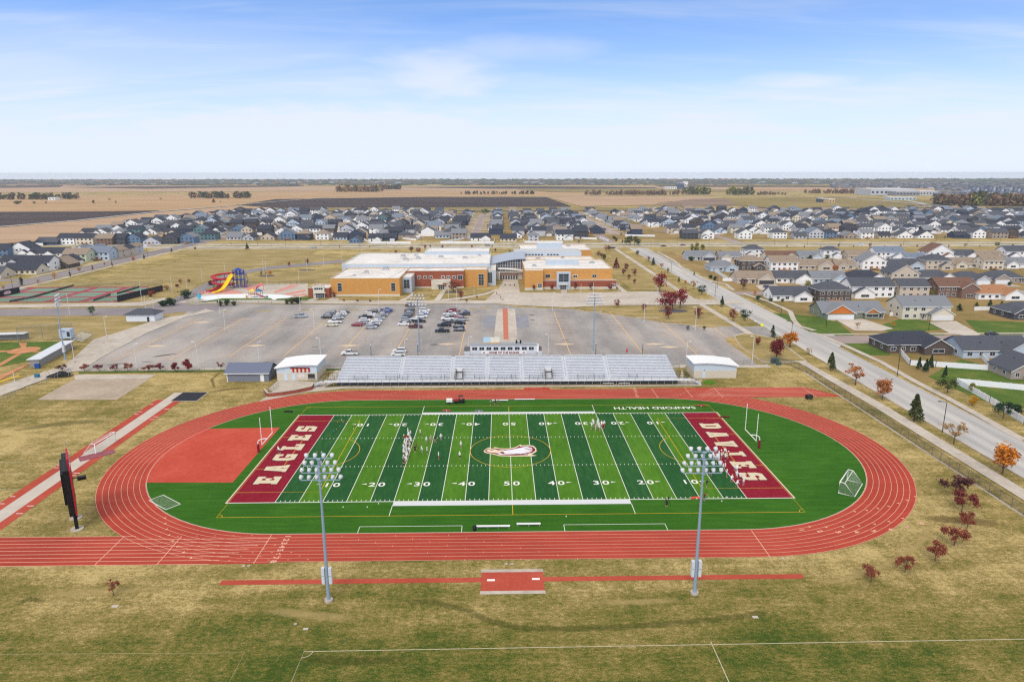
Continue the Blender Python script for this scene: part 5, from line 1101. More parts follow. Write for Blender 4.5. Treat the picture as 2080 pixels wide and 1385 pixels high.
for n_, (blk, ri, i, x, y, rz) in enumerate(cand):
    st_ = 2 if rnd.random() < .42 else 1; wl_ = rnd.choice(WP); rf_ = rnd.choice(RP); rt_ = rnd.choices((0,1,2), (.4,.45,.15))[0]; wg = rnd.choice(('l','r',None,'r')); bk = ri % 2 == 0 if blk != 'mid' else False
    w_ = rnd.uniform(11.5, 15.5); d_ = rnd.uniform(11, 14); x += rnd.uniform(-1,1); y += rnd.uniform(-2.5,2.5)
    kw = dict(w=w_, d=d_, st=st_, wall=wl_, roof=rf_, rt=rt_, wing=wg if not bk or rnd.random() < .4 else None, back=bk, near=False, side=1 if blk == 'left' else -1, deck=bk and rnd.random() < .3)
    if blk == 'mid': ox, oy = (x+d_/2, y) if rz > 0 else (x-d_/2, y+w_)
    else: ox, oy = x, y
    dw.M = Matrix.Translation((ox,oy,0)) @ Matrix.Rotation(rz,4,'Z'); dw.box(w_*.05,-13,-.1,w_*.5,-3.4,.13+.0003*(n_%9),conc) if not bk else dw.box(w_*.2,d_+.2,-.1,w_*.7,d_+9,.13,conc)
    if n_ < HM:
        wh = {'left': 'from the field edge in', 'right': 'from the avenue in', 'mid': 'house up from the cross road'}[blk]
        lb = f'{wl_} {"two" if st_ == 2 else "one"}-storey house, {RL[rf_]} {ROOFW[rt_]} roof, {nth(i)} '+(f'from {"field edge" if blk == "left" else "avenue"}, {ROWN[ri]}' if blk != 'mid' else f'from cross road {CN[ri]}')
        make_house(ox, oy, rz, lb, 'houses of the far estate', **kw); NH += 1
    else:
        far.M = Matrix.Translation((ox,oy,0)) @ Matrix.Rotation(rz,4,'Z'); house(lambda n: far, **kw)
struct(dw.build('driveway')); struct(far.build('distant_houses'), 'stuff')['label'] = 'far back rows of estate houses in front of the ploughed field'
# white vinyl fences
vin = M('white_vinyl', C(232,234,238), .5, .03, 1.)
def vfence(pts, label, h=1.8, px=True, m=None, g='white vinyl fences'):
    t = thing('vinyl_fence', label, 'fence', (0,0,0), 0, g); pp = [Vector((*P2(*p), 0)) for p in pts] if px else [Vector((*p, 0)) for p in pts]; b = MB(); q = MB(); m = m or vin
    for i in range(len(pp)-1):
        a, c = pp[i], pp[i+1]; dn = (c-a).normalized(); nn = Vector((-dn.y,dn.x,0))*.06
        b.add([v+Vector((0,0,z)) for z in (.03,h) for v in (a-nn,c-nn,c+nn,a+nn)], [(0,1,5,4),(1,2,6,5),(2,3,7,6),(3,0,4,7),(4,5,6,7)], m)
        k = max(1, int((c-a).length/2.5))
        for j in range(k+1): v = a+(c-a)*j/k; q.box(v.x-.09,v.y-.09,0,v.x+.09,v.y+.09,h+.12,m)
    b.build('panel', t); q.build('posts', t)
for pts, lb in (([(1442,546),(1452,553),(1480,570),(1503,571)], 'white fence curving round the yard by the avenue bend'), ([(1822,711),(1848,742),(1900,745),(2018,753),(1984,719),(1937,717)], 'white fence wrapping the yard of the dark foreground house'), ([(1943,780),(2010,818),(2080,861),(2140,900)], 'long white fence running diagonally along the footpath'), ([(1946,780),(2140,799)], 'white fence across the lawn behind the diagonal fence'),
    ([(1807,642),(1838,643)], 'short white fence between the sage house and the cream house'), ([(1979,631),(2063,628)], 'white fence behind the row of small conifers'), ([(1743,553),(1807,567)], 'white fence slanting behind the white front-gable house'), ([(1703,552),(1726,563)], 'white fence by the orange tree between rows'), ([(1935,565),(1990,570)], 'white fence in front of the cream house row'), ([(1468,571),(1500,572)], 'short white fence beside the beige garage house'),
    ([(738,487),(752,495),(834,495)], 'white fence along the cross road by the blue corner house'), ([(818,480),(855,483),(846,489),(818,486)], 'white fence round the yard left of the empty lot'), ([(1005,487),(1004,494.5),(894,494.5),(955,484)], 'white fence round the corner yard left of the court'), ([(1063,489),(1065,493.5),(1143,493.5)], 'white fence along the cross road behind the school roof'), ([(1168,485),(1212,487)], 'white fence beside the two-storey corner house'), ([(1218,484),(1236,491)], 'white fence slanting to the roundabout'), ([(846,476),(886,475)], 'white fence far up the left-hand court'), ([(271,503),(300,501),(326,497)], 'white fence at the bend of the side road'), ([(1270,480),(1330,481)], 'white fence behind the roundabout trees')): vfence(pts, lb)
rf = random.Random(21)
for ri, y in enumerate((560, 598, 650, 688, 740, 778)):
    for i in range(9):
        x = (rf.uniform(-420, -150) if i < 3 else rf.uniform(180, 560)) if ri else (rf.uniform(-250,-140) if i < 3 else rf.uniform(200, 480)); w_ = rf.uniform(14, 34)
        vfence([(x, y-6), (x, y), (x+w_, y), (x+w_, y-6)], f'short white yard fence, {nth(i)} one between house rows {nth(ri)} and {nth(ri+1)}', 1.8, False)
# buildings far away
def blockb(px0, px1, py, h, m, label, name, cat, d=30, rm=None, group=None):
    p, q = G(px0, py), G(px1, py); t = thing(name, label, cat, (p.x, p.y, 0), 0, group); b = MB(); b.box(0,0,0,q.x-p.x,d,h,m); b.build('wall', t); b = MB(); b.box(-.5,-.5,h+.01,q.x-p.x+.5,d+.5,h+.9,rm or wroof); b.build('roof', t)
    w_ = q.x-p.x; n = max(2, min(10, int(w_/8))); b = MB()
    for i in range(n): b.box(w_*(i+.25)/n,-.2,h*.35,w_*(i+.75)/n,-.02,h*.65,glass)
    b.build('window_band', t); return t
blockb(1768,1860,397,17,M('warehouse_white', C(180,184,192), .6), 'long pale warehouse on the far right plain', 'warehouse', 'warehouse', 90)
blockb(1820,1868,398,11,M('warehouse_grey', C(130,136,146), .6), 'grey hall in front of the long pale warehouse', 'warehouse', 'warehouse', 40)
blockb(1868,1906,397.5,12,M('warehouse_white', C(206,210,214)), 'pale hall at the right end of the long warehouse', 'warehouse', 'warehouse', 60)
blockb(1808,1862,407,6,M('shop_blue', C(180,196,208), .6), 'low pale blue shop row below the warehouse', 'shop_row', 'shop', 25)
blockb(1376,1389,384.5,22,M('elevator_blue', C(70,92,120), .6), 'dark blue grain elevator on the far plain', 'grain_elevator', 'grain elevator', 30)
blockb(1390,1397,384.5,28,white, 'white grain silo tower beside the dark blue elevator', 'grain_elevator', 'grain elevator', 30)
blockb(1352,1375,384.8,9,white, 'low white shed left of the grain elevators', 'farm_shed', 'shed', 30)
blockb(1876,1912,425,6,M('new_timber', C(206,178,138), .8), 'unfinished timber-framed house at the edge of the far meadow', 'timber_frame_house', 'house', 14, shing['grey'])
blockb(1668,1682,412,8,M('hall_dark', C(70,80,100), .7), 'dark-fronted hall on the dirt lot', 'hall', 'building', 25); blockb(1683,1696,413,8,M('new_timber', C(206,178,138)), 'tan building beside the dark-fronted hall', 'hall', 'building', 25)
blockb(98,112,407.5,6,white, 'white barn by the far left tree row', 'barn', 'barn', 20)
ap = [M('apartment_white', C(172,178,192), .6), M('apartment_grey', C(122,130,150), .6)]
for i in range(14):
    px = 1966+i*8.4; blockb(px, px+(5.5 if i % 2 else 4.2), 397.5+i*.08, 17+(i*7)%9, ap[i % 2], f'distant {"grey" if i % 2 else "white"} apartment block, {nth(i)} from the warehouse end of the row', 'apartment_block', 'apartment block', 22, shing['dark'], 'distant apartment blocks')
b = MB(); r2 = random.Random(5); tm = [M('town_%d' % i, C(*c), .8, .1, .1) for i, c in enumerate(((168,172,182),(104,110,124),(80,86,98),(128,120,120),(60,70,76)))]
for i in range(1500):
    px = r2.uniform(1690, 2120); py = r2.uniform(372.5, 404); 
    if py > 384 and px < 1905: continue
    if py > 399 and px > 1930: continue
    p = G(px, py); s_ = r2.uniform(8, 22); b.M = Matrix.Translation((p.x,p.y,0)); h_ = r2.uniform(4, 9); b.box(-s_/2,-6,0,s_/2,6,h_,r2.choice(tm)); hip_roof(b,-s_/2,s_/2,-6,6,h_+.2,2.5,.4,r2.choice(tm[1:]))
for i in range(150):
    px = r2.uniform(-40, 1690); py = r2.uniform(369.5, 374.5); p = G(px, py); s_ = r2.uniform(10, 40); b.M = Matrix.Translation((p.x,p.y,.5)); b.box(-s_/2,-6,0,s_/2,6,r2.uniform(4,9),r2.choice(tm[:3]))
struct(b.build('distant_town'), 'stuff')['label'] = 'hazy far-off town of small houses along the horizon'
# ================================================================ trees
bark = M('bark', C(92,76,64), .95, .2, 4.)
def leafmat(name, c):
    m = M('leaf_'+name, C(*c), .8, .0, 1., spec=.15); t = m.node_tree; L = t.links.new; b = t.nodes['Principled BSDF']
    g = nd(t, 'ShaderNodeNewGeometry'); r = nd(t, 'ShaderNodeMapRange'); r.inputs['To Min'].default_value = .55; r.inputs['To Max'].default_value = 1.45; L(g.outputs['Random Per Island'], r.inputs['Value'])
    x = nd(t, 'ShaderNodeVectorMath', operation='SCALE'); x.inputs[0].default_value = C(*c)[:3]; L(r.outputs['Result'], x.inputs['Scale']); L(x.outputs['Vector'], b.inputs['Base Color']); return m
LM = {k: leafmat(k.replace(' ', '_'), v) for k, v in {'red': (132,38,44), 'dark red': (118,50,50), 'rust': (136,74,58), 'plum': (92,56,56), 'orange': (196,124,44), 'orange-brown': (172,112,70), 'gold': (190,142,44), 'green': (62,92,50), 'dark green': (48,72,48), 'olive': (78,84,50), 'yellow-green': (134,132,58), 'tan': (170,140,96), 'brown': (124,98,78)}.items()}
def crown_mesh(kind, n, seed):
    r = random.Random(seed); b = MB(); m = LM['green']; v, f = [], []
    cl = []      # uneven outline: leaf clumps gathered round limb ends
    nc = {'round': 15, 'wide': 14, 'vase': 16, 'cone': 22, 'shrub': 9, 'poplar': 14}[kind]
    for i in range(nc):
        a = r.uniform(0, 2*PI); u = r.random()
        if kind == 'cone': z = .14+.82*u; rad = .24*(1-(z-.1)/.95)*r.uniform(.5,1.05); s = .15*(1.15-z)
        elif kind == 'poplar': z = .12+.8*u; rad = .12*r.uniform(.2,1); s = .1
        elif kind == 'vase': z = .42+.52*u; rad = (.10+.34*(z-.35))*r.uniform(.3,1.15)*1.5; s = .085
        elif kind == 'wide': z = .45+.42*u; rad = .5*math.sin(PI*min(.95,max(.12,(z-.3)/.7)))*r.uniform(.3,1.1); s = .13
        elif kind == 'shrub': z = .2+.6*u; rad = .38*math.sin(PI*(z*.8+.12))*r.uniform(.2,1); s = .2
        else: z = .34+.56*u; rad = .34*math.sin(PI*min(.95,max(.1,(z-.2)/.8)))*r.uniform(.3,1.08); s = .125
        cl.append((rad*math.cos(a), rad*math.sin(a), z, s*r.uniform(.75,1.25)))
    q = {'vase': .02, 'cone': .027, 'shrub': .045}.get(kind, .024)*(1 if n > 300 else 1.8)
    for i in range(n):
        x, y, z, s = cl[r.randrange(nc)]
        p = Vector((x+r.gauss(0,s*.6), y+r.gauss(0,s*.6), z+r.gauss(0,s*.5)))
        if kind == 'cone' and math.hypot(p.x, p.y) > .3*(1.06-p.z): p.x *= .5; p.y *= .5
        p.z = max(.06, p.z)
        d = Vector((r.gauss(0,1), r.gauss(0,1), r.gauss(0,1))).normalized(); e = d.cross(Vector((r.random(), r.random(), r.random()+.1))).normalized(); k = q*r.uniform(.6,1.5)
        e2 = d.cross(e); b.add([p-e*k-e2*k*.6, p+e*k-e2*k*.7, p+e*k*.8+e2*k, p-e*k*.9+e2*k*.7], [(0,1,2,3)], m)
    tr = MB(); top = {'cone': .9, 'poplar': .85, 'vase': .45, 'shrub': .3}.get(kind, .6)
    tr.tube([(0,0,0),(.004,.003,.15),(0,.006,top*.6),(.008,0,top)], [.026,.02,.014,.006], bark, 6)
    for x, y, z, s in cl[:10 if n > 300 else 5]:
        z0 = max(.12, min(top*.9, z-.22-.25*math.hypot(x, y))); tr.tube([(0,0,z0),(x*.5,y*.5,(z0+z)/2+.01),(x*.95,y*.95,z)], [.011,.007,.003], bark, 4, True, False)
    return b.mesh('crown'), tr.mesh('trunk')
PROT = {}
def tree_proto(kind, near, k):
    key = (kind, near, k)
    if key not in PROT: PROT[key] = crown_mesh(kind, {True: 2200 if kind != 'wide' else 1300, False: 620}[near] if kind != 'vase' else (650 if near else 260), hash((len(kind)*7+k*31+(5 if near else 0))) % 9999)
    return PROT[key]
SEEN = {}
NM = {'round': 'broadleaf_tree', 'wide': 'spreading_tree', 'vase': 'young_tree', 'cone': 'pyramidal_tree', 'shrub': 'shrub', 'poplar': 'poplar_tree'}
CT = {'shrub': 'shrub'}
tn = [0]
def tree(px, pb, pt, kind, col, label, group, wide=1.):
    p = G(px, pb); h = HT(px, pb, pt); tn[0] += 1; k = tn[0] % 3; cr_m, tr_m = tree_proto(kind, pb > 690, k)
    t = thing(NM[kind], label, CT.get(kind, 'tree'), (p.x, p.y, 0), tn[0]*2.4, group); t.scale = (h*wide, h*wide, h)
    o = put('crown', cr_m, t); o.material_slots[0].link = 'OBJECT'; o.material_slots[0].material = LM[col]; put('trunk', tr_m, t); return t
def trees(group, where, lst):
    for i, e in enumerate(lst):
        px, pb, pt, kind, col = e[:5]; wd = e[5] if len(e) > 5 else 1.
        kn = {'round': 'round-crowned tree', 'wide': 'spreading tree', 'vase': 'thin young tree', 'cone': 'pyramid-shaped tree', 'shrub': 'shrub', 'poplar': 'slender tree'}[kind]
        tree(px, pb, pt, kind, col, f'{col} {kn}, {where.format(nth(i))}', group, wd)
trees('young maples round the track bend', '{} up the curved row beside the right bend of the track', [(1769,1182,1148,'wide','rust',.9),(1838,1162,1129,'wide','rust',1.),(1899,1139,1101,'wide','rust'),(1938,1107,1067,'wide','rust',1.1),(1964,1073,1041,'wide','rust',1.),(1953,1040,998,'wide','dark red',1.),(1939,1005,963,'wide','plum',1.2)])
trees('street trees on the avenue verge', '{} from the front on the avenue verge', [(2036,962,905,'round','orange',1.1),(1937,902,860,'vase','tan',1.3),(1856,855,801,'cone','olive',1.2),(1792,812,770,'round','orange-brown',.9),(1737,782,743,'vase','orange-brown',1.6),(1687,752,716,'cone','olive',1.1),(1604,705,675,'round','orange',1.2),(1569,685,660,'cone','dark green',1.1),(1643,722,707,'vase','tan'),(1513,652,626,'round','dark green',1.1),(1488,653,627,'round','dark red',.9),(1466,624,601,'cone','dark green'),(1425,599,577,'round','dark green',1.1),(1409,588,571,'vase','tan'),(1392,578,569,'round','orange'),(1379,573,561,'cone','olive'),(1356,555,544,'round','yellow-green'),(1344,546,535,'vase','orange-brown'),(1327,539,523,'cone','dark green',1.2),(1317,531,521,'round','rust'),(1295,520,509,'round','dark green')])
trees('trees on the lawns beside the parking lot', '{} from the plaza on the lawn by the parking lot', [(1253,625,606,'round','rust',.8),(1308,632,617,'round','dark red'),(1340,594,555,'round','red',1.05),(1352,628,588,'round','red',1.1),(1366,630,592,'round','red'),(1381,627,587,'round','red',1.15),(1357,648,619,'round','dark red',.9),(1419,648,625,'round','dark red',1.1),(1540,702,685,'round','rust'),(1577,730,689,'round','dark red',1.),(1397,672,661,'round','olive'),(1430,672,662,'round','olive')])
trees('trees on the lawn right of the school', '{} on the lawn on the right of the school', [(1216,520,509,'round','dark red'),(1221,524,514,'round','dark red'),(1227,532,516,'round','olive'),(1252,545,523,'cone','dark red',1.3),(1271,551,535,'round','dark red'),(1267,560,546,'round','dark red'),(1288,560,544,'round','rust'),(1277,569,557,'round','dark red'),(1289,577,567,'round','dark red'),(1232,511,498,'wide','rust',1.),(1238,511,499,'wide','olive',1.)])
trees('trees on the roundabout', '{} on the roundabout at the top of the avenue', [(1264,495,486,'cone','dark green'),(1272,497,482,'round','olive',1.1),(1280,498,479,'round','dark green',1.2),(1289,498,480,'round','olive',1.2),(1297,499,483,'round','dark green',1.1),(1252,490,483,'shrub','olive',1.3),(1247,486,480,'shrub','dark green',1.3),(1262,479,472,'round','olive')])
trees('garden trees of the estate', '{} among the gardens beyond the avenue', [(1405,513,495,'poplar','yellow-green',1.5),(1415,513,493,'poplar','yellow-green',1.5),(1426,513,495,'poplar','yellow-green',1.5),(1509,588,565,'round','plum'),(1641,592,570,'round','yellow-green',1.15),(1533,599,588,'round','orange'),(1557,592,584,'round','orange'),(1696,557,538,'round','orange-brown'),(1873,603,587,'round','yellow-green',1.2),(1888,604,589,'round','yellow-green',1.3),(1903,603,587,'round','yellow-green',1.3),(1805,540,526,'round','gold',1.3),(1792,528,516,'round','green',1.2),(1645,530,518,'round','dark green'),(1679,530,517,'round','dark green',1.2),(1948,631,617,'cone','dark green',2.2),(1983,623,613,'cone','olive',2.),(2010,623,608,'cone','dark green',1.6),(2034,623,612,'cone','olive',2.),(1866,751,725,'cone','dark green',.9),(1880,755,728,'cone','dark green',.9),(1890,746,721,'cone','dark green',.9),(1919,768,743,'cone','dark green',.9),(1924,798,769,'wide','olive',1.2),(1974,797,778,'round','yellow-green'),(1975,824,804,'round','gold',1.2),(2037,850,816,'wide','dark green',1.1),(2064,838,820,'shrub','dark green',1.4),(1410,560,551,'cone','olive'),(1443,566,557,'shrub','dark green'),(1452,570,561,'shrub','dark green'),(1540,609,600,'shrub','dark green'),(1565,613,604,'shrub','olive'),(1590,613,606,'shrub','olive'),(1493,536,526,'round','rust'),(1404,530,520,'shrub','dark green',1.3),(1463,517,508,'round','brown'),(1717,642,634,'vase','tan'),(1815,665,654,'vase','orange'),(1823,572,563,'shrub','dark green',1.2),(1832,533,524,'round','dark red'),(2000,545,537,'shrub','green',1.4),(1960,560,551,'shrub','olive'),(1540,556,547,'shrub','green'),(2050,580,571,'shrub','dark green'),(1770,690,681,'vase','gold'),(1742,668,655,'vase','tan')])
trees('shrubs along the parking lot fence', '{} from the dugout along the parking lot fence', [(127,754,740,'wide','plum',1.3),(172,754,740,'wide','rust',1.4),(202,754,739,'wide','dark red',1.1),(234,754,740,'wide','dark red',1.2),(260,754,738,'wide','rust',1.2),(302,755,740,'wide','rust',1.3),(326,754,738,'wide','dark red',1.1),(357,755,736,'round','dark red'),(382,756,729,'round','red',.8),(449,752,735,'vase','rust')])
trees('shrubs by the splash pad', '{} from the side road by the splash pad', [(188,640,622,'round','green',1.2),(305,603,592,'shrub','rust',1.2),(313,597,588,'shrub','dark red',1.2),(328,591,581,'shrub','rust',1.2),(338,589,579,'shrub','tan',1.2),(360,583,576,'shrub','dark red',1.2),(367,578,567,'round','rust'),(384,576,567,'round','rust'),(334,622,608,'shrub','dark green',1.5),(347,621,604,'shrub','dark green',1.2),(379,607,589,'shrub','dark green',1.3),(429,579,568,'shrub','plum',1.4),(446,622,610,'shrub','olive',1.1),(462,621,608,'shrub','dark green',1.1),(475,621,610,'shrub','olive',1.1),(583,618,608,'shrub','olive',1.1),(595,618,604,'shrub','olive',1.),(604,617,601,'shrub','dark green',1.),(531,559,549,'cone','olive'),(541,559,550,'cone','olive'),(549,559,548,'round','orange',1.2),(588,542,532,'round','rust'),(624,538,526,'round','dark red')])
trees('trees in front of the school', '{} from the gym along the school front', [(680,606,592,'round','dark red',.9),(699,612,607,'shrub','brown'),(726,613,608,'shrub','brown'),(752,613,608,'shrub','brown'),(921,592,571,'wide','rust',2.1),(936,611,590,'round','rust',.8),(969,607,600,'vase','dark red'),(948,616,607,'vase','brown'),(1085,590,579,'round','dark red'),(1121,590,576,'round','dark red'),(1168,590,573,'round','dark red',.9),(1201,590,574,'round','dark red'),(1239,590,575,'round','dark red')])
trees('trees behind the school', '{} from the access road behind the school', [(804,517,508,'round','dark red'),(836,513,501,'round','dark red',1.2),(850,514,502,'round','dark red',1.2),(864,507,497,'round','rust'),(874,503,496,'cone','dark green'),(899,505,497,'round','dark red'),(959,505,497,'round','rust'),(1006,512,505,'round','dark red'),(1049,512,505,'round','dark red'),(1036,512,508,'shrub','green')])
trees('street trees of the side road', '{} from the front along the side road', [(7,589,580,'round','gold'),(78,575,567,'round','orange-brown'),(111,567,553,'round','gold'),(161,553,544,'round','orange-brown',1.2),(44,580,562,'poplar','dark green'),(188,548,538,'poplar','brown'),(213,540,533,'round','tan'),(271,531,520,'round','orange-brown'),(293,526,517,'cone','dark green',1.3),(143,563,552,'poplar','dark green'),(228,541,532,'poplar','brown'),(349,512,504,'cone','dark green',1.5),(397,509,502,'round','dark green')])
trees('street trees of the cross road', '{} from the side road along the cross road', [(502,507,493,'cone','dark green',1.3),(690,503,499,'round','rust'),(751,503,499,'round','rust'),(1176,494,487,'round','green'),(1000,503,498,'round','rust'),(1598,503,498,'round','brown'),(1634,503,497,'cone','brown'),(1667,502,497,'cone','olive'),(1703,502,495,'round','brown'),(1734,502,497,'cone','brown'),(1766,503,494,'round','brown'),(1797,502,497,'cone','brown'),(1829,502,496,'round','brown'),(1862,503,497,'round','olive'),(1895,503,496,'vase','orange'),(1927,502,496,'cone','olive'),(1960,502,494,'round','brown'),(1990,502,497,'cone','dark red'),(2025,501,491,'round','dark green',1.3),(2057,502,496,'round','olive')])
trees('lone trees out on the plain', '{} on the stubble field at the far left', [(37,415,408,'shrub','olive',2.),(70,415.5,408,'round','olive',1.),(94,415,409,'round','brown'),(190,415,407,'round','olive',1.2),(222,408,403,'wide','olive',1.4),(236,414,408,'round','olive'),(326,406.5,402,'wide','olive',1.4),(434,412,403,'cone','brown',2.),(448,412,408,'round','olive'),(985,441,424,'wide','green',1.),(1003,447,423,'round','green',.01),(1016,425,418,'cone','olive')][:10])
for o in [o for o in bpy.data.objects if o.get('label', '').startswith('green spreading tree, tenth')]: o['label'] = 'large green spreading tree behind the left-hand court of houses'
tree(231,1209,1178,'vase','rust','thin leafless maroon sapling on the foreground grass', None, 1.)
tree(505,772,752,'vase','brown','thin bare sapling in front of the grey shed', None, 1.)
def grove(px0, px1, py, h, cols, n, depth, label):
    cols = ['brown' if c == 'rust' else c for c in cols]; b = MB(); r = random.Random(int(px0)); p, q = G(px0, py), G(px1, py)
    for i in range(n):
        x = r.uniform(p.x, q.x); y = p.y+r.uniform(0, depth); hh = h*r.uniform(.6,1.15); m = LM[r.choice(cols)]; w_ = hh*r.uniform(.3,.5)
        for k in range(40):
            a = r.uniform(0,2*PI); z = hh*(.15+.85*r.random()); rr = w_*math.sqrt(max(.05,1-((z/hh-.5)/.55)**2))*r.uniform(.3,1); s = hh*.11
            c = Vector((x+rr*math.cos(a), y+rr*math.sin(a), z)); d = Vector((r.gauss(0,1),r.gauss(0,1),r.gauss(0,1))).normalized(); e = d.cross(Vector((.3,.2,1))).normalized(); e2 = d.cross(e)
            b.add([c-e*s-e2*s,c+e*s-e2*s,c+e*s+e2*s,c-e*s+e2*s], [(0,1,2,3)], m)
    o = struct(b.build('distant_grove'), 'stuff'); o['label'] = label
grove(388,500,403.5,15,['olive','brown','dark green'],60,60,'shelter belt of trees on the left stubble field')
grove(684,772,390.5,20,['tan','brown','olive'],60,80,'pale grove on the far tan field'); grove(770,812,385.5,16,['dark green','brown'],40,60,'dark trees right of the pale grove')
grove(935,1085,395.3,9,['dark green','olive','brown'],60,30,'thin tree row on the tan strip')
grove(1190,1420,397,12,['brown','brown','rust'],110,60,'brown scrub belt on the plain'); grove(1400,1445,396,20,['yellow-green','olive'],26,50,'yellowing grove on the plain'); grove(1485,1535,396.5,20,['yellow-green','olive'],26,50,'second yellowing grove farther along the plain'); grove(1535,1600,396.5,9,['brown'],30,40,'brown scrub right of the yellowing grove')
grove(1650,1760,394,12,['brown','rust'],60,60,'brown trees beside the far highway')
grove(1938,2110,420,20,['brown','rust','brown','olive'],110,70,'bare brown trees on the right in front of the apartment blocks'); grove(-40,128,406.5,14,['dark green','brown','olive'],70,60,'dark tree row by the white barn')
grove(1990,2000,421,26,['yellow-green','olive'],5,20,'tall yellowing tree among the bare trees on the right')
b = MB(); r = random.Random(3); hzm = [LM['dark green'], LM['olive'], LM['brown'], LM['dark green']]
for y0, h0 in ((3500,7),(3900,8),(4300,9),(4700,9),(5200,10),(5700,11),(6100,11),(6450,12)):
    x = -5600
    while x < 5600:
        w_ = r.uniform(25, 120); h = h0*r.uniform(.6,1.1)
        if r.random() < .95: b.tube([(x-w_/2,y0+r.uniform(-90,90),0),(x,y0+r.uniform(-60,60),h*.35),(x+w_/2,y0+r.uniform(-90,90),0)], [2,h*.62,2], r.choice(hzm), 6)
        x += w_*.75
struct(b.build('horizon_treeline'), 'stuff')['label'] = 'hazy blue tree line along the horizon'
ry_ = random.Random(17)
for i in range(44):
    px = ry_.choice((ry_.uniform(300, 830), ry_.uniform(1250, 2070), ry_.uniform(860, 1240))); pb = ry_.uniform(446, 486); k = ry_.choice(('round','shrub','cone','round')); cl_ = ry_.choice(('dark green','olive','rust','orange-brown','dark green','brown'))
    tree(px, pb, pb-ry_.uniform(5, 8), k, cl_, f'{cl_} yard tree, {nth(i)} of the small trees among the far estate houses', 'yard trees of the far estate')
# ================================================================ vehicles
def paint(n, c): return M('car_paint_'+n.replace(' ', '_'), C(*c), .3, .03, 1., 0., 0, .5, None, .6)
CP_ = {k: paint(k, v) for k, v in {'white': (226,228,230), 'cream': (214,206,178), 'silver': (168,174,182), 'grey': (104,110,118), 'dark grey': (58,62,70), 'black': (22,23,27), 'dark blue': (34,46,84), 'blue': (44,78,140), 'red': (150,26,34), 'maroon': (86,30,32)}.items()}
tyre = M('tyre', C(26,26,28), .9, .1, 3.); rimm = M('rim', C(170,172,176), .4, .1, 3., .5); headl = M('headlight', C(230,232,236), .2, .05, 3.); taill = M('taillight', C(150,20,24), .3, .05, 3.)
cglass = M('car_glass', C(24,30,38), .1, .1, 1., 0, 0, .6)
def loft(b, prof, w, m, inset):
    "body from a side profile (x, z) swept across width, pulled in toward the top"
    zs = [z for _, z in prof]; z0, z1 = min(zs), max(zs); L_, R_ = [], []
    for x, z in prof: k = w/2-inset*max(0, (z-z0)/(z1-z0)); L_.append((x,-k,z)); R_.append((x,k,z))
    n = len(prof); b.add(L_+R_, [(i,(i+1)%n,n+(i+1)%n,n+i) for i in range(n)], m)
    b.add(L_, [tuple(range(n-1,-1,-1))], m); b.add(R_, [tuple(range(n))], m)
def car_parts(kind):
    b, g = MB(), MB(); p = CP_['white']
    if kind == 'sedan':
        Lg, w, base = 4.7, 1.82, [(-2.35,.35),(2.35,.35),(2.38,.6),(2.25,.78),(1.0,.95),(-1.5,.98),(-2.3,.92),(-2.38,.6)]; cab = [(1.05,.93),(.3,1.42),(-.9,1.45),(-1.75,.96)]; gl = [(.98,.98),(.3,1.36),(-.88,1.38),(-1.62,1.0)]
    elif kind == 'suv':
        Lg, w, base = 4.8, 1.95, [(-2.4,.4),(2.4,.4),(2.42,.75),(2.3,.98),(1.15,1.1),(-2.3,1.12),(-2.42,.7)]; cab = [(1.2,1.08),(.55,1.68),(-1.9,1.74),(-2.36,1.1)]; gl = [(1.1,1.14),(.55,1.6),(-1.85,1.64),(-2.24,1.16)]
    else:
        Lg, w, base = 5.8, 2.02, [(-2.9,.45),(2.9,.45),(2.92,.85),(2.8,1.12),(1.5,1.2),(-.65,1.2),(-.65,1.16),(-2.85,1.16),(-2.92,.7)]; cab = [(1.55,1.18),(.9,1.86),(-.45,1.9),(-.7,1.18)]; gl = [(1.42,1.24),(.88,1.78),(-.42,1.8),(-.58,1.24)]
    loft(b, base, w, p, .1); loft(b, cab, w-.12, p, .22)
    loft(g, gl, w-.09, cglass, .2)
    xs = [c[0] for c in cab]; ztop = max(c[1] for c in cab); zb = min(c[1] for c in cab)
    g.quad((cab[0][0]+.02,-w/2+.22,zb+.06),(cab[0][0]+.02,w/2-.22,zb+.06),(cab[1][0]+.05,w/2-.32,cab[1][1]-.06),(cab[1][0]+.05,-w/2+.32,cab[1][1]-.06), cglass)
    g.quad((cab[3][0]-.02,w/2-.22,zb+.06),(cab[3][0]-.02,-w/2+.22,zb+.06),(cab[2][0]-.05,-w/2+.32,cab[2][1]-.06),(cab[2][0]-.05,w/2-.32,cab[2][1]-.06), cglass)
    extra = []
    if kind == 'pickup': q = MB(); q.box(-2.8,-.82,1.162,-.8,.82,1.168,black); extra.append(('truck_bed', q.mesh('truck_bed')))
    q = MB(); r_ = .33 if kind == 'sedan' else .39
    for a, k in ((0, r_), (1, r_*.55)):
        if a == 0: q.tube([(0,-.12,0),(0,.12,0)], k, tyre, 12)
        else: q.tube([(0,-.13,0),(0,.13,0)], k, rimm, 8)
    wheel = q.mesh('wheel'); q = MB(); q.box(-.03,-.2,-.08,.03,.2,.08,headl); hl = q.mesh('headlight'); q = MB(); q.box(-.03,-.16,-.1,.03,.16,.1,taill); tl = q.mesh('taillight')
    return dict(body=b.mesh('body'), glass=g.mesh('windows'), wheel=wheel, hl=hl, tl=tl, extra=extra, L=Lg, w=w, r=r_, z=.72 if kind == 'sedan' else .9)
CARS = {k: car_parts(k) for k in ('sedan', 'suv', 'pickup')}
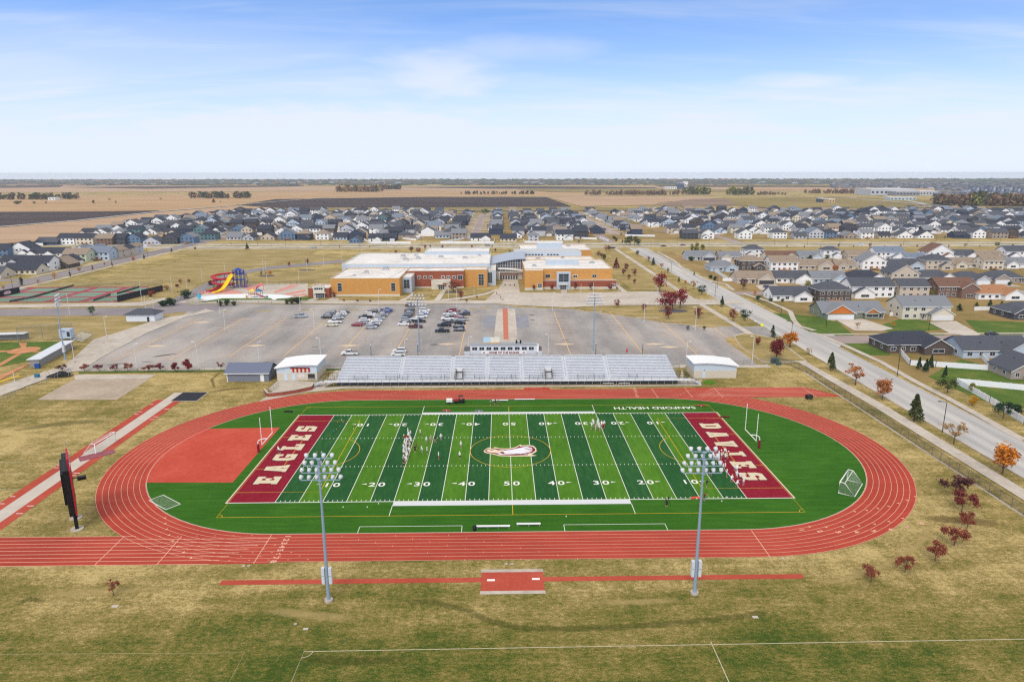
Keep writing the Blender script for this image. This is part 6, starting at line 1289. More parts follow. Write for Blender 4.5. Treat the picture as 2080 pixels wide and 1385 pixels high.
def car(px, py, kind, col, label, rz, group='cars parked in the school lot'):
    p = G(px, py); d = CARS[kind]; t = thing({'pickup': 'pickup_truck'}.get(kind, 'parked_car'), label, 'pickup truck' if kind == 'pickup' else 'car', (p.x, p.y, .065), rz, group)
    o = put('body', d['body'], t); o.material_slots[0].link = 'OBJECT'; o.material_slots[0].material = CP_[col]
    put('windows', d['glass'], t)
    for sx in (-1, 1):
        for sy in (-1, 1): put('wheel', d['wheel'], t, (sx*d['L']*.31, sy*(d['w']/2-.12), d['r']))
        put('headlight', d['hl'], t, (d['L']/2+.01, sx*(d['w']/2-.34), d['z'])); put('taillight', d['tl'], t, (-d['L']/2-.01, sx*(d['w']/2-.3), d['z']))
    for n, me in d['extra']: put(n, me, t)
Kk = {'u': 'suv', 's': 'sedan', 'p': 'pickup'}
PARK = [('on the left side of the leftmost bay line', [(210,113,'u','grey',0),(185,137,'s','dark grey',0),(155,168,'u','black',0),(268,228,'p','white',0),(222,272,'u','cream',0)]),
 ('on the right side of the leftmost bay line', [(390,97,'s','dark grey',1),(352,124,'u','white',1),(332,148,'s','grey',1),(305,178,'u','silver',1)]),
 ('on the left side of the second bay line', [(760,94,'u','dark grey',0),(730,132,'u','white',0),(720,148,'s','white',0),(668,170,'p','black',0),(662,210,'u','white',0),(622,244,'u','silver',0),(556,270,'u','red',0)]),
 ('on the right side of the second bay line', [(945,78,'p','blue',1),(925,96,'u','blue',1),(905,118,'s','dark blue',1),(892,134,'s','silver',1),(870,156,'u','grey',1),(850,184,'u','silver',1),(815,218,'s','white',1),(790,250,'u','white',1),(770,272,'s','dark blue',1),(738,302,'u','silver',1)]),
 ('on the left side of the third bay line', [(1250,78,'u','dark grey',0),(1248,104,'s','dark grey',0),(1240,130,'u','grey',0),(1215,162,'u','dark grey',0),(1200,202,'u','silver',0),(1192,230,'s','dark grey',0),(1168,260,'s','white',0)]),
 ('on the right side of the third bay line', [(1446,80,'u','white',1),(1430,106,'s','white',1),(1418,130,'s','blue',1),(1412,158,'u','white',1),(1335,188,'s','white',1),(1372,222,'p','black',1),(1330,294,'p','maroon',1)]),
 ('on the left side of the fourth bay line', [(1800,82,'u','red',0),(1780,124,'p','white',0),(1790,152,'s','dark grey',0),(1752,188,'p','white',0),(1765,226,'s','black',0),(1708,276,'p','black',0),(1680,352,'p','black',0)]),
 ('on the right side of the fourth bay line', [(1950,88,'s','maroon',1),(1978,128,'u','dark grey',1),(1960,110,'s','grey',1),(1900,162,'s','red',1),(1935,198,'p','silver',1),(1915,246,'u','black',1),(1898,294,'s','black',1),(1904,336,'s','dark grey',1)])]
for where, lst in PARK:
    for i, (zx, zy, k, c, side) in enumerate(lst):
        car(640+zx/6.5, 620+zy/6.5+1.0, Kk[k], c, f'{c} {"pickup" if k == "p" else ("SUV" if k == "u" else "sedan")}, {nth(i)} from the school {where}', PI if (side == 0) ^ (i % 3 == 1) else 0)
for px, py, k, c, lb, rz in ((834,623,'suv','black','black SUV driving along the lane between the school and the parked cars',0), (711,721,'pickup','white','white pickup parked alone behind the grandstand',PI), (812,716,'suv','white','white SUV parked behind the grandstand, nearer the school',PI), (809,723,'suv','white','white SUV parked right behind the grandstand railing',PI), (611,645,'pickup','silver','silver pickup parked alone left of the parked columns',0),
    (638,504.5,'suv','silver','silver car driving on the cross road left of the school',0), (991,500,'suv','grey','grey car driving on the cross road behind the school roof',0), (1245,505,'sedan','black','dark car entering the roundabout by the orange-red shrub',.6), (1348,501,'sedan','black','dark car on the cross road just past the roundabout',0), (1387,499,'sedan','maroon','dark red car on the cross road farther past the roundabout',0), (1746,498.5,'pickup','white','white pickup driving on the cross road far on the right',0),
    (1445,534,'suv','blue','blue car in the driveway of the first grey house',PI/2), (1453,534,'sedan','red','red car in the driveway next to the blue car',PI/2), (1556,585,'suv','blue','blue SUV in the driveway of the beige garage house',PI/2), (2014,681,'sedan','black','black car at the kerb of the estate street',0)): car(px, py, k, c, lb, rz, None)
# ================================================================ people
def body_mesh(name, J, E, cols):
    "one continuous body grown from a joint skeleton; J: name -> (x, y, z, radius); faces coloured by height and reach"
    me = bpy.data.meshes.new(name); ks = list(J); me.from_pydata([J[k][:3] for k in ks], [(ks.index(a), ks.index(c)) for a, c in E], []); o = bpy.data.objects.new(name, me); COL.objects.link(o)
    o.modifiers.new('s', 'SKIN'); o.modifiers.new('d', 'SUBSURF').levels = 1; lay = me.skin_vertices[0].data if me.skin_vertices else None
    if lay is None: raise RuntimeError('no skin layer')
    for i, k in enumerate(ks): lay[i].radius = (J[k][3], J[k][3]*(.72 if k in ('chest','belly') else 1)); lay[i].use_root = (k == 'pelvis')
    dg = bpy.context.evaluated_depsgraph_get(); out = bpy.data.meshes.new_from_object(o.evaluated_get(dg)); bpy.data.objects.remove(o)
    out.name = name; out.materials.clear()
    for c in cols: out.materials.append(c)
    hipz = J['pelvis'][2]; seg = []
    for a, c in E:
        ra = 4 if 'toe' in c else (2 if ('finger' in c or 'hand' in c or c[1:] == 'wrist' or 'head' in c or c == 'crown') else (0 if c in ('belly','chest','neck') or 'shoulder' in c or 'elbow' in c else 1))
        if c[1:] == 'ankle': ra = 2
        seg.append((Vector(J[a][:3]), Vector(J[c][:3]), ra))
    for p in out.polygons:
        c = p.center; best = min(seg, key=lambda s: (c-(s[0]+(s[1]-s[0])*max(0,min(1,(c-s[0]).dot(s[1]-s[0])/max(1e-6,(s[1]-s[0]).length_squared))))).length)
        p.material_index = best[2]; p.use_smooth = True
    return out
def skeleton(arms, legs, lean=0., drop=0.):
    z = lambda v: v-drop
    J = {'pelvis': (0,0,z(.95),.155), 'belly': (0,lean*.3,z(1.12),.15), 'chest': (0,lean*.7,z(1.36),.19), 'neck': (0,lean*.95,z(1.52),.07), 'head': (0,lean*1.05,z(1.62),.1), 'crown': (0,lean*1.1,z(1.76),.085)}
    E = [('pelvis','belly'),('belly','chest'),('chest','neck'),('neck','head'),('head','crown')]
    for s, n in ((-1,'l'),(1,'r')):
        sh = (s*.2, lean*.8, z(1.42), .085); J[n+'shoulder'] = sh; E.append(('chest', n+'shoulder')); el, wr = arms[0 if s < 0 else 1]
        J[n+'elbow'] = (s*el[0], lean*.8+el[1], z(el[2]), .055); J[n+'wrist'] = (s*wr[0], lean*.8+wr[1], z(wr[2]), .038); E += [(n+'shoulder', n+'elbow'), (n+'elbow', n+'wrist')]
        d = (Vector(J[n+'wrist'][:3])-Vector(J[n+'elbow'][:3])).normalized(); q = Vector(J[n+'wrist'][:3])+d*.08; J[n+'hand'] = (*q, .036); E.append((n+'wrist', n+'hand'))
        u = d.cross(Vector((s,.2,0))).normalized()
        for k in range(4): f = q+u*(k-1.5)*.022+d*(.075-.01*abs(k-1)); J[f'{n}finger{k}'] = (*f, .009); E.append((n+'hand', f'{n}finger{k}'))
        f = Vector(J[n+'wrist'][:3])+d*.05+u*.055; J[n+'finger_t'] = (*f, .011); E.append((n+'wrist', n+'finger_t'))
        kn, an = legs[0 if s < 0 else 1]; J[n+'hip'] = (s*.1, 0, z(.88), .1); J[n+'knee'] = (s*kn[0], kn[1], kn[2], .068); J[n+'ankle'] = (s*an[0], an[1], an[2], .045); J[n+'toe'] = (s*(an[0]+.02), an[1]+.17, .04, .045)
        E += [('pelvis', n+'hip'), (n+'hip', n+'knee'), (n+'knee', n+'ankle'), (n+'ankle', n+'toe')]
    return J, E
ST = (((.14,.03,.5),(.13,-.02,.08)),)*2; WK = (((.12,.22,.52),(.11,.12,.09)), ((.12,.02,.5),(.12,-.3,.14)))
POSE = {'standing': skeleton((((.3,-.02,1.16),(.3,.06,.92)),)*2, ST), 'hands on hips': skeleton((((.42,-.08,1.2),(.2,.05,1.04)),)*2, ST), 'walking': skeleton((((.3,.14,1.18),(.28,.3,1.02)), ((.3,-.16,1.17),(.29,-.2,.94))), WK, .05),
        'crouching': skeleton((((.32,.18,1.1),(.22,.36,.92)),)*2, (((.22,.3,.46),(.2,-.02,.08)),)*2, .3, .22), 'pointing': skeleton((((.32,.05,1.2),(.28,.25,1.15)), ((.42,.2,1.4),(.5,.45,1.44))), ST), 'bending': skeleton((((.26,.2,1.12),(.2,.26,.84)),)*2, (((.2,.2,.5),(.19,-.03,.08)),)*2, .42, .12)}
FAB = {k: M('cloth_'+k.replace(' ', '_'), C(*v), .85, .08, 3.) for k, v in {'white': (226,226,228), 'grey': (150,152,158), 'black': (26,26,30), 'red': (160,34,42), 'maroon': (112,28,40), 'tan': (186,160,120), 'blue': (52,84,140)}.items()}
skin = M('skin', C(188,140,112), .6, .05, 3.); shoe = M('shoe_white', C(214,214,214), .7, .05, 3.); helm = {'white': M('helmet_white', C(232,230,226), .25, .03, 3.), 'gold': M('helmet_gold', C(206,180,130), .3, .03, 3.)}
PB = {k: body_mesh('body', *v, [FAB['white'], FAB['white'], skin, skin, shoe]) for k, v in POSE.items()}
hb_ = MB(); hb_.ball((0,0,.0), .155, helm['white'], 10, 7, 1.0); hb_.tube([(-.1,.12,-.07),(0,.19,-.08),(.1,.12,-.07)], .012, dark, 4); hb_.tube([(-.11,.11,-.02),(0,.18,-.03),(.11,.11,-.02)], .012, dark, 4); HELM = hb_.mesh('helmet')
hb_ = MB(); hb_.ball((0,-.01,.03), .115, FAB['black'], 8, 5, .9); hb_.box(-.06,.08,.02,.06,.2,.04,FAB['black']); CAP = hb_.mesh('cap')
def person(px, py, pose, top, pant, hat, rz, label, group='football players at practice'):
    p = G(px, py); t = thing('person', label, 'person', (p.x, p.y, .17 if py < 700 else .06), rz, group); o = put('body', PB[pose], t)
    for i, m in ((0, FAB[top]), (1, FAB[pant])): o.material_slots[i].link = 'OBJECT'; o.material_slots[i].material = m
    hz_ = POSE[pose][0]['head']
    q = put('helmet' if hat in helm else 'cap', HELM if hat in helm else CAP, t, (0, hz_[1]+.01, hz_[2]+.06))
    if hat in helm: q.material_slots[0].link = 'OBJECT'; q.material_slots[0].material = helm[hat]
rp = random.Random(4)
for px, py, pose, top, pant, hat, lb in [(854,887.6,'standing','white','black','white','player in white jersey and black pants, alone behind the line of players'), (866.4,902,'standing','white','grey','white','player in white jersey and grey pants left of the coaches near the thirty'), (875.4,899,'standing','grey','tan','gold','person in grey and tan standing beside the coach in black'), (884,899.6,'walking','black','tan','cap','coach in black shirt and tan shorts striding near the thirty-yard line'), (895.8,895.6,'hands on hips','white','grey','white','player in white right of the striding coach'), (936.3,911,'standing','white','grey','white','player in white and grey, the farther of two near the forty'), (933.9,933,'standing','white','black','white','player in white and black, the nearer of two near the forty'), (891,934,'standing','white','red','white','player in white jersey with red leggings alone in the dark stripe'), (867.6,923.7,'standing','white','black','white','player in white and black in front of the coaches'), (859,920,'crouching','white','grey','white','player in white crouching in front of the line'), (843.5,919.7,'standing','black','black','cap','coach in black facing the line of players'), (846,911,'standing','maroon','black','cap','coach in maroon top just behind the coach in black'),
     (568.8,922,'bending','white','black','white','player in white and black bending on the EAGLES end zone lettering'), (1354.8,1030,'crouching','black','black','cap','person in black crouching by a tripod on the near sideline'), (1412.9,963,'standing','black','black','cap','person in black left of the mast near the ten-yard line'), (1443,968,'standing','black','grey','cap','person in black and grey right of the mast near the end zone'), (1435.4,990.5,'walking','black','black','cap','person in black walking beside the ten-yard numbers'), (1430,1017.5,'pointing','maroon','blue','cap','person in maroon top and blue trousers by the near sideline mast'),
     (996,824,'standing','grey','black','cap','coach in grey and black left of the far sideline bench'), (1006,822.5,'standing','black','black','cap','coach in black, middle of the three by the far bench'), (1012,824.5,'hands on hips','black','black','cap','coach in black, right of the three by the far bench'), (1009,600,'standing','maroon','black','cap','person in maroon on the school plaza, farther of two'), (1017,609,'walking','maroon','black','cap','person in maroon walking on the school plaza, nearer of two')]:
    person(px, py, pose, top, pant, hat, rp.uniform(0, 6.28), lb, None if hat == 'cap' else 'football players at practice')
LEFT = [(475,400,'w'),(540,470,'w'),(480,490,'w'),(412,565,'r'),(470,562,'r'),(505,540,'w'),(548,600,'w'),(560,660,'w'),(395,705,'w'),(450,645,'w'),(430,765,'w'),(470,705,'w'),(365,800,'w'),(360,930,'w'),(410,845,'w'),(470,825,'w'),(420,935,'w'),(470,905,'w'),(500,870,'w'),(492,980,'w'),(408,1060,'w'),(440,1085,'w'),(372,1205,'b'),(520,740,'w'),(445,1000,'w')]
def crowd(lst, ox, oy, sc, where):
    for i, (x, y, c) in enumerate(sorted(lst, key=lambda t: t[1])):
        top = {'w': 'white', 'r': 'red', 'b': 'black'}[c]; pant = 'black' if c == 'b' else rp.choice(['grey','grey','white','black']); po = rp.choice(['standing','hands on hips','crouching','bending','standing','walking']); ht = 'cap' if c == 'b' else rp.choice(['white','white','gold'])
        person(ox+x/sc, oy+y/sc+.8, po, top, pant, ht, rp.uniform(0, 6.28), f'{po} player, {top} top, {pant} pants, {nth(i)} from back {where}')
crowd(LEFT, 790, 850, 12.235, 'of line near twenty-five')
crowd([(1045,735,'w'),(1060,720,'w'),(1075,745,'w'),(1085,720,'w'),(1096,730,'w'),(1106,745,'w'),(1116,720,'w'),(1126,736,'r'),(1133,720,'w'),(1092,704,'w'),(1055,704,'w')], 900, 660, 3.467, 'of far thirty huddle')
crowd([(640,402,'w'),(686,420,'w'),(735,372,'w'),(790,292,'w'),(852,352,'r'),(826,290,'w'),(802,402,'w'),(768,580,'w'),(800,572,'w'),(830,682,'w'),(905,778,'w'),(1000,602,'w'),(972,590,'w'),(1005,702,'w'),(1000,862,'w'),(1070,748,'w'),(1125,832,'w'),(690,350,'w'),(612,380,'w'),(760,330,'r')], 1380, 890, 8.656, 'of DAVIES end zone group')
p = G(1357, 1027); t = thing('camera_tripod', 'black camera tripod beside the crouching person on the near sideline', 'tripod', (p.x, p.y, .05))
for k in range(3): b = MB(); b.tube([(0,0,1.5),(.5*math.cos(k*2.1),.5*math.sin(k*2.1),0)], .025, black, 5); b.build('leg', t)
b = MB(); b.box(-.12,-.2,1.5,.12,.2,1.75,black); b.build('camera', t)
ec = [(1590,595,'s','grey'),(1689,592,'u','white'),(1745,590,'s','black'),(1632,546,'u','grey'),(1700,536,'s','white'),(1783,560,'u','black'),(1860,590,'s','silver'),(1905,590,'u','white'),(1960,592,'s','dark grey'),(2040,592,'u','black'),(1722,538,'s','maroon'),(1838,541,'u','silver'),(1930,541,'s','white'),(1985,541,'u','dark grey'),(1530,538,'s','silver'),(1590,539,'u','white')]
for i, (px, py, k, c) in enumerate(ec): car(px, py, Kk[k], c, f'{c} {"SUV" if k == "u" else "sedan"} in a driveway of the estate, {nth(i)} counted from the avenue side', PI/2+.05*(i % 3), 'cars in the estate driveways')
# ================================================================ lamp posts, fences, signs
whp = M('white_pole', C(212,214,216), .5, .05, 2.)
def pole_proto(name, label, cat, h, m, head, basem):
    t = thing(name, label, cat, (0,0,0))
    if basem: b = MB(); b.tube([(0,0,0),(0,0,.75)], .3, basem, 10); b.build('base', t)
    b = MB(); b.tube([(0,0,.0),(0,0,h)], [.1,.075], m, 8); b.build('pole', t)
    if head == 'box':
        b = MB(); b.tube([(0,0,h-.1),(.9,0,h)], .05, m, 5); b.box(.5,-.24,h-.06,1.3,.24,h+.12,m); b.build('lamp_head', t)
    elif head == 'twin':
        for s in (-1, 1): b = MB(); b.tube([(0,0,h-.1),(s*.7,0,h)], .05, m, 5); b.box(min(s*.5,s*1.3),-.24,h-.06,max(s*.5,s*1.3),.24,h+.12,m); b.build('lamp_head', t)
    elif head == 'cobra':
        b = MB(); b.tube([(0,0,h-.1),(.3,0,h+.25),(1.8,0,h+.35)], .06, m, 6); b.box(1.4,-.16,h+.28,2.2,.16,h+.42,m); b.build('lamp_head', t)
    elif head == 'ball': b = MB(); b.ball((0,0,h+.15), .24, whl, 8, 6); b.build('lamp_globe', t)
    elif head == 'straight': b = MB(); b.box(-.12,-.12,h-.02,.12,.12,h+.12,m); b.build('cap', t)
    return t
def poles(name, cat, m, head, basem, group, lst, rz=0, scale_h=None):
    first = {}
    for i, (px, pb, pt, lb) in enumerate(lst):
        p = G(px, pb); h = HT(px, pb, pt); hk = round(h*2)/2
        if hk not in first: t = pole_proto(name, lb, cat, hk, m, head, basem); t.location = (p.x, p.y, 0); t.rotation_euler.z = rz+(i % 2)*PI*(head == 'box'); t['group'] = group; first[hk] = t
        else: dup(first[hk], (p.x, p.y, 0), rz+(i % 2)*PI*(head == 'box'), lb, group)
poles('lot_lamp_post', 'lamp post', whp, 'box', conc, 'white lamp posts of the parking lot', [(px, pb, pt, f'white parking lot lamp post {w_}') for px, pb, pt, w_ in [(279,753,697,'behind the row of rust shrubs, nearer the dugout'),(404,753,695,'behind the row of shrubs, next to the grey shed'),(527,738,694,'rising behind the roof of the grey shed'),(652,730,687,'rising behind the concession stand roof'),(952,724,683,'behind the grandstand, left of the press box'),(1114,722,680,'behind the grandstand, right of the press box'),(1393,748,694,'at the left corner of the storage building'),(1527,743,684,'at the corner of the lot by the red trees'),(458,674,628,'on the left end of the lot below the slides'),(639,674,628,'in the lot left of the cream SUV'),(770,624,587,'on the school lane in front of the gym'),(928,626,588,'on the school lane by the lawn'),(1122,634,594,'on the island right of the plaza walk'),(1412,674,625,'on the long island by the avenue side'),(1308,659,617,'on the lot edge below the big red trees'),(1334,622,581,'on the concrete drive beside the red trees'),(217,687,642,'beside the softball bleacher'),(313,636,606,'behind the white kiosk'),(1032,640,600,'on the plaza walk in front of the entrance'),(152,738,697,'beside the dugout wall'),(823,726,690,'behind the cars at the grandstand, left half')]])
poles('tall_court_pole', 'lamp post', whp, 'straight', None, 'plain white poles round the courts and pool', [(px, pb, pt, f'plain white pole {w_}') for px, pb, pt, w_ in [(142,640,598,'in front of the tennis courts'),(289,618,573,'at the tennis court screen corner'),(297,634,600,'beside the drive by the kiosk'),(350,595,560,'beside the side lane by the tennis courts'),(380,590,565,'nearer the splash pad than the tennis courts'),(411,573,543,'behind the red slide'),(457,552,530,'behind the blue slide tower'),(535,550,527,'on the meadow behind the splash pad'),(543,580,529,'in the splash pad near the back fence'),(608,577,551,'at the back fence of the splash pad'),(624,553,523,'by the red tree on the drive'),(658,543,517,'left of the school roof'),(695,535,509,'near the back corner of the school'),(735,523,505,'behind the school roof'),(610,632,604,'on the lane below the conifers'),(447,640,603,'on the lane below the white pool'),(1180,597,577,'in front of the school right wing'),(1205,596,574,'second along the school right wing'),(1257,596,575,'at the end of the school right wing'),(911,607,590,'on the lawn left of the plaza'),(963,598,581,'on the planted slope by the plaza'),(30,776,758,'by the yellow fence line of the softball field')]])
poles('street_lamp', 'street lamp', black, 'cobra', None, 'black street lamps of the avenue', [(px, pb, pt, f'black street lamp {w_}') for px, pb, pt, w_ in [(1914,877,817,'on the near verge of the avenue'),(1822,766,704,'across the avenue beside the white yard fence'),(1605,706,654,'behind the orange tree on the avenue verge'),(1452,605,576,'at the school drive on the avenue'),(1363,553,532,'halfway up the avenue'),(1322,505,490,'at the roundabout'),(1586,643,625,'on the estate side above the lawn'),(1678,664,639,'in front of the sage house'),(1886,670,640,'in front of the cream house'),(1932,712,688,'beside the dark foreground house'),(1246,490,476,'on the far side of the roundabout'),(1457,585,562,'on the estate side by the path bend')]], PI)
poles('roadside_lamp', 'street lamp', dark, 'straight', None, 'thin dark lamps along the far cross road', [(px, 499, 481, f'thin dark lamp on the far cross road, {nth(i)} from the side road') for i, px in enumerate((390,470,523,580,652,731,785,857,922,985,1000+105,1182,1375,1440,1507,1573,1640,1705,1770,1835,1900,1965,2030))])
poles('roadside_lamp', 'street lamp', dark, 'straight', None, 'thin dark lamps along the side road', [(px, pb, pt, f'thin dark lamp, {nth(i)} from the front along the side road') for i, (px, pb, pt) in enumerate(((26,587,560),(46,580,555),(143,563,541),(228,541,520),(300,522,505)))])
poles('path_lamp', 'street lamp', dark, 'ball', None, 'short globe lamps behind the grandstand', [(px, pb, pt, f'short globe lamp behind the grandstand, {nth(i)} from the concession stand') for i, (px, pb, pt) in enumerate(((754,722,701),(849,722,700),(947,722,700),(1114,720,699),(1210,720,697),(1305,719,696)))])
chain = bpy.data.materials.new('chain_link'); chain.use_nodes = True; q_ = chain.node_tree.nodes['Principled BSDF']; q_.inputs['Base Color'].default_value = C(74,78,70); q_.inputs['Roughness'].default_value = .6; lattice(chain, .12, .12, .22)
chain_light = chain.copy(); chain_light.name = 'light_chain_link'
for n_ in chain_light.node_tree.nodes:
    if n_.type == 'MATH' and n_.operation == 'LESS_THAN': n_.inputs[1].default_value = .12*.09
def cfence(pts, label, h=1.8, px=True, post=3., m=None, group='chain-link fences', pm=None, r=.05):
    t = thing('chain_link_fence', label, 'fence', (0,0,0), 0, group); pp = [Vector((*P2(*p), 0)) for p in pts] if px else [Vector((*p, 0)) for p in pts]; b, q, k_ = MB(), MB(), MB(); pm = pm or steel
    for i in range(len(pp)-1):
        a, c = pp[i], pp[i+1]; b.quad(a+Vector((0,0,.05)), c+Vector((0,0,.05)), c+Vector((0,0,h)), a+Vector((0,0,h)), m or chain_light)
        k_.tube([a+Vector((0,0,h)), c+Vector((0,0,h))], r*.8, pm, 5); n = max(1, int((c-a).length/post))
        for j in range(n+(i == len(pp)-2)): v = a+(c-a)*j/n; q.tube([v, v+Vector((0,0,h+.05))], r, pm, 5)
    b.build('mesh_panel', t); q.build('posts', t); k_.build('top_rail', t); return t
cfence([(94.4,-120),(94.4,-60),(94.3,-20),(94.5,20),(94.5,60),(93,68),(90,71)], 'long chain-link fence between the running track and the avenue sidewalk', 2.1, False, 3., chain, 'chain-link fences', M('weathered_steel', C(98,102,100), .6, .1, 2.))
b = MB(); b.box(94.1,-120,-.05,94.6,62,.06,conc); struct(b.build('mow_strip'))
cfence([(90,71),(71,67.5)], 'chain-link fence from the avenue corner to the storage building', 2., False)
cfence([(-135,66.2),(-100,66),(-87,65.8)], 'chain-link fence behind the row of rust shrubs', 1.5, False)
cfence([(0,818),(60,790),(128,765),(140,757)], 'low chain-link fence along the walk below the dugout', 1.3)
cfence([(-20,742),(50,738),(52,700),(50,690)], 'thin fence beside the softball dugout', 1.4) if False else None
cfence([(-62,66.5),(-40,66.8),(0,66.8),(40,66.8),(56,66.8)], 'low rail fence between the grandstand and the parking lot', 1.4, False)
cfence([(535,806),(566,785)], 'grey railing along the concession terrace ramp', 1.2, True, 1.5)
pf = M('pool_fence_dark', C(92,96,100), .5, .1, 2.)
cfence([(378,616),(552,616),(625,613)], 'pool fence along the front of the splash pad', 1.6, True, 3., None, 'chain-link fences', pf, .04)
cfence([(482,580),(555,580),(638,576)], 'dark fence along the back of the splash pad', 2.2, True, 3., None, 'chain-link fences', pf, .06)
cfence([(360,613),(420,594)], 'fence along the side of the splash pad next to the lane', 1.6, True, 3., None, 'chain-link fences', pf, .04)
cfence([(38,697),(88,692),(122,690),(150,686)], 'tall backstop fence behind the softball home plate', 6., True, 6., None, 'chain-link fences', steel, .09)
cfence([(0,616),(240,612)], 'fence along the front of the tennis courts', 2.6, True, 6.)
cfence([(78,586),(300,583),(331,575)], 'fence along the back of the tennis courts', 2.6, True, 6.)
scr = M('black_windscreen', C(44,44,52), .8, .12, 1.)
for pts, lb in (([(-40,612),(41,595)], 'black windscreen fence at the left end of the tennis courts'), ([(239,614),(331,591)], 'black windscreen fence at the splash pad end of the tennis courts')):
    t = cfence(pts, lb, 3.2, True, 6., scr, 'windscreens of the tennis courts', dark)
p = G(17, 600.5); q = MB(); q.M = Matrix.Translation((p.x, p.y-.5, 1.7)) @ Matrix.Rotation(1.2,4,'Z') @ Matrix.Rotation(PI/2,4,'X'); q.poly([(-2,-.3),(-1,.7),(1.2,.9),(2.2,.2),(1.6,-.8),(-1.2,-.9)], 0, M('screen_emblem', C(206,170,176), .8)); q.build('eagle_emblem', bpy.data.objects['chain_link_fence.012'] if False else [o for o in bpy.data.objects if o.get('label', '').startswith('black windscreen fence at the left')][0])
for k in range(4):
    a, c = ((62,607),(150,581)) if k == 0 else (((20,614),(70,605)) if k == 1 else (((190,612),(225,600)) if k == 2 else ((238,598),(285,584))))
    t = cfence([a, c], f'dark net line across the tennis courts, {nth(k)} from the left', 1.0, True, 6., M('tennis_netting', C(66,86,78), .9, .1, 1.), 'tennis nets', dark)
    t.name = 'tennis_net'; t['category'] = 'net'
# signs and small kit
def sign(px, pb, h, m, label, pts, pm=steel):
    p = G(px, pb); t = thing('road_sign', label, 'sign', (p.x, p.y, 0)); b = MB(); b.tube([(0,0,0),(0,0,h)], .04, pm, 6); b.build('post', t)
    b = MB(); b.M = Matrix.Translation((0,-.06,h-.4)) @ Matrix.Rotation(PI/2,4,'X'); b.prism(pts, 0, .03, m); b.build('plate', t)
circ = [(.62*math.cos(i*PI/9), .62*math.sin(i*PI/9)) for i in range(18)]
sign(1547, 671, 2.6, M('lime_sign', C(236,240,30), .5, .03, 2.), 'bright yellow sign on a post where the school drive meets the avenue', circ)
sign(1437, 607, 2.6, M('amber_sign', C(232,184,40), .5, .03, 2.), 'small yellow sign on the avenue verge by the school drive', [(0,.5),(-.5,0),(0,-.5),(.5,0)])
sign(1534, 657, 1.4, white, 'small white sign on the grass corner at the avenue', [(-.4,-.3),(.4,-.3),(.4,.3),(-.4,.3)])
for px, py, lb in ((1573,738,'green utility cabinet at the fence corner by the dark red tree'), (1581,742,'small green utility cabinet in front of the larger one')):
    p = G(px, py); big = px < 1575; t = thing('utility_cabinet', lb, 'utility cabinet', (p.x, p.y, 0)); gm = M('utility_green', C(66,88,84), .6, .1, 1.)
    w_ = 1.1 if big else .7; b = MB(); b.box(-w_,-w_*.7,.1,w_,w_*.7,w_*1.7,gm); b.build('cabinet', t); b = MB(); b.box(-w_*1.15,-w_*.9,0,w_*1.15,w_*.9,.1,conc); b.build('plinth', t); b = MB(); b.box(-w_*.9,-w_*.72,.2,-.03,-w_*.702,w_*1.55,M('utility_door', C(58,78,76), .6)); b.build('door', t)
p = G(122, 765); t = thing('batting_cage', 'collapsed black batting cage net heaped beside the gravel court', 'batting cage', (p.x, p.y, 0), .15)
b = MB(); pts = []; r = random.Random(8)
for i in range(9):
    for j in range(5): pts.append((-3.4+i*.85, -1.4+j*.7, max(.05, (1.9-abs(i-4.5)*.28)*(1-abs(j-2)*.32)+r.uniform(-.15,.15))))
b.add(pts, [(i*5+j,(i+1)*5+j,(i+1)*5+j+1,i*5+j+1) for i in range(8) for j in range(4)], M('black_netting', C(36,36,38), .95, .3, 2.)); b.build('net', t)
for x in (-3.4, 0, 3.2): b = MB(); b.tube([(x,-1.5,0),(x,-1.3,1.4),(x,.2,2.1),(x,1.5,0)], .05, steel, 5); b.build('hoop', t)
for px, py, w_, h_, lb, m in ((77,748,.7,1.4,'blue bin at the near end of the dugout',M('bin_blue', C(36,78,150), .6)), (76,767,.6,1.1,'teal bin beside the fence below the dugout',M('bin_teal', C(50,110,140), .6))):
    p = G(px, py); t = thing('recycling_bin', lb, 'bin', (p.x, p.y, 0)); b = MB(); b.box(-w_,-w_*.7,.05,w_,w_*.7,h_,m); b.build('body', t); b = MB(); b.box(-w_*1.06,-w_*.76,h_+.002,w_*1.06,w_*.76,h_+.12,m); b.build('lid', t)
p = G(1288, 722); t = thing('red_flag', 'small red flag on the rear railing of the grandstand', 'flag', (37.5, 62.3, 5.6)); b = MB(); b.tube([(0,0,0),(0,0,2.2)], .03, steel, 5); b.build('staff', t); b = MB(); b.add([(0,0,2.2),(.5,-.1,1.9),(.45,0,1.0),(0,0,.9)], [(0,1,2,3)], M('flag_red', C(190,30,40), .8)); b.build('cloth', t)
b = MB(); p = G(900, 786)
for px, py, w_ in ((1085,790,3.),(1110,790,1.)): p = G(px, py); b.box(p.x-w_,p.y-.2,.05,p.x+w_,p.y+.2,.3,M('flag_red', C(190,30,40)))
tag(b.build('tarp'), 'rolled red tarp at the foot of the grandstand on the track edge', 'tarp')
for px, py, lb in ((1240,785,'stack of aluminium hurdles below the front of the grandstand'), (1262,785,'second stack of aluminium hurdles below the grandstand, nearer the stairs')):
    p = G(px, py); t = thing('hurdle_rack', lb, 'hurdles', (p.x, 47.9, 0)); b = MB()
    for k in range(6): x = -2.2+k*.8; b.tube([(x,0,0),(x,0,1.0),(x+.7,0,1.0),(x+.7,0,0)], .035, alum, 5); 
    b.build('frame', t); b = MB()
    for k in range(6): b.box(-2.2+k*.8,-.03,.92,-1.5+k*.8,.03,1.04,white)
    b.build('crossbar', t)
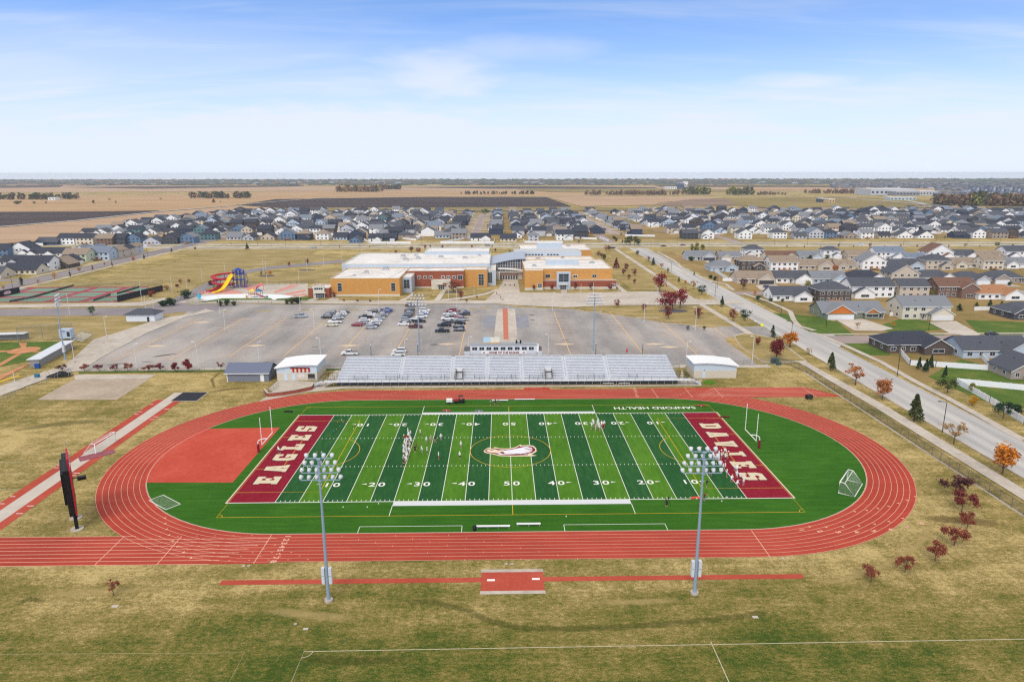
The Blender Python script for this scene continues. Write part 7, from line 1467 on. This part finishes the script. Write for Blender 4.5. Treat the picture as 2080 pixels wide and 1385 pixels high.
for i, (px, py, rz) in enumerate(((830,606,.3),(985,545,.1),(515,583,0),(555,583,.2),(575,583,.1),(600,583,0))):
    pass
bl = thing('bollard', 'dark round bollard on the school plaza, left of three', 'bollard', (0,0,0), 0, 'bollards on the school plaza'); b = MB(); b.tube([(0,0,0),(0,0,.8),(0,0,.95)], [.3,.3,.15], dark, 10); b.build('post', bl); bl.location = (*P2(1026,581), .16)
for px, w_ in ((1036,'middle'),(1045,'right')): dup(bl, (*P2(px,581), .16), 0, f'dark round bollard on the school plaza, {w_} of three')
for px, py, lb in ((1011,601,'dark bicycle leaning at the edge of the school plaza, farther one'), (1018,611,'dark bicycle on the plaza beside the lane, nearer one')):
    p = G(px, py); t = thing('bicycle', lb, 'bicycle', (p.x+.8, p.y, .17), .4)
    for x in (-.5,.5): b = MB(); b.tube([(x+.33*math.cos(a),0,.34+.33*math.sin(a)) for a in [i*PI/8 for i in range(17)]], .025, black, 5); b.build('wheel', t)
    b = MB(); b.tube([(-.5,0,.34),(-.15,0,.85),(.4,0,.85),(.5,0,.34)], .025, maroon, 5); b.tube([(-.15,0,.85),(0,0,.34),(.4,0,.85)], .025, maroon, 5); b.build('frame', t); b = MB(); b.tube([(.4,-.25,1.),(.4,.25,1.)], .02, black, 5); b.build('handlebar', t); b = MB(); b.box(-.28,-.07,.9,-.04,.07,.96,black); b.build('saddle', t)
# ================================================================ sky, sun, haze, camera
ELEV, AZ = math.radians(46), math.radians(200)     # sun behind the camera, a little to the left
w = bpy.data.worlds.new('World'); S.world = w; w.use_nodes = True; t = w.node_tree; L = t.links.new
bg = t.nodes['Background']; tc = nd(t, 'ShaderNodeTexCoord'); sp = nd(t, 'ShaderNodeSeparateXYZ'); L(tc.outputs['Generated'], sp.inputs[0])
mz = nd(t, 'ShaderNodeMath', operation='MAXIMUM'); mz.inputs[1].default_value = .012; L(sp.outputs[2], mz.inputs[0])
zz = nd(t, 'ShaderNodeMath', operation='MULTIPLY_ADD'); zz.inputs[1].default_value = 2.6; zz.inputs[2].default_value = .12; L(mz.outputs[0], zz.inputs[0])
cx_ = nd(t, 'ShaderNodeCombineXYZ'); L(sp.outputs[0], cx_.inputs[0]); L(sp.outputs[1], cx_.inputs[1]); L(zz.outputs[0], cx_.inputs[2])
sky = nd(t, 'ShaderNodeTexSky', sky_type='NISHITA'); sky.sun_disc = False; sky.sun_elevation = ELEV; sky.sun_rotation = AZ
sky.altitude = 300; sky.air_density = 1.; sky.dust_density = .6; sky.ozone_density = 2.; L(cx_.outputs[0], sky.inputs['Vector'])
def mth(op, a, b_=None, c=None):
    n = nd(t, 'ShaderNodeMath', operation=op)
    for i, v in enumerate((a, b_, c)):
        if v is None: continue
        if hasattr(v, 'links'): L(v, n.inputs[i])
        else: n.inputs[i].default_value = v
    return n.outputs[0]
den = mth('ADD', mz.outputs[0], .12)
u = mth('DIVIDE', sp.outputs[0], den); v = mth('DIVIDE', sp.outputs[1], den)
cc = nd(t, 'ShaderNodeCombineXYZ'); L(u, cc.inputs[0]); L(v, cc.inputs[1])
def cloudnoise(sc, loc, rot, scale, det, lo, hi):
    mp = nd(t, 'ShaderNodeMapping'); mp.inputs['Location'].default_value = loc; mp.inputs['Rotation'].default_value = (0,0,rot); mp.inputs['Scale'].default_value = sc; L(cc.outputs[0], mp.inputs[0])
    n = nd(t, 'ShaderNodeTexNoise'); n.inputs['Scale'].default_value = scale; n.inputs['Detail'].default_value = det; n.inputs['Roughness'].default_value = .62; n.inputs['Distortion'].default_value = .6; L(mp.outputs[0], n.inputs[0])
    r = nd(t, 'ShaderNodeMapRange', interpolation_type='SMOOTHSTEP'); r.inputs['From Min'].default_value = lo; r.inputs['From Max'].default_value = hi; L(n.outputs['Fac'], r.inputs[0]); return r.outputs[0]
wisps = cloudnoise((.35,1.5,1), (3.1,1.7,0), -.18, 1.6, 8, .42, .95)
veil = cloudnoise((.5,1,1), (8.,2.,0), .1, .7, 4, .35, .75)
def blob(px, py, rx, ry):
    d = (cf+cr*((px-1040)/FPX)-cu*((py-692.5)/FPX)).normalized(); bu, bv = d.x/(d.z+.12), d.y/(d.z+.12)
    n = nd(t, 'ShaderNodeTexNoise'); n.inputs['Scale'].default_value = 4.; n.inputs['Detail'].default_value = 6; L(cc.outputs[0], n.inputs[0])
    off = mth('MULTIPLY_ADD', n.outputs['Fac'], .9, -.45)
    a = mth('POWER', mth('DIVIDE', mth('SUBTRACT', u, bu), rx), 2.); c = mth('POWER', mth('DIVIDE', mth('SUBTRACT', v, bv), ry), 2.)
    e = mth('ADD', mth('SQRT', mth('ADD', a, c)), off)
    r = nd(t, 'ShaderNodeMapRange', interpolation_type='SMOOTHSTEP'); r.inputs['From Min'].default_value = 1.1; r.inputs['From Max'].default_value = .1; L(e, r.inputs[0]); return r.outputs[0]
bl = mth('MAXIMUM', mth('MULTIPLY', blob(893,152,.46,.75), .5), mth('MULTIPLY', blob(1040,97,.6,.3), .3))
bl = mth('MAXIMUM', bl, mth('MULTIPLY', blob(1630,168,.42,.26), .4)); bl = mth('MAXIMUM', bl, mth('MULTIPLY', blob(640,262,1.9,1.1), .5))
cl = mth('MAXIMUM', mth('MULTIPLY_ADD', wisps, .42, mth('MULTIPLY', veil, .3)), bl)
hz = nd(t, 'ShaderNodeMapRange', interpolation_type='SMOOTHSTEP'); hz.inputs['From Min'].default_value = .225; hz.inputs['From Max'].default_value = -.01; hz.inputs['To Max'].default_value = .88; L(sp.outputs[2], hz.inputs[0])
ov = nd(t, 'ShaderNodeMapRange', interpolation_type='SMOOTHSTEP'); ov.inputs['From Min'].default_value = .24; ov.inputs['From Max'].default_value = .5; ov.inputs['To Max'].default_value = .95; L(sp.outputs[2], ov.inputs[0])  # white overhead sky added out of view to soften and neutralise the light
fac = mth('MINIMUM', mth('ADD', mth('MULTIPLY_ADD', cl, .9, .07), hz.outputs[0]), .97)
mx = nd(t, 'ShaderNodeMix', data_type='RGBA'); tn_ = nd(t, 'ShaderNodeVectorMath', operation='MULTIPLY'); L(sky.outputs[0], tn_.inputs[0]); tn_.inputs[1].default_value = (.97,1.42,1.76)
L(fac, mx.inputs['Factor']); L(tn_.outputs[0], mx.inputs['A']); mx.inputs['B'].default_value = (3.85,4.1,4.55,1)
m3 = nd(t, 'ShaderNodeMix', data_type='RGBA'); L(ov.outputs[0], m3.inputs['Factor']); L(mx.outputs['Result'], m3.inputs['A']); m3.inputs['B'].default_value = (4.25,4.0,3.65,1)
L(m3.outputs['Result'], bg.inputs['Color']); bg.inputs['Strength'].default_value = .15
sd = bpy.data.lights.new('sun', 'SUN'); sd.energy = 1.5; sd.angle = math.radians(32); sd.color = (1,.9,.78)
so = bpy.data.objects.new('sun', sd); COL.objects.link(so)
# direction to the sun for the sky's rotation convention (rotation 0 = +y, clockwise seen from above)
sv = Vector((math.sin(AZ)*math.cos(ELEV), math.cos(AZ)*math.cos(ELEV), math.sin(ELEV))); so.rotation_euler = sv.to_track_quat('Z', 'Y').to_euler()
hb = MB(); hm = bpy.data.materials.new('haze'); hm.use_nodes = True; ht = hm.node_tree; ht.nodes.clear()
ho = ht.nodes.new('ShaderNodeOutputMaterial'); hv = ht.nodes.new('ShaderNodeVolumePrincipled'); hv.inputs['Color'].default_value = (.78,.87,1,1); hv.inputs['Density'].default_value = 8e-5; hv.inputs['Anisotropy'].default_value = .2
ht.links.new(hv.outputs[0], ho.inputs['Volume'])
hb.box(-6400,-600,-1,6400,6700,64,hm); struct(hb.build('haze'), 'stuff')
cd = bpy.data.cameras.new('camera'); cd.sensor_width = 36; cd.lens = 36*FPX/2080; cd.clip_start = 1; cd.clip_end = 20000
co = bpy.data.objects.new('camera', cd); COL.objects.link(co); S.camera = co
co.matrix_world = Matrix.Translation(CP) @ Matrix(((cr.x,cu.x,-cf.x),(cr.y,cu.y,-cf.y),(cr.z,cu.z,-cf.z))).to_4x4()
S.view_settings.view_transform = 'Standard'; S.view_settings.look = 'None'; S.view_settings.gamma = 1; S.view_settings.exposure = .52
S.render.engine = 'CYCLES'; S.cycles.max_bounces = 6; S.cycles.volume_bounces = 1; S.cycles.transparent_max_bounces = 12
S.cycles.use_denoising = False; S.cycles.filter_width = 1.25
